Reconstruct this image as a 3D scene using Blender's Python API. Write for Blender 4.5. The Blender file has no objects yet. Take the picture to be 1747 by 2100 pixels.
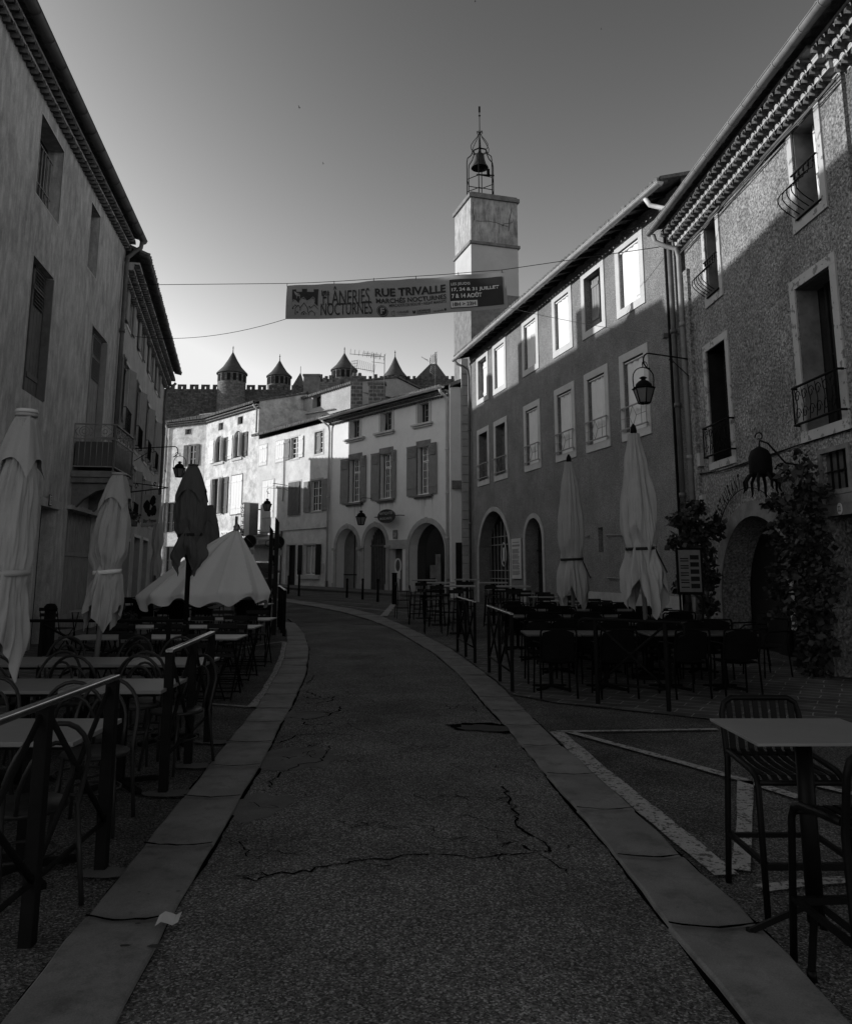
import bpy, math, random
from mathutils import Vector, Matrix
from mathutils.geometry import tessellate_polygon
R=random.Random(7)
C=bpy.context.scene.collection
sc=bpy.context.scene
PI=math.pi
# ------------------------------------------------------------ camera model
F=1640.0; CX=873.5; CY=885.0; H=1.6; PH=math.radians(9.79)
cP,sP=math.cos(PH),math.sin(PH)
def ray(u,v):
    X=(u-CX)/F; Y=(CY-v)/F
    return Vector((X, cP-Y*sP, sP+Y*cP))
def G(y):
    return 0.0175*min(max(y-10,0),55)
def at(u,v,D):
    r=ray(u,v); k=D/r.y
    return Vector((r.x*k, D, H+r.z*k))
def gp(u,v,h=0.0):
    r=ray(u,v); D=10
    for _ in range(40):
        k=r.z/r.y
        # H + k D = G(D)+h
        D2=(G(D)+h-H)/k
        D=D*.5+D2*.5
    return Vector((r.x/r.y*D, D, G(D)+h))
# ------------------------------------------------------------ materials
MATS={}
def _nt(name):
    m=bpy.data.materials.new(name); m.use_nodes=True
    nt=m.node_tree; b=nt.nodes['Principled BSDF']
    return m,nt,b
def g3(v): return (v,v,v,1)
def mat(name,c0,c1=None,rough=.85,scale=3,detail=6,bump=0,bscale=60,bdist=.01,streak=0,streakc=None,metal=0,spots=None,grain=0,gscale=300,spec=.3,dirt=0,vor=0):
    """grey material: large noise blend c0..c1, optional vertical streaks, fine grain, bump, worn spots"""
    m,nt,b=_nt(name); N=nt.nodes.new; Lk=nt.links.new
    if c1 is None: c1=c0*1.12
    geo=N('ShaderNodeTexCoord')
    co=geo.outputs['Object']
    n=N('ShaderNodeTexNoise'); n.inputs['Scale'].default_value=scale; n.inputs['Detail'].default_value=detail; n.inputs['Roughness'].default_value=.6
    Lk(co,n.inputs['Vector'])
    r=N('ShaderNodeValToRGB'); r.color_ramp.elements[0].position=.33; r.color_ramp.elements[1].position=.67
    r.color_ramp.elements[0].color=g3(c0); r.color_ramp.elements[1].color=g3(c1)
    Lk(n.outputs['Fac'],r.inputs['Fac']); col=r.outputs['Color']
    def mix(a,bc,fac,mode='MIX'):
        x=N('ShaderNodeMix'); x.data_type='RGBA'; x.blend_type=mode
        if isinstance(fac,float): x.inputs[0].default_value=fac
        else: Lk(fac,x.inputs[0])
        Lk(a,x.inputs[6])
        if isinstance(bc,tuple): x.inputs[7].default_value=bc
        else: Lk(bc,x.inputs[7])
        return x.outputs[2]
    if streak:
        mp=N('ShaderNodeMapping'); mp.inputs['Scale'].default_value=(3.0,3.0,.75); Lk(co,mp.inputs['Vector'])
        s=N('ShaderNodeTexNoise'); s.inputs['Scale'].default_value=2.2; s.inputs['Detail'].default_value=9; s.inputs['Roughness'].default_value=.72
        Lk(mp.outputs[0],s.inputs['Vector'])
        rr=N('ShaderNodeValToRGB'); rr.color_ramp.elements[0].position=.44; rr.color_ramp.elements[1].position=.72
        Lk(s.outputs['Fac'],rr.inputs['Fac'])
        ml=N('ShaderNodeMath'); ml.operation='MULTIPLY'; ml.inputs[1].default_value=streak; Lk(rr.outputs['Color'],ml.inputs[0])
        col=mix(col,g3(streakc if streakc is not None else c1*1.7),ml.outputs[0])
    if dirt:
        s=N('ShaderNodeTexNoise'); s.inputs['Scale'].default_value=scale*3.1; s.inputs['Detail'].default_value=10; s.inputs['Roughness'].default_value=.7
        Lk(co,s.inputs['Vector'])
        rr=N('ShaderNodeValToRGB'); rr.color_ramp.elements[0].position=.5; rr.color_ramp.elements[1].position=.75
        Lk(s.outputs['Fac'],rr.inputs['Fac'])
        ml=N('ShaderNodeMath'); ml.operation='MULTIPLY'; ml.inputs[1].default_value=dirt; Lk(rr.outputs['Color'],ml.inputs[0])
        col=mix(col,g3(c0*.35),ml.outputs[0])
    if spots:
        th,cs,ss=spots
        s=N('ShaderNodeTexNoise'); s.inputs['Scale'].default_value=ss; s.inputs['Detail'].default_value=5; s.inputs['Roughness'].default_value=.65
        Lk(co,s.inputs['Vector'])
        rr=N('ShaderNodeValToRGB'); rr.color_ramp.elements[0].position=th; rr.color_ramp.elements[1].position=th+.012
        Lk(s.outputs['Fac'],rr.inputs['Fac'])
        col=mix(col,g3(cs),rr.outputs['Color'])
    if grain:
        s=N('ShaderNodeTexNoise'); s.inputs['Scale'].default_value=gscale; s.inputs['Detail'].default_value=2
        Lk(co,s.inputs['Vector'])
        rr=N('ShaderNodeValToRGB'); rr.color_ramp.elements[0].position=.3; rr.color_ramp.elements[1].position=.72
        rr.color_ramp.elements[0].color=g3(max(0,1-grain)); rr.color_ramp.elements[1].color=g3(1+grain)
        Lk(s.outputs['Fac'],rr.inputs['Fac'])
        col=mix(col,rr.outputs['Color'],1.0,'MULTIPLY')
    Lk(col,b.inputs['Base Color'])
    b.inputs['Roughness'].default_value=rough; b.inputs['Metallic'].default_value=metal
    b.inputs['Specular IOR Level'].default_value=spec
    if bump:
        if vor:
            s=N('ShaderNodeTexVoronoi'); s.inputs['Scale'].default_value=bscale; o=s.outputs['Distance']
            n2=N('ShaderNodeTexNoise'); n2.inputs['Scale'].default_value=bscale*.6; n2.inputs['Detail'].default_value=3; n2.inputs['Distortion'].default_value=2.5
            Lk(co,n2.inputs['Vector']); o=n2.outputs['Fac']
        else:
            s=N('ShaderNodeTexNoise'); s.inputs['Scale'].default_value=bscale; s.inputs['Detail'].default_value=5; Lk(co,s.inputs['Vector']); o=s.outputs['Fac']
        bp=N('ShaderNodeBump'); bp.inputs['Strength'].default_value=bump; bp.inputs['Distance'].default_value=bdist
        Lk(o,bp.inputs['Height']); Lk(bp.outputs[0],b.inputs['Normal'])
    MATS[name]=m
    return m
def asphalt(name,c,amp=.5,patch=.25,bumpd=.006):
    m,nt,b=_nt(name); N=nt.nodes.new; Lk=nt.links.new
    co=N('ShaderNodeTexCoord').outputs['Object']
    v=N('ShaderNodeTexVoronoi'); v.inputs['Scale'].default_value=125; v.inputs['Randomness'].default_value=1; Lk(co,v.inputs['Vector'])
    sep=N('ShaderNodeSeparateColor'); Lk(v.outputs['Color'],sep.inputs[0])
    r=N('ShaderNodeValToRGB'); r.color_ramp.elements[0].position=.1; r.color_ramp.elements[1].position=1
    r.color_ramp.elements[0].color=g3(c*(1-amp)); r.color_ramp.elements[1].color=g3(c*(1+2.4*amp))
    e=r.color_ramp.elements.new(.78); e.color=g3(c*(1+.3*amp))
    Lk(sep.outputs[0],r.inputs['Fac'])
    n=N('ShaderNodeTexNoise'); n.inputs['Scale'].default_value=.9; n.inputs['Detail'].default_value=8; n.inputs['Roughness'].default_value=.65; Lk(co,n.inputs['Vector'])
    rr=N('ShaderNodeValToRGB'); rr.color_ramp.elements[0].position=.3; rr.color_ramp.elements[1].position=.7
    rr.color_ramp.elements[0].color=g3(1-patch); rr.color_ramp.elements[1].color=g3(1+patch); Lk(n.outputs['Fac'],rr.inputs['Fac'])
    x=N('ShaderNodeMix'); x.data_type='RGBA'; x.blend_type='MULTIPLY'; x.inputs[0].default_value=1
    Lk(r.outputs[0],x.inputs[6]); Lk(rr.outputs[0],x.inputs[7]); Lk(x.outputs[2],b.inputs['Base Color'])
    b.inputs['Roughness'].default_value=.9; b.inputs['Specular IOR Level'].default_value=.15
    bp=N('ShaderNodeBump'); bp.inputs['Strength'].default_value=.7; bp.inputs['Distance'].default_value=bumpd
    Lk(v.outputs['Distance'],bp.inputs['Height']); Lk(bp.outputs[0],b.inputs['Normal'])
    return m
def bricky(name,c1,c2,mortar,sx,sy,ms=.02,mode='xy',rough=.85,off=.5,dirt=1,ang=0,smooth=.1):
    m,nt,b=_nt(name); N=nt.nodes.new; Lk=nt.links.new
    co=N('ShaderNodeTexCoord').outputs['Object']
    if mode=='xz':
        s=N('ShaderNodeSeparateXYZ'); Lk(co,s.inputs[0]); cb=N('ShaderNodeCombineXYZ'); Lk(s.outputs[0],cb.inputs[0]); Lk(s.outputs[2],cb.inputs[1]); co2=cb.outputs[0]
    elif mode=='yz':
        s=N('ShaderNodeSeparateXYZ'); Lk(co,s.inputs[0]); cb=N('ShaderNodeCombineXYZ'); Lk(s.outputs[1],cb.inputs[0]); Lk(s.outputs[2],cb.inputs[1]); co2=cb.outputs[0]
    else:
        mp=N('ShaderNodeMapping'); mp.inputs['Rotation'].default_value=(0,0,ang); Lk(co,mp.inputs['Vector']); co2=mp.outputs[0]
    wv=N('ShaderNodeTexNoise'); wv.inputs['Scale'].default_value=2.5; Lk(co2,wv.inputs['Vector'])
    ad=N('ShaderNodeMix'); ad.data_type='RGBA'; ad.blend_type='LINEAR_LIGHT'; ad.inputs[0].default_value=.04; Lk(co2,ad.inputs[6]); Lk(wv.outputs['Color'],ad.inputs[7])
    t=N('ShaderNodeTexBrick'); Lk(ad.outputs[2],t.inputs['Vector']); t.inputs['Scale'].default_value=1; t.inputs['Brick Width'].default_value=sx; t.inputs['Row Height'].default_value=sy
    t.inputs['Mortar Size'].default_value=ms; t.inputs['Mortar Smooth'].default_value=smooth; t.inputs['Color1'].default_value=g3(c1); t.inputs['Color2'].default_value=g3(c2); t.inputs['Mortar'].default_value=g3(mortar); t.offset=off
    n=N('ShaderNodeTexNoise'); n.inputs['Scale'].default_value=4/sx*.4; n.inputs['Detail'].default_value=8; Lk(co,n.inputs['Vector'])
    rr=N('ShaderNodeValToRGB'); rr.color_ramp.elements[0].position=.3; rr.color_ramp.elements[1].position=.7
    rr.color_ramp.elements[0].color=g3(1-.45*dirt); rr.color_ramp.elements[1].color=g3(1+.35*dirt); Lk(n.outputs['Fac'],rr.inputs['Fac'])
    x=N('ShaderNodeMix'); x.data_type='RGBA'; x.blend_type='MULTIPLY'; x.inputs[0].default_value=1
    Lk(t.outputs['Color'],x.inputs[6]); Lk(rr.outputs[0],x.inputs[7]); Lk(x.outputs[2],b.inputs['Base Color'])
    b.inputs['Roughness'].default_value=rough; b.inputs['Specular IOR Level'].default_value=.2
    bp=N('ShaderNodeBump'); bp.inputs['Strength'].default_value=.6; bp.inputs['Distance'].default_value=.01; Lk(n.outputs['Fac'],bp.inputs['Height']); Lk(bp.outputs[0],b.inputs['Normal'])
    return m
M={}
M['asphalt_road']=asphalt('worn_road_asphalt',.125,.7,.38)
M['asphalt']=asphalt('terrace_asphalt',.085,.75,.55)
M['kerb']=mat('kerb_stone',.12,.21,rough=.7,scale=2.1,dirt=.75,bump=.25,bscale=90,bdist=.003,grain=.18,gscale=160)
M['paving']=bricky('paving_setts',.065,.10,.26,.46,.23,.008,dirt=.8,ang=.5)
M['paint']=mat('worn_road_paint',.28,.38,rough=.8,scale=5,spots=(.545,.07,30),grain=.3,gscale=200)
M['crack']=mat('crack_dark',.004,.007,rough=1,spec=0)
M['patch']=mat('road_patch',.09,.13,rough=.9,scale=4,grain=.35,gscale=220,bump=.3,bscale=120,bdist=.003)
M['stucco_L1']=mat('streaked_plaster',.30,.44,rough=.9,scale=.8,streak=.7,streakc=.80,bump=.35,bscale=30,bdist=.01,grain=.14,gscale=60,dirt=.45)
M['stucco_L2']=mat('pale_plaster',.32,.45,rough=.9,scale=1.1,dirt=.45,streak=.3,streakc=.42,bump=.3,bscale=30,bdist=.006)
M['stucco_R1']=mat('rough_cast_render',.21,.34,rough=.95,scale=1.0,bump=1.0,bscale=13,bdist=.09,grain=.6,gscale=22,vor=1,dirt=.35)
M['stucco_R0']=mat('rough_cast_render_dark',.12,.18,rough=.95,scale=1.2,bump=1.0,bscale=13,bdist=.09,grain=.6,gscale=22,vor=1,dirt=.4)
M['stucco_R2']=mat('grained_render',.17,.25,rough=.95,scale=.9,bump=.9,bscale=34,bdist=.022,grain=.5,gscale=42,dirt=.3,streak=.3,streakc=.12)
M['stucco_B3']=mat('smooth_cream_render',.74,.82,rough=.9,scale=.9,dirt=.1,streak=.15,streakc=.62,bump=.15,bscale=40,bdist=.004)
M['stucco_B2']=mat('old_lime_render',.58,.78,rough=.92,scale=1.6,dirt=.3,bump=.35,bscale=14,bdist=.01,grain=.1,gscale=40)
M['stucco_B1']=mat('mottled_lime_render',.46,.84,rough=.92,scale=1.9,dirt=.6,bump=.3,bscale=12,bdist=.01,grain=.1,gscale=30)
M['wall_plain']=mat('bare_side_wall_render',.36,.48,rough=.95,scale=1.1,dirt=.25,bump=.4,bscale=9,bdist=.01,grain=.15,gscale=20)
M['tower_old']=mat('stained_tower_render',.30,.52,rough=.92,scale=1.1,streak=.95,streakc=.09,dirt=.35,bump=.3,bscale=12,bdist=.01)
M['tower_new']=mat('tower_render',.46,.54,rough=.92,scale=.9,dirt=.1,bump=.2,bscale=20,bdist=.006)
M['stone']=mat('dressed_stone',.34,.46,rough=.85,scale=2.5,dirt=.3,bump=.3,bscale=25,bdist=.006,grain=.12,gscale=60)
M['stone_pale']=mat('pale_window_stone',.48,.56,rough=.85,scale=2.2,dirt=.12,bump=.2,bscale=30,bdist=.004,grain=.1,gscale=60)
M['stone_dark']=mat('weathered_stone',.14,.24,rough=.9,scale=3,dirt=.5,bump=.5,bscale=14,bdist=.015)
M['peeled']=mat('peeling_paint_surround',.40,.48,rough=.85,scale=2,spots=(.57,.20,5.5),bump=.3,bscale=20,bdist=.004)
M['mortar']=mat('eave_mortar',.38,.52,rough=.9,scale=4,dirt=.6,bump=.3,bscale=25,bdist=.008)
M['tile']=mat('clay_roof_tile',.09,.19,rough=.9,scale=5,dirt=.45,bump=.4,bscale=20,bdist=.01,grain=.2,gscale=40)
M['zinc']=mat('zinc_gutter',.52,.66,rough=.55,scale=3,dirt=.2)
M['zinc_mid']=mat('grey_gutter',.22,.32,rough=.55,scale=3,dirt=.3)
M['zinc_dark']=mat('old_gutter',.09,.14,rough=.6,scale=3,metal=.3,dirt=.3)
M['iron']=mat('black_iron',.004,.008,rough=.75,scale=8,spec=.12)
M['iron_grey']=mat('grey_painted_iron',.2,.28,rough=.6,scale=8,spec=.4)
M['railtop']=mat('worn_handrail',.30,.45,rough=.22,scale=14,metal=1)
M['wood_dark']=mat('dark_timber',.010,.018,rough=.7,scale=4,streak=.3,streakc=.03,spec=.15)
M['wood_grey']=mat('weathered_shutter_wood',.10,.15,rough=.8,scale=5,streak=.4,streakc=.2)
M['wood_mid']=mat('painted_shutter',.20,.25,rough=.7,scale=4,streak=.2,streakc=.25)
M['wood_pale']=mat('pale_painted_shutter',.74,.82,rough=.7,scale=3,streak=.2,streakc=.62)
M['wood_door']=mat('old_pale_door',.25,.33,rough=.8,scale=4,streak=.5,streakc=.18)
M['white']=mat('white_frame_paint',.74,.8,rough=.6,scale=4)
M['curtain']=mat('net_curtain',.5,.62,rough=.9,scale=2,streak=.4,streakc=.4)
M['glass']=mat('dark_window_glass',.012,.02,rough=.12,scale=1,spec=.5)
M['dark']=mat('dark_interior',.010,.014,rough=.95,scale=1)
M['canvas']=mat('pale_canvas',.34,.42,rough=.9,scale=1.5,bump=.35,bscale=7,bdist=.03,dirt=.1,grain=.06,gscale=200)
M['canvas_l']=mat('light_canvas',.80,.86,rough=.9,scale=1.5,bump=.15,bscale=6,bdist=.02,grain=.06,gscale=200)
M['canvas_d']=mat('charcoal_canvas',.09,.12,rough=.9,scale=1.5,bump=.15,bscale=8,bdist=.02,grain=.08,gscale=200)
M['strap']=mat('black_strap',.015,.02,rough=.8)
M['pole']=mat('aluminium_pole',.28,.34,rough=.4,metal=.5,scale=5)
M['table_near']=mat('grey_table_top',.16,.20,rough=.42,scale=2,dirt=.1,spec=.5)
M['table_slat']=mat('weathered_table_top',.2,.28,rough=.4,scale=3,dirt=.25,spec=.5)
M['table_dark']=mat('dark_table_top',.05,.08,rough=.3,scale=3,dirt=.1,spec=.5)
M['chair']=mat('charcoal_chair_metal',.012,.022,rough=.45,scale=4,spec=.3)
M['chair_f']=mat('satin_black_metal',.002,.005,rough=.5,scale=5,spec=.14)
M['chair_b']=mat('black_chair_metal',.003,.006,rough=.75,scale=4,spec=.1)
M['leaf']=mat('vine_leaf',.012,.04,rough=.6,scale=3,spec=.3)
M['bark']=mat('vine_bark',.05,.08,rough=.9,scale=8)
M['castle']=bricky('castle_masonry',.07,.13,.04,1.1,.55,.03,mode='xz',dirt=1.2)
M['castle_t']=bricky('castle_tower_masonry',.13,.22,.08,1.0,.6,.03,mode='xz',dirt=.9)
M['slate']=mat('slate_roof',.05,.085,rough=.7,scale=.6,grain=.2,gscale=3)
M['brick_ch']=bricky('chimney_blocks',.10,.17,.26,.42,.22,.03,mode='xz',dirt=.7)
M['banner']=mat('banner_vinyl',.27,.30,rough=.6,scale=1,spec=.3)
M['ink']=mat('banner_ink',.018,.022,rough=.6)
M['ink_l']=mat('banner_light_print',.62,.68,rough=.6)
M['sign_w']=mat('white_sign_face',.6,.66,rough=.6,scale=2)
M['paper']=mat('paper_sheet',.4,.5,rough=.8,scale=5)
M['lampglass']=mat('lantern_glass',.16,.2,rough=.15,spec=.5)
M['bell']=mat('bronze_bell',.035,.05,rough=.5,metal=.5)
M['car']=mat('dark_car_paint',.03,.035,rough=.25,spec=.5)
M['hill']=mat('hill_grass',.04,.07,rough=1,scale=.05)
M['menu']=mat('faded_menu_sheet',.14,.2,rough=.7,scale=6)
M['stain']=mat('oil_stain',.025,.04,rough=.8,scale=20)
M['rubber']=mat('black_rubber',.01,.013,rough=.8)
# ------------------------------------------------------------ mesh builder
class MB:
    def __init__(s,f=None): s.v=[];s.f=[];s.fr=f;s.sm=[]
    def p(s,q):
        q=Vector(q)
        s.v.append(s.fr(q) if s.fr else q); return len(s.v)-1
    def face(s,idx,sm=False): s.f.append(tuple(idx)); s.sm.append(sm)
    def poly(s,pts): s.face([s.p(q) for q in pts]); return s
    def box(s,a,b):
        x0,y0,z0=a;x1,y1,z1=b
        i=[s.p(q) for q in((x0,y0,z0),(x1,y0,z0),(x1,y1,z0),(x0,y1,z0),(x0,y0,z1),(x1,y0,z1),(x1,y1,z1),(x0,y1,z1))]
        for f in((0,3,2,1),(4,5,6,7),(0,1,5,4),(1,2,6,5),(2,3,7,6),(3,0,4,7)): s.face([i[k] for k in f])
        return s
    def cbox(s,c,d): return s.box([c[k]-d[k]/2 for k in range(3)],[c[k]+d[k]/2 for k in range(3)])
    def beam(s,a,b,w,h,up=(0,0,1)):
        a=Vector(a);b=Vector(b);t=(b-a).normalized();u=Vector(up)
        if abs(t.dot(u))>.98: u=Vector((0,1,0))
        x=t.cross(u).normalized();y=x.cross(t).normalized()
        i=[]
        for q in(a,b):
            for sx,sy in((-1,-1),(1,-1),(1,1),(-1,1)): i.append(s.p(q+x*(sx*w/2)+y*(sy*h/2)))
        for f in((3,2,1,0),(4,5,6,7),(0,1,5,4),(1,2,6,5),(2,3,7,6),(3,0,4,7)): s.face([i[k] for k in f])
        return s
    def tube(s,pts,r,n=8,cap=True,closed=False):
        pts=[Vector(p) for p in pts]; m=len(pts); rings=[]
        rr=r if isinstance(r,(list,tuple)) else [r]*m
        px=None
        for k in range(m):
            if closed: t=pts[(k+1)%m]-pts[k-1]
            else: t=(pts[min(k+1,m-1)]-pts[max(k-1,0)])
            if t.length<1e-9: t=Vector((0,0,1))
            t.normalize()
            if px is None:
                a=Vector((0,0,1)) if abs(t.z)<.9 else Vector((1,0,0))
                px=t.cross(a).normalized()
            else:
                px=(px-t*px.dot(t))
                px=px.normalized() if px.length>1e-6 else t.orthogonal().normalized()
            py=t.cross(px)
            rings.append([s.p(pts[k]+px*(rr[k]*math.cos(2*PI*j/n))+py*(rr[k]*math.sin(2*PI*j/n))) for j in range(n)])
        for k in range(m if closed else m-1):
            A=rings[k];B=rings[(k+1)%m]
            for j in range(n): s.face((A[j],A[(j+1)%n],B[(j+1)%n],B[j]),True)
        if cap and not closed:
            s.face(rings[0][::-1]); s.face(rings[-1])
        return s
    def lathe(s,prof,n=16,c=(0,0,0),ph=0,cap=True):
        rings=[]
        for r,z in prof:
            rings.append([s.p((c[0]+r*math.cos(2*PI*j/n+ph),c[1]+r*math.sin(2*PI*j/n+ph),c[2]+z)) for j in range(n)])
        for A,B in zip(rings,rings[1:]):
            for j in range(n): s.face((A[j],A[(j+1)%n],B[(j+1)%n],B[j]),n>8)
        if cap: s.face(rings[0][::-1]); s.face(rings[-1])
        return s
    def prism(s,pl,d0,d1,ax=1):
        """polygon pl in (a,b), extruded on local axis ax between d0,d1"""
        def mk(a,b,d): return (a,d,b) if ax==1 else ((a,b,d) if ax==2 else (d,a,b))
        A=[s.p(mk(a,b,d0)) for a,b in pl];B=[s.p(mk(a,b,d1)) for a,b in pl];n=len(pl)
        for j in range(n): s.face((A[j],A[(j+1)%n],B[(j+1)%n],B[j]))
        tr=tessellate_polygon([[Vector((a,b,0)) for a,b in pl]])
        for t in tr: s.face([A[k] for k in t]); s.face([B[k] for k in t][::-1])
        return s
    def grid(s,fn,nu,nv,sm=True,cu=False):
        I=[[s.p(fn(i,j)) for i in range(nu)] for j in range(nv)]
        for j in range(nv-1):
            for i in range(nu if cu else nu-1):
                s.face((I[j][i],I[j][(i+1)%nu],I[j+1][(i+1)%nu],I[j+1][i]),sm)
        return s
    def build(s,name,m,parent=None,loc=None,bevel=0):
        me=bpy.data.meshes.new(name); me.from_pydata([tuple(q) for q in s.v],[],s.f)
        me.polygons.foreach_set('use_smooth',s.sm); me.update()
        me.materials.append(M[m] if isinstance(m,str) else m)
        o=bpy.data.objects.new(name,me); C.objects.link(o)
        if parent is not None: o.parent=parent
        if loc is not None: o.location=loc
        if bevel:
            b=o.modifiers.new('bevel','BEVEL'); b.width=bevel; b.segments=2; b.limit_method='ANGLE'
        return o
def tag(o,label,cat,group=None):
    o['label']=label; o['category']=cat
    if group: o['group']=group
    return o
def empty(name,loc,rz=0,label=None,cat=None,group=None):
    o=bpy.data.objects.new(name,None); C.objects.link(o); o.location=loc; o.rotation_euler=(0,0,rz); o.empty_display_size=.2
    if label: tag(o,label,cat,group)
    return o
def struct(o,kind='structure'): o['kind']=kind; return o
KIDS={}
def dup(root,loc,rz,label,group=None):
    r=root.copy(); C.objects.link(r); r.location=loc; r.rotation_euler=(0,0,rz); r['label']=label
    if group: r['group']=group
    if root.name not in KIDS: KIDS[root.name]=[(c,list(c.children)) for c in root.children]
    for c,gs in KIDS[root.name]:
        d=c.copy(); C.objects.link(d); d.parent=r
        for g in gs:
            e=g.copy(); C.objects.link(e); e.parent=d
    return r
class Proto:
    """first placement moves the original, later ones copy it"""
    def __init__(s,make): s.o=make(); s.used=False
    def put(s,loc,rz,label,group=None):
        if not s.used:
            s.used=True; s.o.location=loc; s.o.rotation_euler=(0,0,rz); s.o['label']=label
            if group: s.o['group']=group
            return s.o
        return dup(s.o,loc,rz,label,group)
def arcpts(c,r,a0,a1,n,pl='xz'):
    o=[]
    for k in range(n+1):
        a=math.radians(a0+(a1-a0)*k/n); x,z=r*math.cos(a),r*math.sin(a)
        o.append((c[0]+x,c[1],c[2]+z) if pl=='xz' else ((c[0],c[1]+x,c[2]+z) if pl=='yz' else (c[0]+x,c[1]+z,c[2])))
    return o
def txt(s,mp,name,m,parent,box=None,bold=0.0,space=1.0):
    """flat lettering mesh; mp maps (x,y) in the given box to the parent's frame"""
    cu=bpy.data.curves.new('t','FONT'); cu.body=s; cu.size=1; cu.offset=bold; cu.space_character=space; cu.resolution_u=3
    ob=bpy.data.objects.new('t',cu); C.objects.link(ob)
    dg=bpy.context.evaluated_depsgraph_get(); dg.update()
    me=bpy.data.meshes.new_from_object(ob.evaluated_get(dg)); me.name=name
    bpy.data.objects.remove(ob); bpy.data.curves.remove(cu)
    xs=[v.co.x for v in me.vertices]; ys=[v.co.y for v in me.vertices]
    x0,x1,y0,y1=min(xs),max(xs),min(ys),max(ys)
    for v in me.vertices:
        a=(v.co.x-x0)/(x1-x0); b=(v.co.y-y0)/(y1-y0)
        v.co=mp(box[0]+(box[2]-box[0])*a, box[1]+(box[3]-box[1])*b)
    me.materials.clear(); me.materials.append(M[m]); me.update()
    o=bpy.data.objects.new(name,me); C.objects.link(o); o.parent=parent
    return o
# ------------------------------------------------------------ facades
class Fac:
    def __init__(s,name,label,A,B,z0,z1,cat='building',thing=True,loc=None):
        s.A=Vector((A[0],A[1],0)); s.B=Vector((B[0],B[1],0)); s.t=(s.B-s.A).normalized(); s.L=(s.B-s.A).length
        n=Vector((-s.t.y,s.t.x,0))
        if n.dot(Vector((0,0,0))-s.A)<0: n=-n
        s.n=n; s.z0=z0;s.z1=z1;s.holes=[];s.name=name
        s.o=Vector((A[0],A[1],G(A[1])))
        if thing: s.e=empty(name,s.o,0,label,cat)
        s.dep=.22
    def share(s,other): s.e=other.e; s.o=other.o; return s
    def w(s,q):  # local (s,d,z) -> world
        return s.A+s.t*q[0]+s.n*q[1]+Vector((0,0,q[2]))
    def f(s,q): return s.w(q)-s.o
    def px(s,u,v,d=0):
        r=ray(u,v); c=Vector((0,0,H)); P=s.A+s.n*d
        k=s.n.dot(P-c)/s.n.dot(r); q=c+r*k
        return ((q-s.A).dot(s.t), q.z)
    def rect(s,u0,v0,u1,v1,d=0):
        a=s.px(u0,v0,d);b=s.px(u1,v1,d)
        return [min(a[0],b[0]),min(a[1],b[1]),max(a[0],b[0]),max(a[1],b[1])]
    def mb(s): return MB(s.f)
    def hole(s,r,dep=None,arch=False):
        s.holes.append((r,dep or s.dep,arch)); return r
    @staticmethod
    def archpoly(r,n=14,k=1.0):
        s0,z0,s1,z1=r; w=(s1-s0)/2; hh=min(w*k,(z1-z0)*.6); zc=z1-hh; p=[(s0,z0),(s1,z0)]
        for j in range(n+1):
            a=PI*j/n; p.append(((s0+s1)/2+w*math.cos(a),zc+hh*math.sin(a)))
        return p
    def wall(s,m,depth=7,back=True,zb=None,slopetop=None,sideang=None):
        mb=s.mb(); L=s.L
        ztop=lambda x: s.z1 if not slopetop else slopetop[0]+(slopetop[1]-slopetop[0])*x/L
        outer=[(0,s.z0),(L,s.z0),(L,ztop(L)),(0,ztop(0))]
        loops=[outer]
        for r,dp,ar in s.holes:
            loops.append(s.archpoly(r) if ar else [(r[0],r[1]),(r[2],r[1]),(r[2],r[3]),(r[0],r[3])])
        flat=[q for l in loops for q in l]
        tr=tessellate_polygon([[Vector((a,b,0)) for a,b in l] for l in loops])
        idx=[mb.p((a,0,b)) for a,b in flat]
        for t in tr: mb.face([idx[k] for k in t])
        for (r,dp,ar),l in zip(s.holes,loops[1:]):
            n=len(l)
            for k in range(n):
                a=l[k];b=l[(k+1)%n]
                mb.poly([(a[0],0,a[1]),(b[0],0,b[1]),(b[0],-dp,b[1]),(a[0],-dp,a[1])])
        if back:
            D=-depth
            sl,sr=(sideang or (0,0))
            mb.poly([(0,0,s.z0),(sl,D,s.z0),(sl,D,ztop(0)),(0,0,ztop(0))])
            mb.poly([(L,0,s.z0),(L+sr,D,s.z0),(L+sr,D,ztop(L)),(L,0,ztop(L))])
            mb.poly([(sl,D,s.z0),(L+sr,D,s.z0),(L+sr,D,ztop(L)),(sl,D,ztop(0))])
        s.we=mb.build('wall',m,s.e); return s.we
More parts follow.
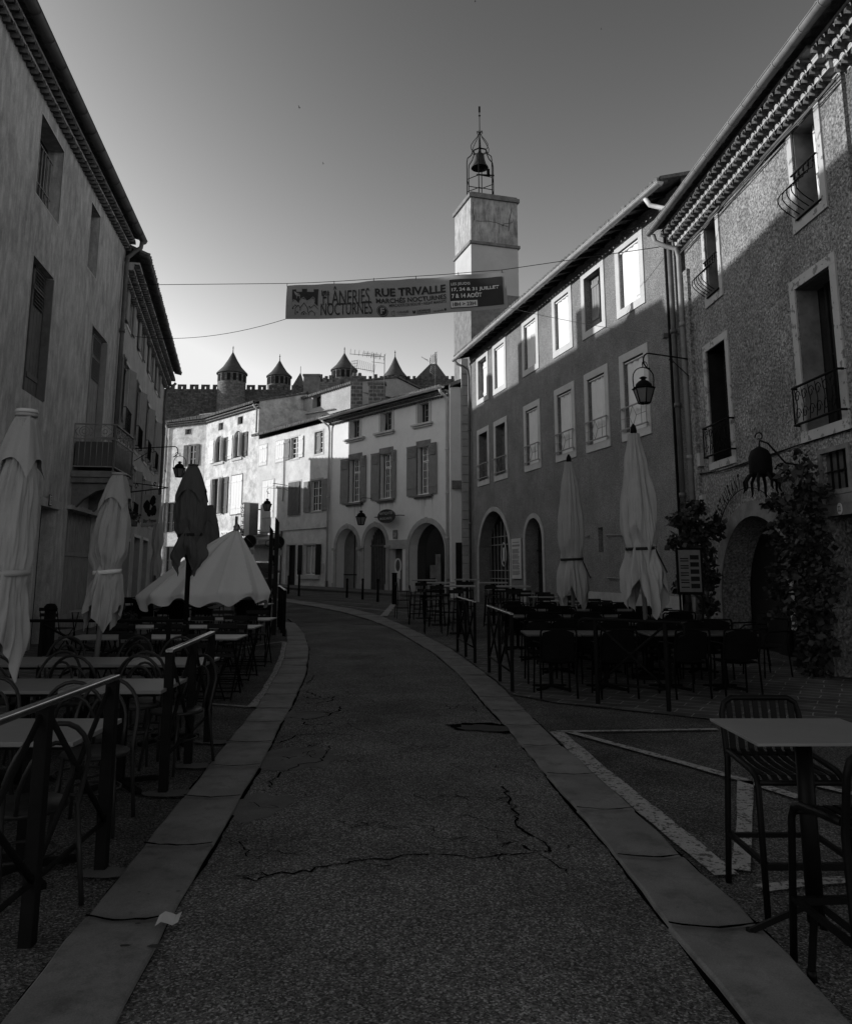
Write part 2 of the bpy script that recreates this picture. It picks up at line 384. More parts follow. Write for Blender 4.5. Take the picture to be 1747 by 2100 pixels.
def ring(mb,r,w,d0,d1,arch=False,sides='LRTB',n=14):
    """surround band of width w outside rect r, from depth d0 to d1"""
    s0,z0,s1,z1=r
    if arch:
        a=Fac.archpoly(r,n)[2:]; b=Fac.archpoly([s0-w,z0,s1+w,z1+w],n)[2:]
        a=[(s1,z0)]+a+[(s0,z0)]; b=[(s1+w,z0)]+b+[(s0-w,z0)]
        for k in range(len(a)-1):
            P=[a[k],b[k],b[k+1],a[k+1]]
            mb.poly([(x,d1,z) for x,z in P])
            mb.poly([(b[k][0],d1,b[k][1]),(b[k][0],d0,b[k][1]),(b[k+1][0],d0,b[k+1][1]),(b[k+1][0],d1,b[k+1][1])])
            mb.poly([(a[k][0],d1,a[k][1]),(a[k][0],d0,a[k][1]),(a[k+1][0],d0,a[k+1][1]),(a[k+1][0],d1,a[k+1][1])])
        return
    if 'T' in sides: mb.box((s0-w if 'L' in sides else s0,d0,z1),(s1+w if 'R' in sides else s1,d1,z1+w))
    if 'B' in sides: mb.box((s0-w if 'L' in sides else s0,d0,z0-w),(s1+w if 'R' in sides else s1,d1,z0))
    if 'L' in sides: mb.box((s0-w,d0,z0),(s0,d1,z1))
    if 'R' in sides: mb.box((s1,d0,z0),(s1+w,d1,z1))
def casement(fa,r,d,nx=2,nz=3,fw=.06,bw=.03,m='white',glass='glass',parent=None,name='window',trans=None,pane=True):
    s0,z0,s1,z1=r; mb=fa.mb()
    mb.box((s0,d,z0),(s0+fw,d+.05,z1)).box((s1-fw,d,z0),(s1,d+.05,z1)).box((s0+fw,d,z0),(s1-fw,d+.05,z0+fw)).box((s0+fw,d,z1-fw),(s1-fw,d+.05,z1))
    c=(s0+s1)/2
    mb.box((c-fw*.6,d-.003,z0+fw),(c+fw*.6,d+.053,z1-fw))
    if trans: mb.box((s0+fw,d+.003,z0+(z1-z0)*trans-fw*.5),(c-fw*.6,d+.047,z0+(z1-z0)*trans+fw*.5)); mb.box((c+fw*.6,d+.003,z0+(z1-z0)*trans-fw*.5),(s1-fw,d+.047,z0+(z1-z0)*trans+fw*.5))
    for half in(0,1):
        a=(s0+fw if half==0 else c+fw*.6); b=(c-fw*.6 if half==0 else s1-fw)
        k=max(1,nx//2)
        for i in range(1,k):
            x=a+(b-a)*i/k; mb.box((x-bw/2,d+.01,z0+fw),(x+bw/2,d+.035,z1-fw))
        for j in range(1,nz):
            z=z0+(z1-z0)*j/nz; mb.box((a,d+.012,z-bw/2),(b,d+.037,z+bw/2))
    o=mb.build(name,m,parent or fa.e)
    if pane: fa.mb().box((s0,d-.02,z0),(s1,d-.005,z1)).build('pane',glass,o)
    return o
def shutter(fa,s0,s1,z0,z1,d,m,parent,louvre=0,planks=4,frame=False,name='shutter'):
    mb=fa.mb(); mb.box((s0,d,z0),(s1,d+.03,z1))
    w=s1-s0
    for k in range(1,planks):
        x=s0+w*k/planks; mb.box((x-.006,d+.03,z0+.02),(x+.006,d+.036,z1-.02))
    for zz in(.16,.84): mb.box((s0+.02,d+.036,z0+(z1-z0)*zz-.05),(s1-.02,d+.05,z0+(z1-z0)*zz+.05))
    if louvre:
        h=(z1-z0)*louvre; n=int(h/.07)
        mb.box((s0,d+.03,z1-.05),(s1,d+.05,z1)); 
        for k in range(n):
            z=z1-.08-k*.07; mb.poly([(s0+.07,d+.036,z),(s1-.07,d+.036,z),(s1-.07,d+.07,z-.05),(s0+.07,d+.07,z-.05)])
    return mb.build(name,m,parent)
def genoise(fa,z,rows,s0=0,s1=None,proj=.13,pitch=.19,hh=.14,mt='tile',mm='mortar'):
    """corbelled rows of half-round tiles under the eave; z is the top of the topmost row"""
    s1=s1 or fa.L
    a=fa.mb(); b=fa.mb()
    for k in range(rows):
        zt=z-k*hh; d=proj*(rows-k)
        a.box((s0,-.05,zt-hh*.36),(s1,d,zt))
        # mortar filling behind the tiles
        a.box((s0,-.05,zt-hh),(s1,d-.15,zt-hh*.36))
        n=int((s1-s0)/pitch); r=pitch*.40
        for i in range(n):
            c=s0+(i+.5)*pitch+(pitch*.5 if k%2 else 0)+R.uniform(-.008,.008); dd=d+R.uniform(.0,.03)
            P=[]
            for j in range(7):
                an=PI*j/6; P.append((c+r*math.cos(an)*1.05,zt-hh+hh*.60*math.sin(an)**.8))
            A=[b.p((x,dd,y)) for x,y in P];B=[b.p((x,d-.22,y)) for x,y in P]
            P2=[((x-c)*.80+c,zt-hh+(y-zt+hh)*.78-.002) for x,y in P]; A2=[b.p((x,dd,y)) for x,y in P2];B2_=[b.p((x,d-.22,y)) for x,y in P2]
            for j in range(6): b.face((A[j],A[j+1],B[j+1],B[j]),True); b.face((A2[j],A2[j+1],B2_[j+1],B2_[j]),True); b.face((A[j],A[j+1],A2[j+1],A2[j]))
    o=a.build('eave_cornice',mm,fa.e); b.build('eave_tile',mt,o)
    return o
def roof(fa,ze,over,run,pitch,s0=None,s1=None,mt='tile',tp=.21,ridge=True,back=True,name='roof',under='wood_dark',course=.38,fine=True):
    """canal tile roof: corrugated courses rising away from the eave"""
    s0=-.15 if s0 is None else s0; s1=fa.L+.15 if s1 is None else s1
    mb=fa.mb(); n=int((s1-s0)/tp*(4 if fine else 2)); 
    m=int((run+over)/course)
    rowsd=[]
    for j in range(m+1):
        d=over-j*(run+over)/m; rowsd.append((d,0.0)); 
        if j<m: rowsd.append((over-(j+1)*(run+over)/m+.02,-.03))
    offs=[R.uniform(-.012,.012) for _ in range(int((s1-s0)/tp)+3)]
    def fn(i,j):
        x=s0+(s1-s0)*i/n; d,dz=rowsd[j]
        k=int((x-s0)/tp)
        z=ze+(over-d)*pitch+dz+.055*abs(math.sin(PI*(x-s0)/tp))*1.0+offs[k]*.6
        return (x,d+offs[k]*(2 if j==0 else 0),z)
    mb.grid(fn,n+1,len(rowsd),sm=False)
    zr=ze+(over+run)*pitch
    # underside, rake edges and far slope
    mb.poly([(s0,over-.02,ze-.03),(s1,over-.02,ze-.03),(s1,-run,zr-.06),(s0,-run,zr-.06)])
    if back: mb.poly([(s0,-run,zr),(s1,-run,zr),(s1,-2*run,zr-run*pitch),(s0,-2*run,zr-run*pitch)])
    for sx in(s0,s1): mb.poly([(sx,over,ze-.03),(sx,over,ze+.05),(sx,-run,zr+.03),(sx,-2*run,zr-run*pitch),(sx,-2*run,zr-run*pitch-.1),(sx,-run,zr-.08)])
    if ridge: mb.tube([(s0,-run,zr+.02),(s1,-run,zr+.02)],.1,8)
    # tile end openings: round caps along the eave
    nt=int((s1-s0)/tp)
    for k in range(nt):
        c=s0+(k+.5)*tp; o=offs[k]
        mb.tube([(c,over+.03+o,ze-.0),(c,over-.25,ze+.06)],.088,7)
    o=mb.build(name,mt,fa.e)
    for sx in(s0+.14,s1-.14):
        if not hasattr(fa,'we'): break
        g=fa.mb(); g.prism([(0,ze-.6),(0,ze+over*pitch-.04),(-run,zr-.1),(-2*run+.3,zr-run*pitch-.02),(-2*run+.3,ze-.6)],sx-.02,sx+.02,ax=0)
        g.build('gable',fa.we.data.materials[0],fa.e)
    return o
def gutter(fa,z,d,s0=None,s1=None,r=.085,m='zinc',down=None,side=1,zb=None,joint=.75):
    s0=-.2 if s0 is None else s0; s1=fa.L+.1 if s1 is None else s1
    mb=fa.mb(); n=8
    def prof(rr): return [(d+rr*math.cos(PI+PI*j/n),z+rr*math.sin(PI+PI*j/n)) for j in range(n+1)]
    O=prof(r);I=prof(r-.008)
    P=O+I[::-1]
    A=[mb.p((s0,a,b)) for a,b in P];B=[mb.p((s1,a,b)) for a,b in P];k=len(P)
    for j in range(k): mb.face((A[j],A[(j+1)%k],B[(j+1)%k],B[j]),True)
    mb.face(A[:n+1]);mb.face(B[:n+1])
    mb.tube([(s0,d+r,z+.005),(s1,d+r,z+.005)],.012,6)
    x=s0+.3
    while x<s1:
        mb.tube([(x,a,b) for a,b in prof(r+.007)],.008,5); x+=joint
    return mb.build('gutter',m,fa.e)
def downpipe(fa,pts,r=.05,m='zinc_dark',collars=()):
    mb=fa.mb(); mb.tube(pts,r,10)
    for p in collars:
        mb.tube([(p[0],p[1],p[2]-.05),(p[0],p[1],p[2]+.05)],r*1.3,10)
    return mb.build('downpipe',m,fa.e)
def cable(name,pts,r=.006,label=None,m='iron',sag=0,n=14,par=None):
    mb=MB(); P=[]
    for a,b in zip(pts,pts[1:]):
        a=Vector(a);b=Vector(b)
        for k in range(n):
            t=k/n; q=a.lerp(b,t); q.z-=sag*4*t*(1-t); P.append(q)
    P.append(Vector(pts[-1])); o0=P[0].copy()
    mb.tube([q-o0 for q in P],r,5)
    o=mb.build(name,m,None,o0)
    if label: tag(o,label,'cable')
    return o
# ------------------------------------------------------------ camera, sky, sun
cam=bpy.data.cameras.new('camera'); co=bpy.data.objects.new('camera',cam); C.objects.link(co)
co.location=(0,0,H); co.rotation_euler=(math.radians(90)+PH,0,0)
cam.sensor_fit='VERTICAL'; cam.sensor_height=36; cam.sensor_width=36
cam.lens=F/2100*36; cam.shift_y=-(1050-CY)/2100; cam.clip_start=.05; cam.clip_end=3000
sc.camera=co
AZ=math.radians(-6); EL=math.radians(14.5)
S=Vector((-math.cos(AZ)*math.cos(EL),-math.sin(AZ)*math.cos(EL),math.sin(EL)))
sl=bpy.data.lights.new('sun','SUN'); sl.energy=2.2; sl.angle=math.radians(.5); sl.color=(1,1,1)
so=bpy.data.objects.new('sun',sl); C.objects.link(so); so.rotation_euler=S.to_track_quat('Z','Y').to_euler(); so.location=(-30,0,30)
w=bpy.data.worlds.new('World'); sc.world=w; w.use_nodes=True; nt=w.node_tree
bg=nt.nodes['Background']; sk=nt.nodes.new('ShaderNodeTexSky'); sk.sky_type='NISHITA'; sk.sun_disc=False
sk.sun_elevation=EL; sk.sun_rotation=math.atan2(S.x,S.y)
sk.dust_density=1.6; sk.air_density=1.0; sk.ozone_density=1.0
sep=nt.nodes.new('ShaderNodeSeparateColor'); nt.links.new(sk.outputs[0],sep.inputs[0])
# black and white film with an orange filter: weight red and green
def mth(op,a,b):
    n=nt.nodes.new('ShaderNodeMath'); n.operation=op
    for i,q in enumerate((a,b)):
        if isinstance(q,(int,float)): n.inputs[i].default_value=q
        else: nt.links.new(q,n.inputs[i])
    return n.outputs[0]
lum=mth('ADD',mth('ADD',mth('MULTIPLY',sep.outputs[0],1.25),mth('MULTIPLY',sep.outputs[1],.10)),mth('MULTIPLY',sep.outputs[2],-.12))
lum=mth('MINIMUM',mth('MULTIPLY',mth('POWER',mth('MAXIMUM',lum,.0),2.1),.60),3.8)  # contrasty film response
cb=nt.nodes.new('ShaderNodeCombineColor')
for k in range(3): nt.links.new(lum,cb.inputs[k])
nt.links.new(cb.outputs[0],bg.inputs['Color']); bg.inputs['Strength'].default_value=.12
sc.view_settings.view_transform='Standard'; sc.view_settings.look='None'; sc.view_settings.exposure=0; sc.view_settings.gamma=1
# ------------------------------------------------------------ ground
def interp(pts,y):
    if y<=pts[0][1]: a,b=pts[0],pts[1]
    elif y>=pts[-1][1]: a,b=pts[-2],pts[-1]
    else:
        for a,b in zip(pts,pts[1:]):
            if a[1]<=y<=b[1]: break
    return a[0]+(b[0]-a[0])*(y-a[1])/(b[1]-a[1])
def edge(px): 
    q=sorted([gp(u,v)[:] for u,v in px],key=lambda p:p[1]); return q
RI=edge([(1521,2100),(1366,1906),(1250,1745),(1169,1653),(1109,1581),(1053,1513),(1025,1480),(945,1389),(889,1341),(809,1293),(760,1273),(700,1256),(650,1246),(600,1238)])
RO=edge([(1732,2100),(1605,1959),(1515,1869),(1445,1809),(1328,1695),(1188,1565),(1145,1529),(1101,1485),(1017,1401),(925,1333),(845,1293),(784,1266),(720,1249),(657,1239),(600,1231)])
LI=edge([(240,2100),(318,1957),(344,1902),(428,1757),(501,1629),(527,1589),(555,1533),(575,1489),(595,1457),(627,1385),(634,1333),(625,1305),(611,1285),(590,1270)])
LO=edge([(15,2100),(124,1957),(172,1902),(289,1752),(368,1655),(424.6,1581),(465,1528),(489,1501),(525,1457),(565,1393),(583,1353),(589,1320),(587,1295),(580,1278)])
mb=MB()
ys=[-6,0,5,10,15,20,30,40,50,60,65,90]
xs=[-90,-40,-20,-10,-5,0,5,10,20,40,90]
mb.grid(lambda i,j:(xs[i],ys[j],G(ys[j])-.004),len(xs),len(ys),sm=False)
struct(mb.build('ground','asphalt'))
# hill under the walled town, the far ground
mb=MB()
hy=[(64,.95),(90,2),(130,14),(190,34),(245,42),(262,50),(420,52),(900,45)]
mb.grid(lambda i,j:(-900+i*75,hy[j][0],hy[j][1]-(6 if hy[j][0]>80 else 0)*math.cos(i*1.3+j)*.5-max(0,(i-14))*(hy[j][1])*.03),25,len(hy))
struct(mb.build('hill','hill'))
def crown(x,y):
    a,b_=interp(LI,y)-.04,interp(RI,y)+.04; f=min(max((x-a)/(b_-a),0),1)*6; i=int(min(f,5)); f-=i
    h=lambda k:.03*math.sin(PI*k/6)
    return h(i)+(h(i+1)-h(i))*f
mb=MB(); Y=[1.2+.5*k for k in range(40)]
rows=[]
for y in Y:
    rows.append((interp(LI,y)-.04,interp(RI,y)+.04,y))
yl=rows[-1][2]
for y in(22,24,27,30,33,36,38): rows.append((min(interp(LI,21)-(y-21)*.75,-3.4),min(interp(RI,y),interp(RI,30)-max(0,y-30)*.6),y))
I=[]
for a,b,y in rows:
    I.append([mb.p((a+(b-a)*k/6,y,G(y)+.008+.03*math.sin(PI*k/6))) for k in range(7)])
for A,B in zip(I,I[1:]):
    for k in range(6): mb.face((A[k],A[k+1],B[k+1],B[k]))
struct(mb.build('road','asphalt_road'))
def kerb(name,inn,out,y0,y1,step,skip=()):
    mb=MB(); y=y0;k=0; jn=MB()
    while y<y1:
        L=step*R.uniform(.9,1.08); a,b=y,y+L-.001
        if k not in skip:
            n=4; A=[]
            h=.035+R.uniform(-.004,.004); tl=R.uniform(-.005,.005)
            top=[];bot=[]
            for q in range(n+1):
                yy=a+(b-a)*q/n
                xi,xo=interp(inn,yy)+R.uniform(-.008,.008),interp(out,yy)+R.uniform(-.008,.008); dy=R.uniform(-.006,.006) if q in(0,n) else 0
                e=.006 if q in(0,n) else 0
                r=[]
                for t,dz in((0,-.06),(0,-.008),(.03,0),(.5,.002),(.97,0),(1,-.008),(1,-.06)):
                    r.append(mb.p((xi+(xo-xi)*t,yy+dy,G(yy)+h+dz+tl*t-(e if dz>-.05 else 0))))
                top.append(r)
            for A_,B_ in zip(top,top[1:]):
                for j in range(6): mb.face((A_[j],A_[j+1],B_[j+1],B_[j]),False)
            mb.face(top[0]); mb.face(top[-1][::-1])
        y+=L;k+=1; I=[]
        for q in range(9):
            t=q/8; yy=y-.05*math.sin(PI*t)*R.uniform(.7,1.1)*(1 if y<14 else .3)+R.uniform(-.004,.004); xi,xo=interp(inn,yy),interp(out,yy); w_=R.uniform(.005,.013)
            x=xi+(xo-xi)*t; I.append((jn.p((x,yy-w_,G(yy)+.0445)),jn.p((x,yy+w_,G(yy)+.0445))))
        for A_,B_ in zip(I,I[1:]): jn.face((A_[0],B_[0],B_[1],A_[1]))
    struct(jn.build('kerb_joint','crack'))
    return struct(mb.build(name,'kerb'))
kerb('kerb',RI,RO,2.0,33.0,.95)
kerb('kerb',LI,LO,2.05,21.3,.93)
def sheet(name,m,px,h,kind='structure',sub=1):
    mb=MB(); P=[gp(u,v) for u,v in px]
    tr=tessellate_polygon([[Vector((p.x,p.y,0)) for p in P]])
    I=[mb.p((p.x,p.y,p.z+h)) for p in P]
    for t in tr: mb.face([I[k] for k in t])
    return struct(mb.build(name,m),kind)
# paved strip in front of the right-hand houses (strips follow the slope)
mb=MB(); Yp=[8.3+.6*k for k in range(15)]
I=[]
for y in Yp:
    xa=max(interp(RO,y)+.05, 0) if y>10.4 else 1.15+(10.4-y)*1.42
    xb=6.49-.0375*y+.1
    I.append([mb.p((xa,y,G(y)+.012)),mb.p((xb,y,G(y)+.012))])
for A,B in zip(I,I[1:]): mb.face((A[0],A[1],B[1],B[0]))
struct(mb.build('paving','paving'))
mb=MB(); I=[]
for k in range(12):
    y=9+k*2.2; xb=-5.04-.158*y if y<21.1 else -3.37-.2364*y
    I.append([mb.p((xb-.1,y,G(y)+.012)),mb.p((xb+1.9,y,G(y)+.012))])
for A,B in zip(I,I[1:]): mb.face((A[0],A[1],B[1],B[0]))
struct(mb.build('paving','paving'))
# pavement along the far houses
mb=MB(); I=[]
for k in range(9):
    t=k/8; x=1.2+(-10.8-1.2)*t; y=35.6+(50.1-35.6)*t; nx,ny=-.771,-.636
    q=(x+nx*1.9,y+ny*1.9)
    I.append([mb.p((x,y+.3,G(y)+.10)),mb.p((q[0],q[1],G(q[1])+.10)),mb.p((q[0],q[1],G(q[1])-.02))])
for A,B in zip(I,I[1:]): mb.face((A[0],A[1],B[1],B[0])); mb.face((A[1],A[2],B[2],B[1]))
struct(mb.build('pavement',mat('far_pavement',.07,.10,scale=2,dirt=.3)))
# painted bay lines
def line(px,wd,m='paint',h=.016,nm='painted_line'):
    mb=MB(); P=[gp(u,v) for u,v in px]; I=[]
    Q=[]
    for a,b in zip(P,P[1:]):
        n=max(1,int((b-a).length/.25))
        for k in range(n): Q.append(a.lerp(b,k/n))
    Q.append(P[-1])
    for k,q in enumerate(Q):
        t=(Q[min(k+1,len(Q)-1)]-Q[max(k-1,0)]); t.z=0; t.normalize(); n=Vector((-t.y,t.x,0))
        ww=wd*R.uniform(.82,1.08)
        I.append((mb.p((q.x+n.x*ww/2,q.y+n.y*ww/2,G(q.y)+h)),mb.p((q.x-n.x*ww/2,q.y-n.y*ww/2,G(q.y)+h))))
    for A,B in zip(I,I[1:]): mb.face((A[0],A[1],B[1],B[0]))
    return struct(mb.build(nm,m))
line([(1142,1503),(1300,1501),(1470,1498)],.08)
line([(1165,1503),(1330,1548),(1520,1602),(1640,1640)],.10)
line([(1140,1503),(1225,1580),(1330,1668),(1490,1800)],.16)
line([(1528,1605),(1526,1700),(1518,1790)],.11)
line([(1560,1828),(1660,1815),(1760,1808)],.10)
line([(1660,1610),(1780,1640)],.09)
line([(787,1264),(809,1238)],.22)
line([(700,1243),(800,1254),(850,1258)],.10)
line([(718,1250),(784,1266)],.12)
line([(586,1318),(582,1345),(566,1385),(545,1420),(517,1452)],.14)
line([(583,1317),(545,1322),(490,1332),(438,1352)],.10)
line([(420,1445),(515,1452)],.06)
line([(655,1233),(760,1240)],.10)
# cracks
def crack(px,w=.02,jit=.05):
    mb=MB(); P=[gp(u,v) for u,v in px]; Q=[]
    for a,b in zip(P,P[1:]):
        n=max(2,int((b-a).length/.045))
        for k in range(n):
            q=a.lerp(b,k/n); Q.append(q+Vector((R.uniform(-jit,jit)*.5,R.uniform(-jit,jit)*.6,0)))
    Q.append(P[-1]); I=[]
    for k,q in enumerate(Q):
        t=(Q[min(k+1,len(Q)-1)]-Q[max(k-1,0)]); t.z=0
        if t.length<1e-5: t=Vector((1,0,0))
        t.normalize(); n=Vector((-t.y,t.x,0)); ww=w*R.uniform(.25,1.25)
        z=G(q.y)+.0125+crown(q.x,q.y)
        I.append((mb.p((q.x+n.x*ww/2,q.y+n.y*ww/2,z)),mb.p((q.x-n.x*ww/2,q.y-n.y*ww/2,z))))
    for A,B in zip(I,I[1:]): mb.face((A[0],A[1],B[1],B[0]))
    return mb
def V3(x,y): return (489.2+x*.4,1292.8+y*.4)
allc=MB()
for pts,wd in (([(0,1272),(160,1280),(360,1268),(500,1232),(680,1218),(820,1205),(950,1180),(1080,1195),(1200,1205),(1330,1190),(1450,1175),(1520,1165)],.016),
  ([(1360,825),(1400,900),(1425,970),(1440,1030),(1490,1080),(1550,1105),(1580,1140),(1575,1165),(1520,1160),(1460,1130)],.02),
  ([(1540,1170),(1600,1210),(1650,1240),(1675,1265)],.012),([(940,875),(1100,880),(1250,885),(1380,885)],.006),([(1550,1092),(1747,1096)],.007),
  ([(560,483),(700,485),(900,483),(1040,492)],.007),([(300,340),(420,365),(490,350),(480,370),(400,385),(330,380)],.02),
  ([(250,450),(350,470),(430,460),(515,430),(520,405)],.022),([(300,425),(400,430),(480,440)],.018),([(330,480),(350,500),(420,495),(480,490)],.018),
  ([(200,590),(300,550),(400,545),(500,548),(600,562)],.018),([(160,655),(220,655),(260,670),(300,660)],.014),([(160,825),(170,790),(220,740),(320,705),(420,690),(470,610)],.016),
  ([(1060,400),(1100,420),(1140,390)],.015),([(1205,400),(1220,430),(1290,430),(1340,440)],.012),([(0,1305),(90,1305),(140,1290)],.015),([(60,1180),(30,1120),(0,1100)],.012),
  ([(340,320),(380,330),(420,355)],.02),([(355,280),(385,250),(392,235)],.015)):
    m_=crack([V3(*p) for p in pts],wd); n0=len(allc.v); allc.v+=m_.v; allc.f+=[tuple(i+n0 for i in f) for f in m_.f]; allc.sm+=m_.sm
for _ in range(70):
    u0=R.uniform(500,1150); v0=R.uniform(1340,1800); pts=[(u0,v0)]; an=R.uniform(-.5,.5)
    for k in range(R.randint(2,5)): u0+=R.uniform(12,34)*(1 if R.random()<.8 else -1); v0+=R.uniform(-9,10); pts.append((u0,v0))
    if any(not(interp(LI,gp(*q).y)<gp(*q).x<interp(RI,gp(*q).y)) for q in pts): continue
    m_=crack([q for q in pts],.007); n0=len(allc.v); allc.v+=m_.v; allc.f+=[tuple(i+n0 for i in f) for f in m_.f]; allc.sm+=m_.sm
struct(allc.build('road_crack','crack'))
def stain(u,v,rx,ry,inn,out,h=.0385):
    c=gp(u,v); mb=MB(); n=14; mb.face([mb.p((c.x+rx*R.uniform(.7,1.2)*math.cos(2*PI*k/n),c.y+ry*R.uniform(.7,1.2)*math.sin(2*PI*k/n),G(c.y)+h+.003)) for k in range(n)]); struct(mb.build('kerb_stain','stain'))
for u,v,rx in((318,1962,.028),(256,1961,.02),(322,1988,.012),(282,1914,.012),(285,1848,.008),(304,1852,.006),(365,1846,.01),(1605,1854,.012),(1590,1846,.008),(1390,1880,.006),(470,1626,.006),(402,1685,.005)): stain(u,v,rx*1.3,rx*.6,0,0)
# edge gaps along kerbs: dirt line
for E_,sg in((LI,1),(RI,-1),(LO,-1),(RO,1)):
    mb=MB(); I=[]; y=2.0; wv=0
    while y<min(E_[-1][1],30):
        x=interp(E_,y); wv=max(.002,min(.024,wv+R.uniform(-.007,.007))); ww=wv
        z=G(y)+.0115+(crown(x,y) if sg*(1 if E_ in(LI,RI) else -1)==(1 if E_ is LI else -1) and E_ in(LI,RI) else .0)
        I.append((mb.p((x-sg*.03,y,z)),mb.p((x+sg*ww,y,z)))); y+=.06
    for A,B in zip(I,I[1:]): mb.face((A[0],A[1],B[1],B[0]))
    struct(mb.build('gutter_dirt','crack'))
# worn pothole by the right kerb and smooth patches on the left
def blob(name,m,c,rx,ry,h,n=26,j=.18,ang=0):
    mb=MB(); P=[]
    for k in range(n):
        a=2*PI*k/n; r=1+R.uniform(-j,j); x=rx*r*math.cos(a);y=ry*r*math.sin(a)
        P.append((c.x+x*math.cos(ang)-y*math.sin(ang),c.y+x*math.sin(ang)+y*math.cos(ang)))
    I=[]
    for x,y in P:
        I.append(mb.p((x,y,G(y)+h+crown(x,y))))
    tr=tessellate_polygon([[Vector((x,y,0)) for x,y in P]])
    for t in tr: mb.face([I[k] for k in t])
    return struct(mb.build(name,m))
blob('pothole','crack',gp(1000,1497),.43,.25,.0175)
blob('road_repair','stain',gp(1003,1499),.34,.16,.0205)
blob('road_repair','patch',gp(600,1562),.42,.42,.0105,ang=.4)
blob('road_repair','patch',gp(520,1660),.24,.32,.0105)
blob('road_repair','patch',gp(610,1470),.3,.3,.0100)
# concrete pads at rail posts
def pad(u,v,rx=.16,ry=.13):
    c=gp(u,v); mb=MB(); n=14
    I=[mb.p((c.x+rx*R.uniform(.8,1.15)*math.cos(2*PI*k/n),c.y+ry*R.uniform(.8,1.15)*math.sin(2*PI*k/n),c.z+.014)) for k in range(n)]
    mb.face(I); struct(mb.build('concrete_pad','patch'))
pad(355,1630,.22,.1);pad(400,1574,.2,.09);pad(445,1524,.2,.09);pad(215,1795,.15,.08)
# ================================================================ BUILDINGS
# ---- right middle house (grey grained render, two rows of six windows)
p=at(1425,900,17.3)
r2=lambda D:(10.32-.264*D,D)
R2=Fac('townhouse','long grained-render townhouse with six upper and six lower framed windows and an arched door',r2(32.25),r2(17.25),-.5,10.33)
def zx(x,y): return (908.4+x*.33276,628.9+y*.33276)
def rz(fa,x0,y0,x1,y1,z=zx): return fa.rect(*z(x0,y0),*z(x1,y1))
low=[rz(R2,*q) for q in((212,772,288,1082),(311,712,402,1053),(495,618,606,990),(682,518,820,930),(866,425,1032,865),(1081,308,1284,788))]
top=[rz(R2,*q) for q in((212,312,277,575),(312,237,387,507),(494,105,587,380))]+[R2.rect(1136,607,1173,712),R2.rect(1195,555,1240,670),R2.rect(1264.8,507.5,1321,621.6)]
zl0=sum(q[1] for q in low)/6; zl1=sum(q[3] for q in low)/6; zt0=sum(q[1] for q in top)/6; zt1=sum(q[3] for q in top)/6
print('R2',R2.L,zl0,zl1,zt0,zt1,[round(q[0],2) for q in low],[round(q[2]-q[0],2) for q in low])
BWD=.2
r2op=[]
for k,(q,t_) in enumerate(list(zip(low,top))):
    cc=(q[0]+q[2]+t_[0]+t_[2])/4; ww=1.42
    for row,(a,b) in enumerate(((zl0,zl1),(zt0,zt1))):
        r=[cc-ww/2+BWD,a+BWD,cc+ww/2-BWD,b-BWD]; R2.hole(r,.26); r2op.append((k,row,r))
a1=R2.px(*zx(222,1500))[0]; a2=R2.px(*zx(412,1500))[0]; az=R2.px(*zx(318,1258))[1]
ra=R2.hole([a1,-.4,a2,az],.45,True)
b1=R2.px(*zx(508,1500))[0]; b2=R2.px(*zx(615,1500))[0]; bz=R2.px(*zx(565,1300))[1]
rb=R2.hole([b1,-.4,b2,bz],.45,True)
sq=R2.hole(rz(R2,953,1362,988,1512),.3)
R2.wall('stucco_R2',7,sideang=(.0,.6))
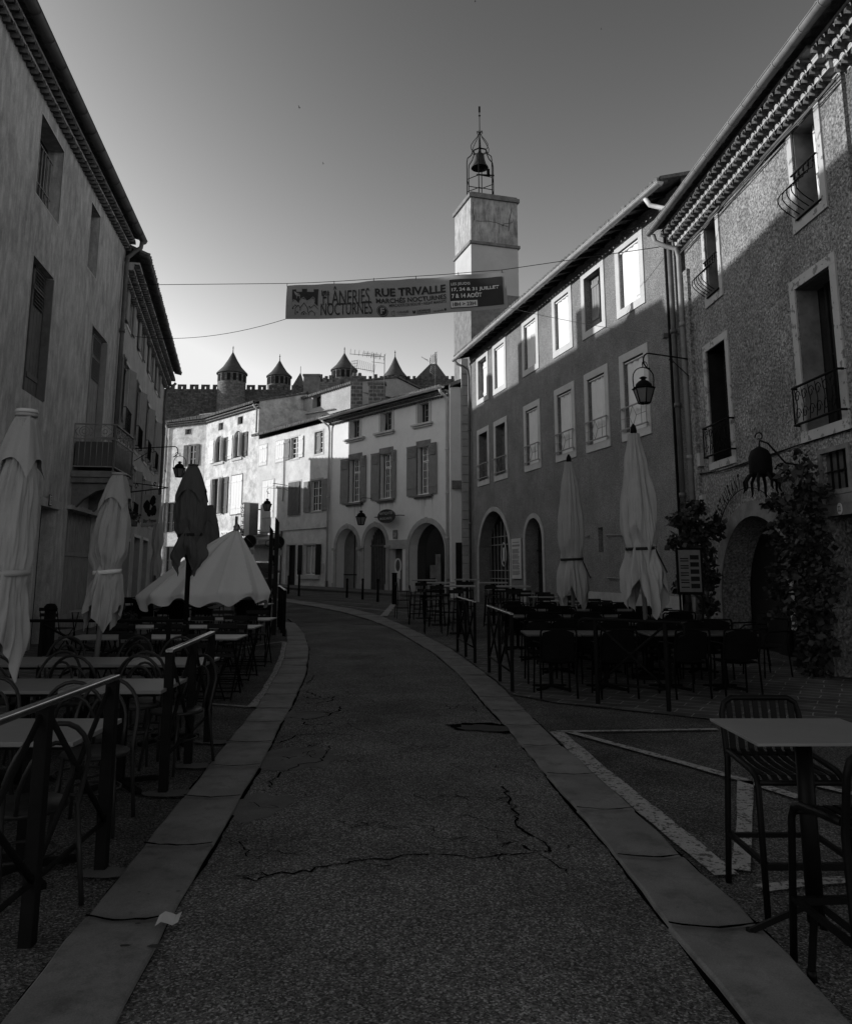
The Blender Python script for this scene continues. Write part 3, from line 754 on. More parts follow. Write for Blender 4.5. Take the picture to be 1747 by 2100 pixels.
for k,row,r in r2op:
    mb=R2.mb(); ring(mb,r,BWD,-.02,.028); o=mb.build('window','stone_pale',R2.e,bevel=.004)
    R2.mb().box((r[0]-.01,-.30,r[1]-.01),(r[2]+.01,-.262,r[3]+.01)).build('pane','glass',o)
    s0,z0,s1,z1=r; W=s1-s0
    if k<=1 and row==0:
        shutter(R2,s0+W*.45,s1-.02,z0,z1,-.24,'wood_dark',o,planks=5); shutter(R2,s0+.02,s0+W*.42,z0,z1,-.25,'wood_grey',o,planks=3)
    elif k==0 and row==1:
        shutter(R2,s0+.05,s0+W*.62,z0,z1,-.22,'wood_pale',o,planks=3); shutter(R2,s0+W*.66,s1-.02,z0,z1,-.25,'wood_dark',o,planks=3)
    elif k==4 and row==1:
        shutter(R2,s0+.02,s0+W*.5,z0+.12,z1,-.22,'wood_mid',o,planks=3); shutter(R2,s0+W*.52,s1-.03,z0,z1,-.25,'wood_dark',o,planks=4)
    else:
        # folding pale shutters, slightly concertinaed
        mb=R2.mb(); n=7; P=[]
        for j in range(n+1):
            P.append((s0+.03+(W-.05)*j/n, -.085+(.04 if j%2 else 0)))
        for j in range(n):
            a,b=P[j],P[j+1]
            mb.poly([(a[0],a[1],z0+.01),(b[0],b[1],z0+.01),(b[0],b[1],z1-.03),(a[0],a[1],z1-.03)])
        mb.box((s0+.02,-.13,z1-.06),(s1-.02,-.02,z1-.03))
        mb.build('shutter','wood_pale',o)
    if row==0:
        mb=R2.mb(); zr=z0+.62; zb=z0+.08
        for zz in(zr,zb): mb.beam((s0-.16,.09,zz),(s1+.16,.09,zz),.035,.03)
        for x in(s0-.1,s1+.1):
            for zz in(zr,zb): mb.beam((x,.0,zz),(x,.09,zz),.02,.02)
        c=(s0+s1)/2; hz=(zr+zb)/2; dw=.17
        D_=[(c-dw,.09,hz),(c,.09,zr-.02),(c+dw,.09,hz),(c,.09,zb+.02)]
        mb.tube(D_,.008,5,closed=True)
        mb.tube([(c-dw,.09,hz),(s0-.13,.09,hz)],.008,5); mb.tube([(c+dw,.09,hz),(s1+.13,.09,hz)],.008,5)
        for x in(s0-.13,s1+.13): mb.tube([(x,.09,zb),(x,.09,zr)],.009,5)
        for x in(s0+.1,s1-.1): mb.tube([(x,.09,zb),(x,.09,zr)],.007,5)
        mb.build('railing','iron_grey',o)
# arched entrance
mb=R2.mb(); ring(mb,ra,.16,-.02,.03,True); o=mb.build('door','stone',R2.e)
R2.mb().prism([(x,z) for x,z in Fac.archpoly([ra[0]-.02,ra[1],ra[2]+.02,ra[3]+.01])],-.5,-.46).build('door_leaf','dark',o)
mb=R2.mb(); 
for k in range(9):
    x=ra[0]+(ra[2]-ra[0])*(k+.5)/9; mb.box((x-.012,-.44,-.2),(x+.012,-.42,ra[3]-.25-abs(k-4)*.1))
for z in(.95,1.25,2.2,2.5): mb.box((ra[0],-.42,z+.3),(ra[2],-.40,z+.33))
mb.box(((ra[0]+ra[2])/2+.1,-.43,-.2),((ra[0]+ra[2])/2+.13,-.39,ra[3]-.05))
mb.build('door_grille','iron_grey',o)
mb=R2.mb(); ring(mb,rb,.15,-.02,.03,True); o=mb.build('window','stone',R2.e)
R2.mb().prism(Fac.archpoly([rb[0]-.02,rb[1],rb[2]+.02,rb[3]+.01]),-.48,-.44).build('pane','glass',o)
mb=R2.mb()
for z in(1.2,1.9,2.6): mb.box((rb[0],-.44,z+.3),(rb[2],-.40,z+.34))
for k in(1,2): x=rb[0]+(rb[2]-rb[0])*k/3; mb.box((x-.02,-.43,0),(x+.02,-.39,rb[3]-.2))
mb.build('glazing_bar','wood_dark',o)
o=R2.mb().box((sq[0],-.28,sq[1]),(sq[2],-.25,sq[3])).build('window_slot','dark',R2.e)
zpl=R2.px(1300,1218)[1]; print('plinth',zpl)
s_b=R2.px(1197,1213)[0]
R2.mb().box((s_b,.0,-.4),(R2.L-.02,.05,zpl)).build('plinth','stone',R2.e)
roof(R2,10.28,.62,3.4,.3,s0=-.15,s1=R2.L+.35)
for k in range(int(R2.L/.62)):
    x=.15+k*.62; R2.mb().beam((x,-.05,10.36),(x,.58,10.20),.08,.12).build('rafter','wood_dark',R2.e)
gutter(R2,10.2,.62,s0=-.25,s1=R2.L+.35)
zb_=10.0
downpipe(R2,[(-.1,.6,10.12),(-.02,.52,9.98),(.1,.3,9.85),(.15,.12,9.7),(.17,.09,9.4),(.17,.09,6),(.17,.09,.4)],.05,'zinc_dark',[(.17,.09,7.2),(.17,.09,3.4)])
downpipe(R2,[(R2.L-.35,.6,10.12),(R2.L-.32,.5,9.95),(R2.L-.1,.3,9.8),(R2.L+.1,.2,9.7)],.055,'zinc')
downpipe(R2,[(R2.L-.22,.12,9.6),(R2.L-.22,.12,7),(R2.L-.22,.12,.3)],.06,'zinc_dark',[(R2.L-.22,.12,6.9),(R2.L-.22,.12,5.2),(R2.L-.22,.12,3.2)])
downpipe(R2,[(R2.L-.42,.1,9.75),(R2.L-.42,.1,.3)],.035,'iron',[])
# small wall hooks with training wires
for i,(xa,ya,xb,yb) in enumerate(((842,1420,903,1414),(1015,1408,1118,1403),(858,1667,910,1665),(1022,1670,1100,1675))):
    p0=R2.px(*zx(xa,ya));p1=R2.px(*zx(xb,yb)); mb=R2.mb()
    mb.tube([(p0[0],.05,p0[1]),(p1[0],.05,p1[1])],.012,6); mb.tube([(p1[0],0,p1[1]),(p1[0],.1,p1[1])],.022,6); mb.tube([(p0[0],0,p0[1]),(p0[0],.06,p0[1])],.018,6)
    mb.build('wall_hook','iron_grey',R2.e)
mb=R2.mb()
for x in(885,1020,1103):
    p0=R2.px(*zx(x,1420)); mb.tube([(p0[0],.04,p0[1]),(p0[0],.04,.5)],.004,4)
mb.build('training_wire','iron_grey',R2.e)
# ---- right near house (rough cast render)
def r1(D): return (6.49-.0375*D,D)
R1=Fac('corner_house','rough-cast house on the right with peeling pale window surrounds and a tiled triple cornice',r1(17.16),r1(10.7),-.5,9.22)
R0=Fac('end_house','dark rough-cast house at the right edge of the picture under the same tiled eaves',(r1(10.7)[0]+.06,10.7),(r1(3)[0]+.06,3.0),-.5,9.2)
z4=lambda x,y:(1292.8+x*.26625,628.9+y*.26625)
z3=lambda x,y:(1222.9+x*.33276,y*.33276)
z5=lambda x,y:(1292.8+x*.26,1013.3+y*.26)
wl=R1.rect(*z4(582,352),*z4(788,1150)); wbig=R1.rect(1631,594.5,1730,860)
wu1=R1.rect(*z3(662,1385),*z3(763,1790)); wu2=R1.rect(*z3(1195,770),*z3(1393,1240))
print('R1 wins',wl,wbig,wu1,wu2)
wu1[1]=wu2[1]=(wu1[1]+wu2[1])/2; wu1[3]=wu2[3]=8.72
aL=R1.px(*z5(700,400))[0]; aC=R1.px(1542,1058); aR=2*aC[0]-aL
ar=[aL,-.4,aR,aC[1]]
dL=R1.px(1687,1061); dr=[dL[0],-.4,min(dL[0]+1.0,R1.L-.25),dL[1]]
gw=R1.rect(1712,962,1745,1013)
print('arch',ar,'door',dr,'L',R1.L,'gw',gw)
for r,dp in((wl,.35),(wbig,.35),(wu1,.3),(wu2,.3)): R1.hole(r,dp)
R1.hole(ar,.55,True); R1.hole(dr,.5)
gw=[dr[0]+.1,dr[3]+.38,min(gw[2],R1.L-.15),dr[3]+.95]; R1.hole(gw,.12)
R1.wall('stucco_R1',7)
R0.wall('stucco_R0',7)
for i,(r,sides,nm) in enumerate(((wl,'LRTB','window'),(wbig,'LRTB','window'),(wu1,'LRB','window'),(wu2,'LRB','window'))):
    mb=R1.mb(); ring(mb,r,.15 if i!=1 else .17,-.02,.03,sides=sides); o=mb.build('window','peeled',R1.e,bevel=.004)
    R1.mb().box((r[0]-.01,-.4,r[1]-.01),(r[2]+.01,-.36,r[3]+.01)).build('pane','glass',o)
    s0,z0,s1,z1=r; W=s1-s0
    R1.mb().box((s0-.004,-.35,z0),(s0+.012,-.02,z1)).box((s0,-.35,z1-.012),(s1,-.02,z1+.004)).build('reveal','wood_dark' if i==0 else 'stone_dark',o)  # dark lining added to stand for shade in the deep recess
    if i==0:
        shutter(R1,s0+W*.1,s0+W*.55,z0,z1,-.34,'wood_dark',o,louvre=.9); shutter(R1,s0+W*.6,s1,z0,z1,-.3,'wood_dark',o,louvre=.9)
    if i==1:
        casement(R1,[s0+W*.28,z0,s0+W*.6,z1],-.35,2,2,m='wood_dark',parent=o,name='casement',pane=False)
        shutter(R1,s0+W*.5,s1,z0,z1,-.33,'wood_dark',o,louvre=.92)
    if i>=2:
        casement(R1,[s0+W*.3,z0,s1,z1],-.28,2,2,m='white' if i==3 else 'wood_grey',parent=o,name='casement',pane=False)
    mb=R1.mb()
    if i<2:
        za,zb=z0+.12,z0+.72
        for zz in(za,zb):
            mb.tube([(s0-.16,-.02,zz),(s0-.15,.12,zz),(s1+.15,.12,zz),(s1+.16,-.02,zz)],.02,6)
        for x in(s0-.13,s1+.13): mb.tube([(x,.12,za),(x,.12,zb)],.014,6)
        n=5 if i==0 else 6
        wd=(s1-s0+.2)/n
        for k in range(n):
            c=s0-.1+wd*(k+.5)
            for sgn in(1,-1):
                zc=(za+zb)/2+sgn*.14
                mb.tube([(c+.09*math.cos(a_)*(1-a_/11),.12,zc+.1*math.sin(a_)*(1-a_/11)) for a_ in [q*.55 for q in range(14)]],.008,4)
            mb.tube([(c-.08,.12,za+.03),(c-.02,.12,(za+zb)/2),(c-.08,.12,zb-.03)],.008,4)
        mb.build('railing','iron',o)
    else:
        za,zb=z0+.04,z0+.80
        for zz,dd in((za,.03),(zb,.06)): mb.beam((s0-.02,dd,zz),(s1+.02,dd,zz),.035,.018)
        n_=5
        for k in range(n_):
            c=s0+(s1-s0)*(k+.5)/n_
            mb.tube([(c,.06,zb),(c,.05,zb-.1),(c,.08,zb-.2)]+[(c,.10+.26*math.sin(q*PI/10),zb-.2-(zb-.2-za)*q/10) for q in range(11)],.009,5)
            mb.tube([(c,.06,zb-.02),(c,.06,zb-.09)],.02,6)
        mb.build('railing','iron',o)
mb=R1.mb(); ring(mb,ar,.28,-.02,.025,True,n=18); o=mb.build('arched_doorway','stone_dark',R1.e)
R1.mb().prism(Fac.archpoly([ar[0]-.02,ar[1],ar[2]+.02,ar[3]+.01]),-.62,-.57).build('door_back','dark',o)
sC=(ar[0]+ar[2])/2; W=ar[2]-ar[0]
mb=R1.mb(); mb.box((sC-.05,-.55,-.1),(sC+.05,-.48,ar[3]-.1)); mb.box((sC+.05,-.53,1.9),(ar[2],-.5,1.98)); mb.box((sC-.4,-.56,.0),(sC-.05,-.5,.85)); mb.build('door_frame','wood_dark',o)
mb=R1.mb(); mb.box((sC+.12,-.53,.55),(sC+.3,-.51,1.15)); mb.box((sC+.1,-.53,1.2),(sC+.28,-.51,1.45)); mb.build('door_notice','paper',o)
mb=R1.mb(); ring(mb,dr,.16,-.02,.03,sides='LT'); mb.box((dr[0]-.16,-.02,dr[3]+.163),(R1.L-.02,.03,dr[3]+.3)); o=mb.build('door_surround','stone_dark',R1.e)
R1.mb().box((dr[0],-.55,-.3),(dr[2],-.5,dr[3]+.01)).build('door','dark',o)
# number plaque 22
c=R1.px(*z4(1630,1556)); 
pl=empty('house_number',R1.w((c[0],.035,c[1])),0,'small oval enamel plaque reading 22 above the doorway at the right edge','house number')
fr=lambda q:R1.w((c[0]+q[0],.035+q[1],c[1]+q[2]))-R1.w((c[0],.035,c[1]))
MB(fr).prism([(.06*math.cos(a*PI/10),.085*math.sin(a*PI/10)) for a in range(20)],0,.012).build('plate','sign_w',pl)
txt('22',lambda x,y:fr((x,.015,y)),'number','ink',pl,(-.035,-.04,.035,.04),.02)
mb=R1.mb(); ring(mb,gw,.07,-.02,.03); o=mb.build('window','stone_dark',R1.e)
mb=R1.mb(); s0,z0,s1,z1=gw
for k in range(1,4): x=s0+(s1-s0)*k/4; mb.box((x-.008,-.06,z0),(x+.008,-.03,z1))
mb.box((s0,-.058,(z0+z1)/2-.008),(s1,-.032,(z0+z1)/2+.008)); mb.build('window_bar','iron',o)
R1.mb().box((s0,-.12,z0),(s1,-.07,z1)).build('pane','zinc_dark',o)
genoise(R1,9.24,3,-.15,R1.L,proj=.155,pitch=.215,hh=.15); genoise(R0,9.24,3,0,R0.L,proj=.155,pitch=.215,hh=.15)
roof(R1,9.35,.62,3.4,.3,s0=-.3,s1=R1.L,tp=.26); roof(R0,9.35,.68,3.4,.3,s0=.0,s1=R0.L,tp=.26)
gutter(R1,9.3,.66,s0=-.4,s1=R1.L,r=.085,m='zinc_mid',joint=.55); gutter(R0,9.3,.72,s0=.0,s1=R0.L,r=.085,m='zinc_mid',joint=.55)
downpipe(R1,[(-.3,.6,9.22),(-.3,.55,9.05),(-.2,.35,8.9),(-.08,.16,8.8),(-.06,.12,8.6),(-.06,.12,.3)],.055,'zinc_mid',[(-.06,.12,7),(-.06,.12,4)])
R1.mb().box((-.02,.0,-.3),(.24,.07,8.2)).build('corner_strip','stucco_R1',R1.e)
mb=R1.mb()
for k in range(4):
    mb.tube([(x*R1.L/12,.04+.02*k+.01*math.sin(x*2.1+k),8.76-.035*k+.015*math.sin(x*1.7+k*2)) for x in range(13)],.012,5)
mb.tube([(R1.L*.25,.06,8.76),(R1.L*.34,.06,8.75)],.035,8); mb.tube([(R1.L*.62,.06,8.76),(R1.L*.8,.06,8.75)],.035,8)
mb.build('cable_run','zinc_dark',R1.e)
mb=R1.mb()
P0=R1.px(1425,975);P1=R1.px(1545,948);P2=R1.px(1640,910);P3=R1.px(1747,880)
for k in range(2): mb.tube([(P0[0],.03,P0[1]+.02*k),((P0[0]+P1[0])/2,.04,(P0[1]+P1[1])/2-.03),(P1[0],.03,P1[1]+.03*k),(P2[0],.03,P2[1]-.02),(R1.L,.03,P3[1])],.011,5)
mb.build('cable_run','iron',R1.e)
mb=R1.mb(); mb.tube([(P0[0]+.1,.03,P0[1]-.1),(P0[0]+.1,.03,P0[1]-.9)],.02,6)
for v_ in(1035,1095,950): 
    q=R1.px(1420,v_); mb.box((.26,.0,q[1]-.14),(.42,.09,q[1]+.14))
mb.build('junction_box','stone',R1.e)
# ---- left near house
l1=lambda D:(-5.04-.158*D,D)
L1=Fac('townhouse','tall streaked plaster townhouse on the left with barred windows and an iron balcony',l1(3.5),l1(21.1),-.5,10.45)
za=lambda x,y:(x*.33276,y*.33276); zb2=lambda x,y:(x*.33276,628.9+y*.33276)
wa=L1.rect(87,237,122,466); wb=L1.rect(189.7,410.3,199,573); wb[2]=L1.px(207,442.6)[0]; wa[2]=L1.px(132.4,313.8)[0]
wc=L1.rect(68.9,532.4,88,825); wc[2]=L1.px(109.8,574)[0]; wd=L1.rect(188.7,657,214.6,858.5); wd[2]=L1.px(220.6,693.8)[0]
wd[0]=L1.px(188,700)[0]
print('L1',[[round(x,2) for x in q] for q in(wa,wb,wc,wd)],L1.L)
wa[1]=wb[1]=(wa[1]+wb[1])/2; wa[3]=wb[3]=(wa[3]+wb[3])/2
wc[3]=wd[3]=(wc[3]+wd[3])/2; zfl=3.75; wd[1]=zfl
de=L1.rect(81.5,1036.5,100,1200); de[2]=L1.px(118,1045)[0]; de[1]=-.4
df=L1.rect(140,1044,180,1200); df[2]=L1.px(203,1058)[0]; df[1]=-.4
print('doors',de,df)
for r in(wa,wb): L1.hole(r,.32)
for r in(wc,wd): L1.hole(r,.32)
# earlier openings of the same rows, nearer than the frame
L1.hole(de,.3); L1.hole(df,.18)
L1.wall('stucco_L1',8)
for r in(wa,wb):
    mb=L1.mb(); ring(mb,r,.03,-.02,.006); o=mb.build('window','stone_pale',L1.e)
    L1.mb().box((r[0]-.01,-.36,r[1]-.01),(r[2]+.01,-.325,r[3]+.01)).build('pane','glass',o)
    mb=L1.mb(); n=8; W=(r[2]-r[0])
    for k in range(n): x=r[0]+W*(k+.5)/n; mb.tube([(x,-.2,r[1]),(x,-.2,r[3]-.32)],.014,6)
    mb.beam((r[0],-.2,r[3]-.3),(r[2],-.2,r[3]-.3),.03,.02); mb.beam((r[0],-.2,r[1]+.5),(r[2],-.2,r[1]+.5),.03,.02)
    mb.build('window_bar','iron_grey',o)
for r,mm in((wc,'wood_grey'),(wd,'wood_pale')):
    mb=L1.mb(); ring(mb,r,.04,-.02,.006,sides='LRT'); o=mb.build('window','stone',L1.e)
    L1.mb().box((r[0]-.01,-.36,r[1]-.01),(r[2]+.01,-.325,r[3]+.01)).build('pane','glass',o)
    W=r[2]-r[0]; mb=L1.mb()
    # shutters folded against the far reveal and one closed leaf
    shutter(L1,r[0]+W*.02,r[0]+W*.5,r[1],r[3],-.31,'wood_dark',o)
    shutter(L1,r[0]+W*.42,r[2]-.02,r[1],r[3],-.16,'wood_grey' if r is wc else 'wood_door',o,louvre=.3)
    mb.box((r[2]-.05,-.12,r[1]+.02),(r[2]-.01,.03,r[3]-.05)); mb.build('shutter','wood_grey' if r is wc else 'wood_door',o)
# balcony
sb0=L1.px(152,900)[0]; sb1=sb0+1.95; bw=.87
o=L1.mb().box((sb0-.05,-.01,zfl-.14),(sb1+.05,bw+.06,zfl)).box((sb0,-.01,zfl-.26),(sb1,bw-.02,zfl-.143)).build('balcony','stone_dark',L1.e,bevel=.01)
for x in(sb0+.12,sb1-.3): L1.mb().prism([(0,zfl-.27),(.8,zfl-.27),(.78,zfl-.36),(.5,zfl-.44),(.25,zfl-.62),(0,zfl-.9)],x,x+.18,ax=0).build('bracket','stone_dark',o)
mb=L1.mb(); zt=zfl+1.05; zm=zfl+.72; zbm=zfl+.1
def seg(a,b,scr=3):
    a=Vector(a);b=Vector(b); L_=(b-a).length; t=(b-a)/L_
    for zz in(zt,zm,zbm): mb.beam(a+Vector((0,0,zz)),b+Vector((0,0,zz)),.03 if zz!=zt else .06,.025)
    n=max(4,int(L_/.11))
    for k in range(n+1):
        q=a+t*(L_*k/n); mb.tube([q+Vector((0,0,zbm)),q+Vector((0,0,zm))],.009,5)
    m=max(2,round(L_/.42))
    for k in range(m):
        c=a+t*(L_*(k+.5)/m); hh=(zt+zm)/2; h=(zt-zm)/2-.02
        if k%2==0:
            for r_ in(.11,.055): mb.tube([c+t*(r_*math.cos(x*PI/6))+Vector((0,0,hh+r_*math.sin(x*PI/6))) for x in range(12)],.009,5,closed=True)
            for sg in(-1,1): mb.tube([c+t*(sg*.2)+Vector((0,0,hh)),c+t*(sg*.12)+Vector((0,0,hh+.1))],.008,4); mb.tube([c+t*(sg*.2)+Vector((0,0,hh)),c+t*(sg*.12)+Vector((0,0,hh-.1))],.008,4)
        else:
            mb.tube([c+t*(-.18)+Vector((0,0,hh)),c+Vector((0,0,hh+h)),c+t*.18+Vector((0,0,hh)),c+Vector((0,0,hh-h))],.009,5,closed=True)
            mb.tube([c+t*(.05*math.cos(x*PI/6))+Vector((0,0,hh+.05*math.sin(x*PI/6))) for x in range(12)],.008,5,closed=True)
    for q in(a,b): mb.beam(q+Vector((0,0,zfl)),q+Vector((0,0,zt)),.035,.035)
seg((sb0,.0,0),(sb0,bw,0)); seg((sb0,bw,0),(sb1,bw,0)); seg((sb1,bw,0),(sb1,0,0))
mb.build('railing','iron_grey',o)
L1.mb().box((sb0+.04,.04,zfl+.1),(sb1-.04,bw-.05,zfl+.66)).build('canvas_screen','canvas_d',o)
# doors of left house
mb=L1.mb(); ring(mb,de,.17,-.02,.04,sides='LRT'); o=mb.build('door','stone',L1.e,bevel=.01)
mb=L1.mb(); mb.box((de[0],-.34,-.4),(de[2],-.3,de[3])); mb.build('door_leaf','wood_dark',o)
mb=L1.mb(); 
for z in(.6,1.3,2.0): mb.box((de[0]+.1,-.3,z),(de[2]-.1,-.285,z+.5))
mb.build('door_panel','wood_grey',o)
mb=L1.mb(); mb.box((df[0]-.1,-.02,df[3]),(df[2]+.1,.10,df[3]+.09)); o=mb.build('door','stone',L1.e)
mb=L1.mb(); mb.box((df[0],-.2,-.4),(df[2],-.17,df[3]))
for k in range(1,12): x=df[0]+(df[2]-df[0])*k/12; mb.box((x-.006,-.17,-.3),(x+.006,-.158,df[3]))
for z in(.5,1.9): mb.box((df[0]+.04,-.16,z),(df[2]-.04,-.145,z+.1))
mb.build('door_leaf','wood_door',o)
c=L1.px(98,1026); 
pl=empty('house_number',L1.w((c[0],.05,c[1])),0,'small rectangular enamel plaque reading 15 above the stone-framed door on the left','house number')
fq=lambda q,c=c:L1.w((c[0]+q[0],.05+q[1],c[1]+q[2]))-L1.w((c[0],.05,c[1]))
MB(fq).prism([(-.08,-.11),(.08,-.11),(.08,.11),(-.08,.11)],0,.012).build('plate','wood_dark',pl)
MB(fq).prism([(-.065,-.095),(.065,-.095),(.065,.095),(-.065,.095)],.012,.016).build('plate_face','sign_w',pl)
txt('15',lambda x,y:fq((x,.02,y)),'number','ink',pl,(-.05,-.07,.05,.07),.01)
genoise(L1,10.68,2,0,L1.L,proj=.13,pitch=.2,hh=.15)
roof(L1,10.78,.42,4.2,.27,s0=-.1,s1=L1.L+.2,tp=.2)
gutter(L1,10.78,.42,s0=-.1,s1=L1.L+.3,r=.1,m='zinc_dark')
e_=L1.L
downpipe(L1,[(e_+.1,.42,10.7),(e_+.08,.4,10.5),(e_-.05,.25,10.3),(e_-.15,.12,10.1),(e_-.16,.1,9.8),(e_-.16,.1,.2)],.06,'zinc_dark',[(e_-.16,.1,8),(e_-.16,.1,5)])
# ---- second left house
l2=lambda D:(-3.45-.2364*D,D)
L2=Fac('townhouse','narrow pale house beyond the left downpipe with open louvred shutters and deep tiled eaves',l2(21.25),l2(35),-.5,10.15)
def rr(fa,u0,v0,u1,v1): return fa.rect(u0,v0,u1,v1)
holes=[]
for k,c in enumerate((1.9,5.0,8.1,11.0)): holes.append(('a',[c-.5,8.75,c+.5,9.85]))
for k,c in enumerate((2.1,5.3,8.3,11.2)): holes.append(('b',[c-.55,5.5,c+.55,7.65]))
for k,c in enumerate((5.3,8.3,11.2)): holes.append(('c',[c-.55,3.3,c+.55,4.9]))
holes+= [('d',[1.0,-.3,2.4,2.6]),('d',[3.6,.6,5.4,2.5]),('d',[6.4,-.2,8.2,2.7]),('d',[9.2,-.2,11.0,2.7])]
for k_,r in holes: L2.hole(r,.22)
L2.wall('stucco_L2',8)
for k_,r in holes:
    s0,z0,s1,z1=r; W=s1-s0; mb=L2.mb(); ring(mb,r,.1,-.02,.02,sides='LRTB' if k_!='d' else 'LRT'); o=mb.build('window' if k_!='d' else 'door','stone_pale',L2.e)
    if k_=='d':
        L2.mb().box((s0-.01,-.26,z0),(s1+.01,-.22,z1)).build('door_leaf','wood_dark',o)
        mb=L2.mb(); 
        for q in(.3,.55): mb.box((s0+.1,-.22,z0+(z1-z0)*q),(s0+W/2-.05,-.2,z0+(z1-z0)*(q+.2))); mb.box((s0+W/2+.05,-.22,z0+(z1-z0)*q),(s1-.1,-.2,z0+(z1-z0)*(q+.2)))
        mb.build('door_panel','wood_mid',o)
        continue
    casement(L2,r,-.2,2,3,m='white',parent=o,name='casement')
    if k_=='a':
        # hinged top shutter leaves angled off the wall
        for sx,sg in((s0,-1),(s1,1)):
            mb=L2.mb(); mb.beam((sx+sg*.02,.03,(z0+z1)/2),(sx+sg*.38,.22,(z0+z1)/2),z1-z0,.035,up=(0,1,0)) if False else mb.prism([(sx,z0-.05),(sx+sg*.5,z0-.05),(sx+sg*.5,z1),(sx,z1)],.04,.08)
            mb.build('shutter','wood_mid',o)
    else:
        for sx,sg in((s0,-1),(s1,1)):
            a,b=(sx-.6,sx-.02) if sg<0 else (sx+.02,sx+.6)
            if sg>0:
                # half-open leaf standing off the wall
                mb=L2.mb(); mb.prism([(s1+.04,.03),(s1+.46,.17),(s1+.475,.14),(s1+.05,.0)],z0,z1,ax=2)
                mb.build('shutter','wood_mid',o)
            else: shutter(L2,a,b,z0-.03,z1+.03,.035,'wood_mid',o,louvre=.85)
    if k_=='b' or k_=='c':
        mb=L2.mb()
        for zz in(z0+.1,z0+.75 if k_=='b' else z0+.45): mb.tube([(s0-.08,0,zz),(s0-.06,.14,zz),(s1+.06,.14,zz),(s1+.08,0,zz)],.014,5)
        for q in range(9): x=s0+W*q/8; mb.tube([(x,.14,z0+.1),(x,.14,z0+(.75 if k_=='b' else .45))],.008,4)
        mb.build('railing','iron',o)
genoise(L2,10.1,3,0,L2.L,proj=.15,pitch=.22,hh=.17)
roof(L2,10.32,.68,5,.42,s0=-.1,s1=L2.L+.1,tp=.22)
mb=L2.mb(); e_=L2.L
mb.tube([(e_-.1,.5,9.85),(e_-.1,.3,9.6),(e_-.2,.12,9.5),(e_-.2,.1,9.2),(e_-.2,.1,.3)],.06,8); mb.build('downpipe','zinc_dark',L2.e)
for s_,w_,t_ in((3.2,.9,13.6),(7.4,1.3,13.9),(11.5,.8,13.5)):
    L2.mb().box((s_,-4.6,11.5),(s_+w_,-3.9,t_)).build('chimney','brick_ch',L2.e)  # out of sight, added for the chimney shapes in the shadow opposite
# third left row: mostly hidden, stepped blocks added to shadow the far fronts
def blockhouse(name,label,quad,z,ridge,m,mr='tile',parts=True):
    """simple house: footprint quad (ccw), eave height z, ridge height; ridge along the first edge"""
    c=sum((Vector((x,y,0)) for x,y in quad),Vector())/4; g=G(c.y); c.z=g
    e=empty(name,c,0,label,'building')
    P=[Vector((x,y,0))-Vector((c.x,c.y,0)) for x,y in quad]
    mb=MB(); lo=[mb.p((p.x,p.y,-1.2)) for p in P]; hi=[mb.p((p.x,p.y,z-g)) for p in P]
    for k in range(4): mb.face((lo[k],lo[(k+1)%4],hi[(k+1)%4],hi[k]))
    m0=(P[1]+P[2])/2;m1=(P[3]+P[0])/2
    a=mb.p((m0.x,m0.y,ridge-g));b=mb.p((m1.x,m1.y,ridge-g)); mb.face((hi[1],hi[2],a));mb.face((hi[3],hi[0],b))
    wl_=mb.build('wall',m,e)
    mb=MB()
    def up(p,z_,k=1.06): return Vector((p.x*k,p.y*k,z_-g))
    zz=z-(ridge-z)*.06
    for q in((0,1),(2,3)):
        A=up(P[q[0]],zz);B=up(P[q[1]],zz); Mb=up(m0,ridge+.05);Ma=up(m1,ridge+.05)
        if q==(2,3): Ma,Mb=Mb,Ma
        n=max(6,int((B-A).length/.25)); I=[]
        for k in range(n*2+1):
            t=k/(n*2); h=.06 if k%2 else 0
            I.append((mb.p(A.lerp(B,t)+Vector((0,0,h))),mb.p(Ma.lerp(Mb,t)+Vector((0,0,h))),mb.p(A.lerp(B,t)+Vector((0,0,-.1)))))
        for u_,v_ in zip(I,I[1:]): mb.face((u_[0],v_[0],v_[1],u_[1])); mb.face((u_[0],v_[0],v_[2],u_[2]))
    mb.build('roof',mr,e)
    return e
def housewin(e,pos,sz,nrm,frame='stone_pale'):
    """window with pane on a blockhouse; pos world centre, nrm outward unit"""
    n=Vector((nrm[0],nrm[1],0)).normalized(); t=Vector((-n.y,n.x,0))
    fr=lambda q: Vector(pos)-e.location+t*q[0]+n*q[1]+Vector((0,0,q[2]))
    w_,h_=sz; mb=MB(fr); ring(mb,[-w_/2,-h_/2,w_/2,h_/2],.08,-.02,.03); o=mb.build('window',frame,e)
    MB(fr).box((-w_/2,-.01,-h_/2),(w_/2,.012,h_/2)).build('pane','glass',o)
    return o
b3a=blockhouse('townhouse','shaded house with a projecting gutter just past the louvred house on the left',[(-12.0,35.1),(-14.6,43.4),(-21,42),(-20,34)],12.3,14.0,'stucco_L2')  # eave and ridge raised so it shades the cream house
b3b=blockhouse('townhouse','unseen narrow house third along the left row, added to shadow the far fronts',[(-15.2,43.5),(-16.1,46.3),(-23,45),(-22,42.3)],10.3,10.9,'stucco_L2')
b3d=blockhouse('townhouse','unseen low house fourth along the left row, added to shadow the far fronts',[(-16.3,46.4),(-17.0,49.0),(-24,48),(-23.2,45.4)],8.6,9.2,'stucco_L2')
b3e=blockhouse('shadow_block','unseen low block ending the left row, added to step its shadow down',[(-17.2,49.1),(-17.9,51.6),(-25,50.5),(-24.2,48.2)],5.6,6.2,'stucco_L2')
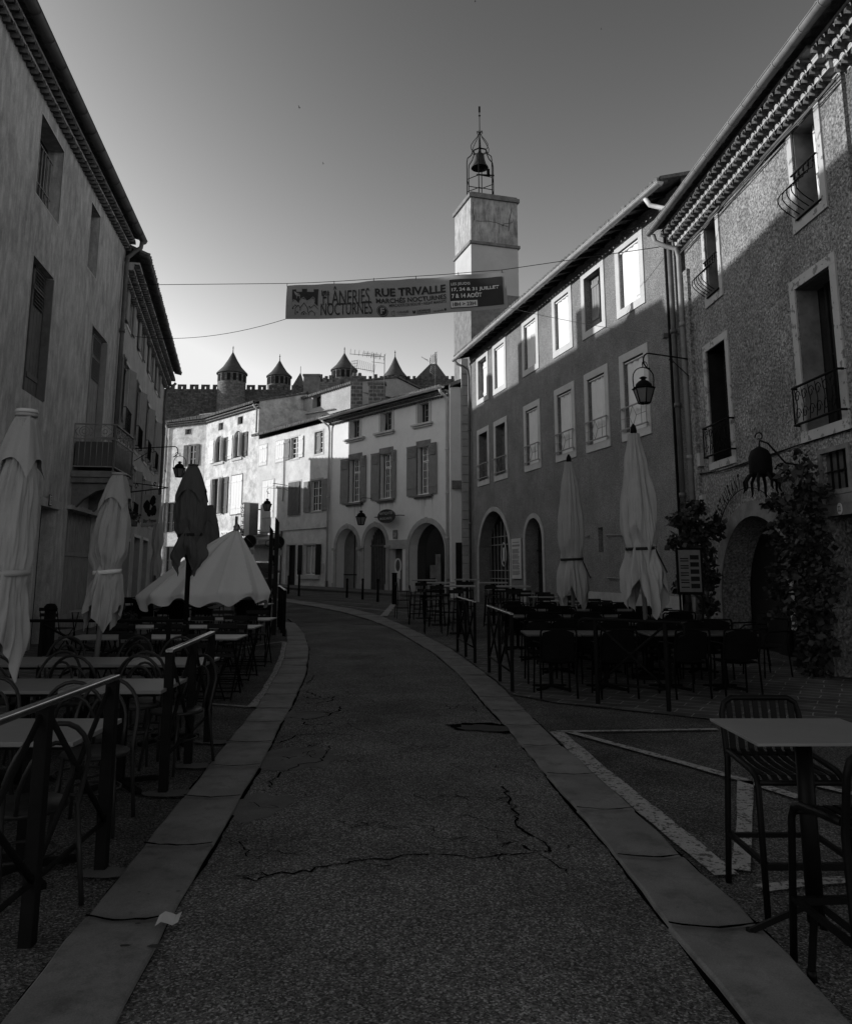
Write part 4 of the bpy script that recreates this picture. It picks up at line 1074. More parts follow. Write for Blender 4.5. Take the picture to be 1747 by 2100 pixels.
b3c=blockhouse('townhouse','small pale house with a lean-to roof glimpsed left of the bright corner house',[(-21,60),(-19.3,64),(-27,66),(-28,60)],8.3,9.3,'stucco_B1')
housewin(b3a,(-12.85,39.2,7.2),(.9,1.5),(.96,.26)); housewin(b3a,(-12.85,39.2,3.8),(.9,1.7),(.96,.26))
housewin(b3c,(-20.2,61.9,6),(.8,1.4),(.92,-.4)); 
housewin(b3b,(-15.62,44.9,6.2),(.9,1.4),(.95,.3))
# ---- far houses
b3f=lambda D:(30.77-.825*D,D)
B3=Fac('antiques_house','cream rendered house with three arched ground-floor openings and shuttered many-paned windows',b3f(43.75),b3f(36.0),-.3,9.75)
zz=lambda x,y:(594+x*.26625,489.2+y*.26625); za3=lambda x,y:(656.9+x*.184,964.3+y*.184)
mids=[];tops=[]
for q,sh in(((462,1708,548,2020),(398,445,548,592)),((700,1665,788,1995),(632,683,783,822)),((985,1610,1078,1960),(908,968,1076,1137))):
    mids.append((B3.rect(*zz(q[0],q[1]),*zz(q[2],q[3])),[B3.px(*zz(x,1850))[0] for x in sh]))
for q,sh in(((470,1400,540,1530),(430,583)),((705,1330,790,1475),(660,812)),((990,1245,1075,1395),(948,1103))):
    tops.append((B3.rect(*zz(q[0],q[1]),*zz(q[2],q[3])),[B3.px(*zz(x,1450))[0] for x in sh]))
zm0=sum(q[0][1] for q in mids)/3; zm1=sum(q[0][3] for q in mids)/3; zt0=sum(q[0][1] for q in tops)/3; zt1=min(sum(q[0][3] for q in tops)/3,9.45)
print('B3',B3.L,zm0,zm1,zt0,zt1,[[round(x,2) for x in q[0]] for q in mids],[[round(x,2) for x in q[0]] for q in tops])
arc=[B3.rect(*za3(x0,y0),*za3(x1,1350)) for x0,y0,x1 in((185,658,412),(492,640,730),(990,600,1392))]
for a in arc: a[1]=-.2
dr3=B3.rect(*za3(772,878),*za3(912,1385)); dr3[1]=-.2
for q,_ in mids: q[1]=zm0;q[3]=zm1; B3.hole(q,.24)
for q,_ in tops: q[1]=zt0;q[3]=zt1; B3.hole(q,.28)
for a in arc: B3.hole(a,.5,True)
B3.hole(dr3,.4)
B3.wall('stucco_B3',6.5,sideang=(3,1.6))
for i,(r,sh) in enumerate(mids):
    s0,z0,s1,z1=r; mb=B3.mb(); mb.box((s0-.08,-.02,z1),(s1+.08,.03,z1+.3)); ring(mb,r,.09,-.02,.02,sides='LR'); o=mb.build('window','stone_dark',B3.e)
    casement(B3,[s0+(s1-s0)*.22,z0,s1,z1],-.2,4,6,fw=.05,bw=.025,m='white',parent=o,name='casement',trans=.7)
    shutter(B3,min(sh[0],sh[1]),s0-.02,z0-.05,z1+.1,.04,'wood_mid',o,louvre=.22); shutter(B3,s1+.02,max(sh[2],sh[3]),z0-.05,z1+.1,.04,'wood_mid',o,louvre=.22)
    B3.mb().box((s0-.25,-.02,z0-.15),(s1+.25,.14,z0-.06)).box((s0-.18,-.01,z0-.22),(s1+.18,.08,z0-.153)).build('sill','stone_dark',o)
for i,(r,sl_) in enumerate(tops):
    s0,z0,s1,z1=r; mb=B3.mb(); ring(mb,r,.16,-.02,.03,sides='LRB'); o=mb.build('window','stone_pale',B3.e)
    casement(B3,[s0+(s1-s0)*.3,z0,s1,z1],-.25,2,3,fw=.05,m='wood_mid',parent=o,name='casement')
    B3.mb().box((sl_[0],-.02,z0-.13),(sl_[1],.16,z0-.04)).box((sl_[0]+.08,-.01,z0-.22),(sl_[1]-.08,.09,z0-.133)).build('sill','stone_pale',o)
for i,a in enumerate(arc):
    mb=B3.mb(); ring(mb,a,.24,-.02,.03,True); kx=(a[0]+a[2])/2
    mb.box((kx-.09,.03,a[3]-.0),(kx+.09,.05,a[3]+.27))
    zsp=a[3]-(a[2]-a[0])/2
    if i<2:
        for x in(a[0]-.14,a[2]+.14): mb.box((x-.2,.03,zsp-.12),(x+.2,.09,zsp-.0)); mb.box((x-.16,.03,-.1),(x+.16,.07,.9))
    o=mb.build(('door','gate','shop_window')[i],'stone',B3.e)
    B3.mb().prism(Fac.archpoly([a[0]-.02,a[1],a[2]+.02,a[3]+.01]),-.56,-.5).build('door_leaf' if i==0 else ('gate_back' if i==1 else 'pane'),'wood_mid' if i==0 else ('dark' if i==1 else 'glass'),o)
    mb=B3.mb()
    if i==0:
        mb.box((kx-.02,-.5,0),(kx+.02,-.47,a[3]-.05)); mb.box((a[0],-.5,1.3),(a[2],-.485,1.36)); mb.build('door_trim','wood_dark',o)
    if i==1:
        n=14
        for k in range(n):
            x=a[0]+(a[2]-a[0])*(k+.5)/n; top_=zsp+math.sqrt(max(0,((a[2]-a[0])/2)**2-(x-kx)**2))
            mb.box((x-.03,-.45,.2),(x+.03,-.42,top_))
        mb.box((a[0],-.42,zsp-.03),(a[2],-.39,zsp+.05)); mb.build('gate_bar','wood_grey',o)
    if i==2:
        mb.box((a[0],-.48,.7),(a[2],-.44,1.0)); mb.box((kx-.3,-.49,1.2),(kx+.1,-.46,1.8)); mb.box((kx+.1,-.48,1.0),(kx+.45,-.45,2.3)); mb.build('window_display','stone_dark',o)
mb=B3.mb(); mb.box((dr3[0]-.1,-.01,dr3[3]),(dr3[2]+.35,.035,dr3[3]+.42)); ring(mb,dr3,.1,-.02,.03,sides='L'); o=mb.build('door','stone',B3.e)
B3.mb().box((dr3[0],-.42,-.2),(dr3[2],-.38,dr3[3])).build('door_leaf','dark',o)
B3.mb().box((dr3[0]+.03,-.38,.2),(dr3[0]+.75*(dr3[2]-dr3[0])-.05,-.36,dr3[3]-.05)).build('door_panel','wood_grey',o)
rs=random.Random(9)
mbs=B3.mb()
for r,_ in mids:
    for k in range(8):
        x=r[0]-.2+(r[2]-r[0]+.4)*rs.random(); l=rs.uniform(.25,1.1); w_=rs.uniform(.02,.06); z=r[1]-.22
        mbs.poly([(x,.004,z),(x+w_,.004,z),(x+w_*.6,.004,z-l),(x+w_*.4,.004,z-l)])
mbs.build('rain_stain','wall_plain',B3.e)
genoise(B3,9.75,2,0,B3.L,proj=.13,pitch=.2,hh=.14)
roof(B3,9.88,.5,3.6,.32,s0=-.1,s1=B3.L+.1,tp=.21)
gutter(B3,9.85,.52,s0=-.25,s1=B3.L+.15,r=.1,m='zinc')
e_=B3.L
downpipe(B3,[(e_-.1,.5,9.75),(e_-.12,.4,9.6),(e_-.08,.15,9.45),(e_-.06,.1,9.2),(e_-.06,.1,1.2)],.065,'stone_pale',[(e_-.06,.1,7),(e_-.06,.1,5),(e_-.06,.1,3)])
downpipe(B3,[(-.1,.5,9.75),(.0,.35,9.6),(.1,.15,9.4),(.12,.1,9.1),(.12,.1,1.0)],.06,'stone_pale',[(.12,.1,5.5),(.12,.1,4.2)])
B3.mb().tube([(.12,.1,1.0),(.12,.1,.2)],.075,8).build('pipe_foot','zinc_dark',B3.e); B3.mb().tube([(e_-.06,.1,1.2),(e_-.06,.1,.2)],.08,8).build('pipe_foot','zinc_dark',B3.e)
# chimneys on its roof
def chimney(label,u0,v0,u1,v1,D,m,pots=2,par=None):
    a=at(u0,v1,D);b=at(u1,v0,D); w_=b.x-a.x; o0=Vector(((a.x+b.x)/2,D+w_*.3,a.z))
    e=empty('chimney',o0,0,label,'chimney')
    h=b.z-a.z; mb=MB(); mb.box((-w_/2,-w_*.3,-1.0),(w_/2,w_*.3,h-.12)); mb.build('stack',m,e)
    MB().box((-w_/2-.06,-w_*.3-.06,h-.12),(w_/2+.06,w_*.3+.06,h)).build('cap','stone_dark',e)
    if pots:
        mb=MB()
        for k in range(pots): mb.lathe([(.1,h),(.12,h+.02),(.09,h+.22)],8,((k+.5)/pots*w_-w_/2,0,0))
        mb.build('chimney_pot','tile',e)
    return e
chimney('tall block chimney with a rendered flank left of the aerials',719,771,743,822,44.5,'brick_ch')
chimney('wide block chimney standing under the television aerials',756,783,790,822,43.5,'brick_ch',0)
chimney('dark square chimney on the long bare wall',622,767,655,802,53,'stone_dark',0)
# B2
B2=Fac('townhouse','old lime-rendered house with pale shutters above a small shop with an awning',b3f(50.2),b3f(43.75),-.3,9.75)
zq=lambda x,y:(447.2+x*.1531,964.3+y*.1531); zr_=lambda x,y:(279.5+x*.33276,628.9+y*.33276)
W2=dict(c1=B2.rect(*zq(605,150),*zq(738,625)),c2=B2.rect(*zq(960,170),*zq(1098,590)),c3=B2.rect(*zq(1255,145),*zq(1395,540)),
 u1=B2.rect(*zr_(765,820),*zr_(805,975)),u2=B2.rect(*zr_(865,800),*zr_(910,955)),u3=B2.rect(*zr_(957,775),*zr_(1003,925)),u4=B2.rect(*zr_(1103,745),*zr_(1150,905)),
 d=B2.rect(*zq(925,1005),*zq(1028,1590)),g=B2.rect(*zq(1150,1000),*zq(1300,1400)),s=B2.rect(*zq(415,1000),*zq(760,1240)))
zu=(W2['u2'][1]+W2['u3'][1])/2; zU=(W2['u2'][3]+W2['u3'][3])/2
for k in('u1','u2','u3','u4'): W2[k][1]=zu;W2[k][3]=min(zU,9.3)
W2['s'][1]=-.2
print('B2',B2.L,{k:[round(x,2) for x in v] for k,v in W2.items()})
for k in('c3','u3','u4','d','g','s'): B2.hole(W2[k],.2 if k!='s' else .5)
B2.wall('stucco_B2',5,sideang=(2.2,-2.6))
def closed_sh(fa,r,m,lab='window',sur='stone_pale'):
    mb=fa.mb(); ring(mb,r,.07,-.02,.02); o=mb.build(lab,sur,fa.e); c=(r[0]+r[2])/2
    shutter(fa,r[0]+.01,c-.01,r[1],r[3],.0,m,o,planks=2); shutter(fa,c+.01,r[2]-.01,r[1],r[3],.0,m,o,planks=2); return o
closed_sh(B2,W2['c1'],'wood_pale'); closed_sh(B2,W2['u1'],'wood_pale'); closed_sh(B2,W2['u2'],'wood_pale')
r=W2['c2']; mb=B2.mb(); ring(mb,r,.1,-.02,.02); o=mb.build('window','stone_pale',B2.e); shutter(B2,r[0],r[2],r[1],r[3],.05,'wood_grey',o,planks=3)
for k,ss in(('c3',1),('u3',1),('u4',0)):
    r=W2[k]; mb=B2.mb(); ring(mb,r,.1,-.02,.02); o=mb.build('window','stone_pale' if k!='c3' else 'stone',B2.e); casement(B2,r,-.15,2 if k!='c3' else 4,4,m='white',parent=o,name='casement')
    w_=(r[2]-r[0])*.55
    if ss: shutter(B2,r[0]-w_-.1,r[0]-.1,r[1],r[3],.04,'wood_mid' if k=='c3' else 'wood_mid',o); shutter(B2,r[2]+.0,r[2]+w_,r[1],r[3],.04,'wood_mid' if k=='c3' else 'wood_pale',o)
    else: shutter(B2,r[0]+.02,r[0]+w_,r[1],r[3],-.1,'wood_mid',o)
r=W2['d']; mb=B2.mb(); ring(mb,r,.08,-.02,.02,sides='LRT'); o=mb.build('door','stone_pale',B2.e); B2.mb().box((r[0],-.22,r[1]),(r[2],-.18,r[3])).build('door_leaf','wood_dark',o)
r=W2['g']; mb=B2.mb(); ring(mb,r,.08,-.02,.02); o=mb.build('window','stone_pale',B2.e); casement(B2,r,-.17,2,1,m='white',parent=o,name='casement')
mb=B2.mb(); 
for k in range(8):
    x=r[0]+.1+(r[2]-r[0]-.2)*k/8; mb.poly([(x,-.165+.02*(k%2),r[1]+.1),(x+.12,-.165+.02*((k+1)%2),r[1]+.1),(x+.12,-.165+.02*((k+1)%2),r[3]-.1),(x,-.165+.02*(k%2),r[3]-.1)])
mb.build('curtain','curtain',o)
w_=.62; shutter(B2,r[0]-w_*.85,r[0]-.1,r[1],r[3],.04,'wood_dark',o); shutter(B2,r[2]+.1,r[2]+w_,r[1],r[3],.04,'wood_dark',o)
B2.mb().box((r[0]-.5,-.01,r[1]-.22),(r[2]+.5,.12,r[1]-.09)).build('sill','stone_pale',o)
mbx=B2.rect(*zq(1360,1250),*zq(1420,1378)); B2.mb().box((mbx[0],.0,mbx[1]),(mbx[2],.03,mbx[3])).build('meter_box','stone_pale',B2.e,bevel=.01)
mbx=B2.rect(*zq(1240,1475),*zq(1285,1605)); B2.mb().box((mbx[0],.0,mbx[1]),(mbx[2],.04,mbx[3])).build('meter_box','stone_pale',B2.e,bevel=.01)
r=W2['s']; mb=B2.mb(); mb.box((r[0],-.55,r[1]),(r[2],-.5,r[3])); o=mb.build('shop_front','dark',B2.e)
c=(r[0]+r[2])/2; B2.mb().box((c-.35,-.3,.4),(c+.25,-.22,r[3]-.1)).build('shop_door','wood_mid',o)
mb=B2.mb(); mb.box((r[0],-.35,.4),(r[0]+.12,-.2,r[3])); mb.box((r[2]-.12,-.35,.4),(r[2],-.2,r[3])); mb.box((r[0],-.3,.3),(c-.4,-.25,1.1)); mb.build('shop_frame','wood_grey',o)
p0=B2.px(*zq(395,890));p1=B2.px(*zq(690,1000)); p2=B2.px(*zq(865,860))
B2.mb().box((p0[0],.0,p0[1]),(p2[0]-.1,.12,p0[1]+.12)).build('awning_box','stone_pale',o)
mb=B2.mb(); mb.prism([(.01,p0[1]+.0),(.55,p1[1]+.30),(.55,p1[1]),(.53,p1[1]),(.53,p1[1]+.28),(.01,p0[1]-.04)],p0[0],p2[0]-.15,ax=0)
aw=mb.build('awning','wood_mid',o)
# sign text on the awning valance
def maptxt(fa,d): return lambda x,y: fa.f((x,d,y))
z_c=p1[1]+.15
txt("L'ECHOPPE",maptxt(B2,.56),'awning_lettering','sign_w',B2.e,(B2.px(*zq(530,930))[0],z_c-.10,B2.px(*zq(655,930))[0],z_c+.13),.0)
mb=B2.mb(); mb.tube([(p2[0]+.02,.05,9.1),(p2[0]+.02,.05,5.9),(p2[0]-.05,.05,5.6)],.03,6); mb.tube([(0,.04,p2[1]+.2),(B2.L,.04,p2[1]+.2)],.02,5); mb.tube([(p2[0]-.02,.06,p2[1]+.2),(p2[0]-.02,.06,.1)],.05,6); mb.build('wall_cable','zinc_dark',B2.e)
roof(B2,9.95,.45,3.2,.32,s0=-.1,s1=B2.L+.05,tp=.21)
# bare side wall building behind B2
nn=Vector((-.771,-.636)); 
def off(p,d): return (p[0]-nn.x*d,p[1]-nn.y*d)
PW=Fac('house_behind','plain high rendered wall with one small square window rising behind the middle roofs',off(b3f(54.2),3.3),off(b3f(45.4),3.3),5,12.9)
hw=PW.rect(*zr_(1091,557),*zr_(1138,612)); PW.hole(hw,.3)
PW.wall('wall_plain',6,sideang=(2,-1))
mb=PW.mb(); ring(mb,hw,.02,-.02,.01); o=mb.build('window','stone_dark',PW.e); PW.mb().box((hw[0],-.33,hw[1]),(hw[2],-.3,hw[3])).build('pane','dark',o)
roof(PW,12.88,.18,3,.25,s0=-.1,s1=PW.L+.1,tp=.24)
q0=PW.px(*zr_(862,690));q1=PW.px(*zr_(1230,632)); PW.mb().tube([(q0[0],.08,q0[1]),(q1[0],.08,q1[1])],.05,6).build('wall_pipe','stone_pale',PW.e)
# low gabled house right of the chimneys
blockhouse('house_behind','small pale gabled house seen between the chimneys and the pointed tower roofs',[(-3.2,51),(.3,51.5),(.6,57),(-3.5,57)],11.2,12.0,'wall_plain')
# ---- B1: hotel house, two slightly angled fronts
b1b=lambda D:(33.54-.88*D+.0,D); 
pb=(b3f(50.2)); pm=(-15.5,55.7); pe=(-18.9,57.5)
B1=Fac('hotel','bright mottled four-storey hotel front with arched and shuttered windows under a tiled eave',pm,pb,-.3,11.95)
B1a=Fac('hotel','',pe,pm,-.3,11.95,thing=False).share(B1)
hb=lambda x,y:(122.0+400*0+0,0)
zh=lambda x,y:(279.5+x*.33276,628.9+y*.33276)
ws=dict(a1=B1.rect(*zh(510,720),*zh(536,757)),a2=B1.rect(*zh(628,682),*zh(658,720)),
 u1=B1.rect(*zh(490,805),*zh(535,952)),u2=B1.rect(*zh(605,772),*zh(648,925)),m1=B1.rect(*zh(470,1065),*zh(520,1275)),m2=B1.rect(*zh(592,1045),*zh(648,1275)))
g_=[B1.L*.12,.2,B1.L*.30,2.7]; g2=[B1.L*.42,.2,B1.L*.62,2.9]; g3=[B1.L*.72,.2,B1.L*.9,2.8]
print('B1',B1.L,{k:[round(x,2) for x in v] for k,v in ws.items()})
for k in('a1','a2','u1','u2','m1'): B1.hole(ws[k],.22,k in('u1','u2'))
for g in(g_,g2,g3): B1.hole(g,.3)
B1.wall('stucco_B1',7,sideang=(1,1))
va=B1a.rect(*zh(325,853),*zh(365,978)); vb=B1a.rect(*zh(305,757),*zh(340,785)); vc=B1a.rect(*zh(205,1110),*zh(285,1300)); vd=[.5,.3,1.9,3.2]
for v in(va,vb,vd): B1a.hole(v,.22)
vc=[B1a.L*.1,4.2,B1a.L*.35,6.3]; B1a.hole(vc,.22)
B1a.wall('stucco_B1',7,sideang=(-.5,0))
for k in('a1','a2'):
    r=ws[k]; mb=B1.mb(); ring(mb,r,.05,-.02,.01); o=mb.build('window','stone_pale',B1.e); B1.mb().box((r[0],-.25,r[1]),(r[2],-.21,r[3])).build('pane','glass',o)
for k in('u1','u2','m1'):
    r=ws[k]; ar_=k!='m1'; mb=B1.mb(); ring(mb,r,.1,-.02,.03,ar_,sides='LRTB'); 
    if ar_: mb.box((r[0]-.15,-.01,r[1]-.18),(r[2]+.15,.08,r[1]-.05))
    o=mb.build('window','stone_pale',B1.e); 
    if ar_: B1.mb().prism(Fac.archpoly([r[0]-.02,r[1]-.01,r[2]+.02,r[3]+.01]),-.26,-.21).build('pane','glass',o)
    if not ar_: B1.mb().box((r[0]-.01,-.26,r[1]-.01),(r[2]+.01,-.21,r[3]+.01)).build('pane','glass',o)
    B1.mb().box((r[0]+.02,-.2,r[1]+.02),(r[0]+.12,-.1,r[3]-.35)).build('casement','wood_mid',o)
    w_=(r[2]-r[0])*.5
    shutter(B1,r[0]-w_-.12,r[0]-.12,r[1],r[3]-(.2 if ar_ else 0),.04,'wood_pale',o)
    # right leaf stands half open so that its shaded face shows
    mb=B1.mb(); h1=r[3]-(.2 if ar_ else 0); mb.prism([(r[2]+.08,.02),(r[2]+.12,.02),(r[2]+.20,.34),(r[2]+.16,.35)],r[1],h1,ax=2); mb.build('shutter','wood_pale',o)
    shutter(B1,r[2]+.2,r[2]+w_+.25,r[1],h1,.03,'wood_grey',o)
closed_sh(B1,ws['m2'],'white',sur='stone_dark')
for g in(g_,g2,g3):
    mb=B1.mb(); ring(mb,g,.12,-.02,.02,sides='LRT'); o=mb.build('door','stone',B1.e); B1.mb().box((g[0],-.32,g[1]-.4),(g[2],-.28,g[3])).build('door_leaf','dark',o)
for r,sh in((va,1),(vb,0),(vc,1),(vd,0)):
    mb=B1a.mb(); ring(mb,r,.06,-.02,.02); o=mb.build('window','stone',B1.e); 
    casement(B1a,r,-.18,2,3,m='white' if r is va else 'wood_mid',parent=o,name='casement')
    if sh:
        w_=(r[2]-r[0])*.5; shutter(B1a,r[0]-w_-.05,r[0]-.05,r[1],r[3],.04,'wood_grey',o); shutter(B1a,r[2]+.05,r[2]+w_,r[1],r[3],.04,'wood_grey',o)
genoise(B1,12.05,2,0,B1.L,proj=.12,pitch=.22,hh=.14); genoise(B1a,12.05,2,0,B1a.L,proj=.12,pitch=.22,hh=.14)
roof(B1,12.15,.42,3.5,.3,s0=0,s1=B1.L+.1,tp=.22); roof(B1a,12.15,.42,3.5,.3,s0=-.2,s1=B1a.L,tp=.22)
downpipe(B1a,[(.15,.3,12.05),(.15,.12,11.7),(.15,.12,.3)],.07,'stone_pale',[(.15,.12,8),(.15,.12,5)])
downpipe(B1,[(B1.L-.12,.4,12.0),(B1.L-.1,.12,11.7),(B1.L-.1,.12,10.2)],.06,'stone_pale')
# hotel lettering along the front and projecting vertical sign
zt_=lambda x,y:(279.5+x*.33276,628.9+y*.33276)
q=B1.px(*zt_(535,1402)); q2=B1.px(*zt_(640,1410)); zc=(q[1]+q2[1])/2
B1.mb().box((q[0]-1.6,.0,zc-.28),(q2[0]+.5,.03,zc+.28)).build('sign_band','white',B1.e)
txt('HOTEL DU PONT VIEUX',maptxt(B1,.035),'front_lettering','ink',B1.e,(q[0]-1.5,zc-.18,q2[0]+.4,zc+.18),.015)
# ---- bell tower
K=Vector((2.26,38,0)); dl=Vector((-.305,1,0)).normalized(); dr_=Vector((3.35,1,0)).normalized()
bt=empty('bell_tower',(K.x,K.y,G(38)),0,'square rendered bell tower with a wrought-iron bell cage against the sky','tower')
g=G(38)
def twb(name,m,z0,z1,e=0,wl_=2.45,wr=2.55,par=None,taper=0):
    mb=MB(lambda q:dl*q[0]+dr_*q[1]+Vector((0,0,q[2]-g)))
    mb.box((-e,-e,z0),(wl_+e,wr+e,z1)); return mb.build(name,m,par or bt)
twb('lower_shaft','stone_dark',-.5,15.2,.06)
twb('middle_shaft','tower_new',15.2,17.75,0)
twb('string_course','stone_dark',17.75,17.9,.09)
twb('upper_shaft','tower_old',17.9,20.25,.0)
twb('cap','stone_dark',20.25,20.45,.10); 
twb('cap','stone_dark',20.45,20.56,.0)
# fissures and a lighter repair on the old upper stage
def face_r(s,z,dd=.012): return dl*(-dd)+dr_*s+Vector((0,0,z-g))
rr_=random.Random(5)
for s0_,z0_,n_,dx,dz in((.3,19.0,9,.2,-.02),(1.7,18.9,6,.12,.08),(2.2,19.9,8,-.03,-.2),(.15,20.0,6,.02,-.2)):
    P=[]; s_,z_=s0_,z0_
    for k in range(n_): P.append(face_r(min(s_,2.5),max(17.95,z_),.004)); s_+=dx+rr_.uniform(-.05,.05); z_+=dz+rr_.uniform(-.06,.06)
    MB().tube(P,.011,4).build('fissure','crack',bt)
# iron cage with bell
ctr=dl*1.2+dr_*1.0; zb0=20.56-g
mb=MB(); n=6; cz=[(0.0,.76),(1.3,.76),(2.2,.76),(2.45,.72),(2.65,.52),(2.95,.38)]
for k in range(n):
    a=k*PI/3+.35; mb.tube([(ctr.x+r*math.cos(a),ctr.y+r*math.sin(a),zb0+z) for z,r in cz],.028,6)
    mb.tube([(ctr.x+r*math.cos(a),ctr.y+r*math.sin(a),zb0+z) for z,r in((2.95,.38),(3.02,.50),(3.22,.52),(3.5,.36),(3.8,.14),(4.05,.03),(4.14,.1),(4.10,.17),(4.02,.13))],.02,5)
for zz_,rr_ in((.55,.76),(1.25,.76),(2.95,.38),(3.0,.36)):
    mb.tube([(ctr.x+rr_*math.cos(k*PI/3+.35),ctr.y+rr_*math.sin(k*PI/3+.35),zb0+zz_) for k in range(6)],.024,5,closed=True)
mb.tube([(ctr.x-.2,ctr.y,zb0+1.66),(ctr.x+.74,ctr.y,zb0+1.6)],.045,5); mb.box((ctr.x+.35,ctr.y-.08,zb0+1.6),(ctr.x+.5,ctr.y+.08,zb0+1.95))
mb.tube([(ctr.x,ctr.y,zb0+2.95),(ctr.x,ctr.y,zb0+5.2),(ctr.x-.02,ctr.y,zb0+5.6)],[.03,.022,.012],6)
mb.lathe([(.02,5.0),(.07,5.05),(.02,5.1)],8,(ctr.x,ctr.y,zb0)); mb.box((ctr.x-.05,ctr.y-.01,zb0+5.25),(ctr.x+.05,ctr.y+.01,zb0+5.6))
mb.build('bell_cage','iron',bt)
mb=MB(); mb.lathe([(.46,0),(.44,.06),(.34,.22),(.27,.5),(.24,.72),(.18,.82),(.02,.86)],20,(ctr.x-.02,ctr.y,zb0+2.02),cap=False); mb.lathe([(.05,.86),(.08,.92),(.05,1.0)],8,(ctr.x-.02,ctr.y,zb0+2.02)); mb.lathe([(.02,.0),(.05,-.06),(.02,-.1)],8,(ctr.x,ctr.y,zb0+2.02))
mb.build('bell','bell',bt)
# church body and buttress
ch=empty('church',(6,41,G(41)),0,'dark stained church wall and tiled roof edge right of the bell tower','church')
mb=MB(); mb.box((-1.15,-2.2,-.5),(5,6,14.6-G(41))); mb.build('wall','stone_dark',ch)
mb=MB(); mb.prism([(-1.35,14.6),(-1.3,14.9),(-.2,15.6),(.35,15.6),(1.8,15.0),(5,15.0),(5,14.6)],-2.4,6,ax=1)
for v in mb.v: v.z-=G(41)
mb.build('roof','tile',ch)
bu=empty('stone_buttress',(1.45,35.2,G(35)),0,'pale rendered strip and block quoins between the cream house and the grained townhouse','buttress')
g=G(35); mb=MB(); x0=at(924,1000,34.5).x-1.45; x1=at(946,1000,34.5).x-1.45
mb.box((x0,-.7,-.6),(x1,2.2,9.55-g)); mb.build('strip','stucco_B3',bu)
mb=MB(); mb.prism([(x0-.02,9.55-g),(x1+.02,9.75-g),(x1+.02,9.9-g),(x0-.02,9.7-g)],-.85,2.2); mb.box((x0+.05,-.86,4.6),(x1+.05,-.7,4.95)); mb.build('capping','stone_dark',bu)
mb=MB(); z=-.5
while z<10.6-g:
    h=R.uniform(.3,.5); w_=R.uniform(-.03,.04); mb.box((x1+.01,-1.05+R.uniform(-.02,.02),z),(x1+.33+w_,.3,z+h-.015)); z+=h
mb.build('quoin_block','stone',bu,bevel=.012)
mb=MB(); mb.box((x0+.2,-.76,.2),(x0+.48,-.7,2.3)); mb.build('narrow_door','wood_dark',bu)
# ---- castle on the hill
def rnd_tower(label,u,apex_v,eave_v,u0,u1,D,base_v,n=20,fin=14):
    c=at(u,eave_v,D); a=at(u,apex_v,D); b=at(u,base_v,D); r=abs(at(u1,eave_v,D).x-at(u0,eave_v,D).x)/2
    e=empty('castle_tower',(c.x,D,b.z-8),0,label,'tower')
    h=c.z-b.z+8; rb=r*.93
    mb=MB(); mb.lathe([(rb,0),(rb,h)],n,cap=False); mb.build('shaft','castle_t',e)
    hr=a.z-c.z
    mb=MB(); mb.lathe([(r*1.03,h-.25),(r*1.03,h+.1),(r*.62,h+hr*.30),(r*.32,h+hr*.62),(.12,h+hr)],n); mb.build('roof','slate',e)
    mb=MB(); mb.tube([(0,0,h+hr-.2),(0,0,h+hr+fin*D/F*.95)],[.16,.08],6); mb.lathe([(.05,h+hr+1.2),(.3,h+hr+1.4),(.05,h+hr+1.6)],8); mb.build('finial','iron',e)
    mb=MB()
    for k in range(9):
        an=-PI/2+(k-4)*.42; cx,cy=rb*math.cos(an),rb*math.sin(an); t=Vector((-math.sin(an),math.cos(an),0)); nn_=Vector((math.cos(an),math.sin(an),0))
        for (dx,z0,z1) in ((.55,h-3.0,h-.6),):
            P=[Vector((cx,cy,0))+t*sx*dx+nn_*.08+Vector((0,0,z_)) for sx,z_ in((-1,z0),(1,z0),(1,z1),(-1,z1))]
            mb.face([mb.p(p_) for p_ in P])
    mb.build('opening','dark',e); return e
rnd_tower('tallest round castle tower with a pointed slate roof, first from the left',476.5,722,767,447,508,255,800)
rnd_tower('second round castle tower from the left, steep cone beside a narrow spire',573,739,773,549,600,262,800)
rnd_tower('third round castle tower with a pointed roof, left of the television aerials',706,724,760,672.6,726.5,258,800)
rnd_tower('fourth round castle tower, with a steep roof just right of the television aerials',810,731,774,782,832,250,802)
def pyr(label,pts,D,dep=8,zb=20):
    P=[at(u,v,D) for u,v in pts]; x0=min(p.x for p in P);x1=max(p.x for p in P);zb_=min(p.z for p in P)
    e=empty('castle_tower',((x0+x1)/2,D,zb_-zb),0,label,'tower'); o0=e.location
    mb=MB(); mb.box((x0-o0.x+.3,.3,0),(x1-o0.x-.3,dep-.3,zb)); mb.build('shaft','castle_t',e)
    mb=MB(); top=[p for p in P if p.z>zb_+1]; tx0=min(p.x for p in top)-o0.x;tx1=max(p.x for p in top)-o0.x;zt_=max(p.z for p in top)-o0.z
    b=[mb.p(q) for q in((x0-o0.x,0,zb),(x1-o0.x,0,zb),(x1-o0.x,dep,zb),(x0-o0.x,dep,zb))]; t=[mb.p(q) for q in((tx0,dep/2,zt_),(tx1+.05,dep/2,zt_))]
    mb.face((b[0],b[1],t[1],t[0]));mb.face((b[1],b[2],t[1]));mb.face((b[2],b[3],t[0],t[1]));mb.face((b[3],b[0],t[0])); mb.build('roof','slate',e)
    mb=MB(); 
    for x in(tx0,tx1): mb.tube([(x,dep/2,zt_-.2),(x,dep/2,zt_+2.2)],.09,5)
    mb.build('finial','iron',e); return e
pyr('narrow pointed castle spire between two round towers and the dark chimney',[(598,794),(622,794),(613,758)],275)
pyr('broad hipped slate roof of the castle keep at the right end of the skyline',[(838,790),(928,790),(882,737),(896,737)],262,12)
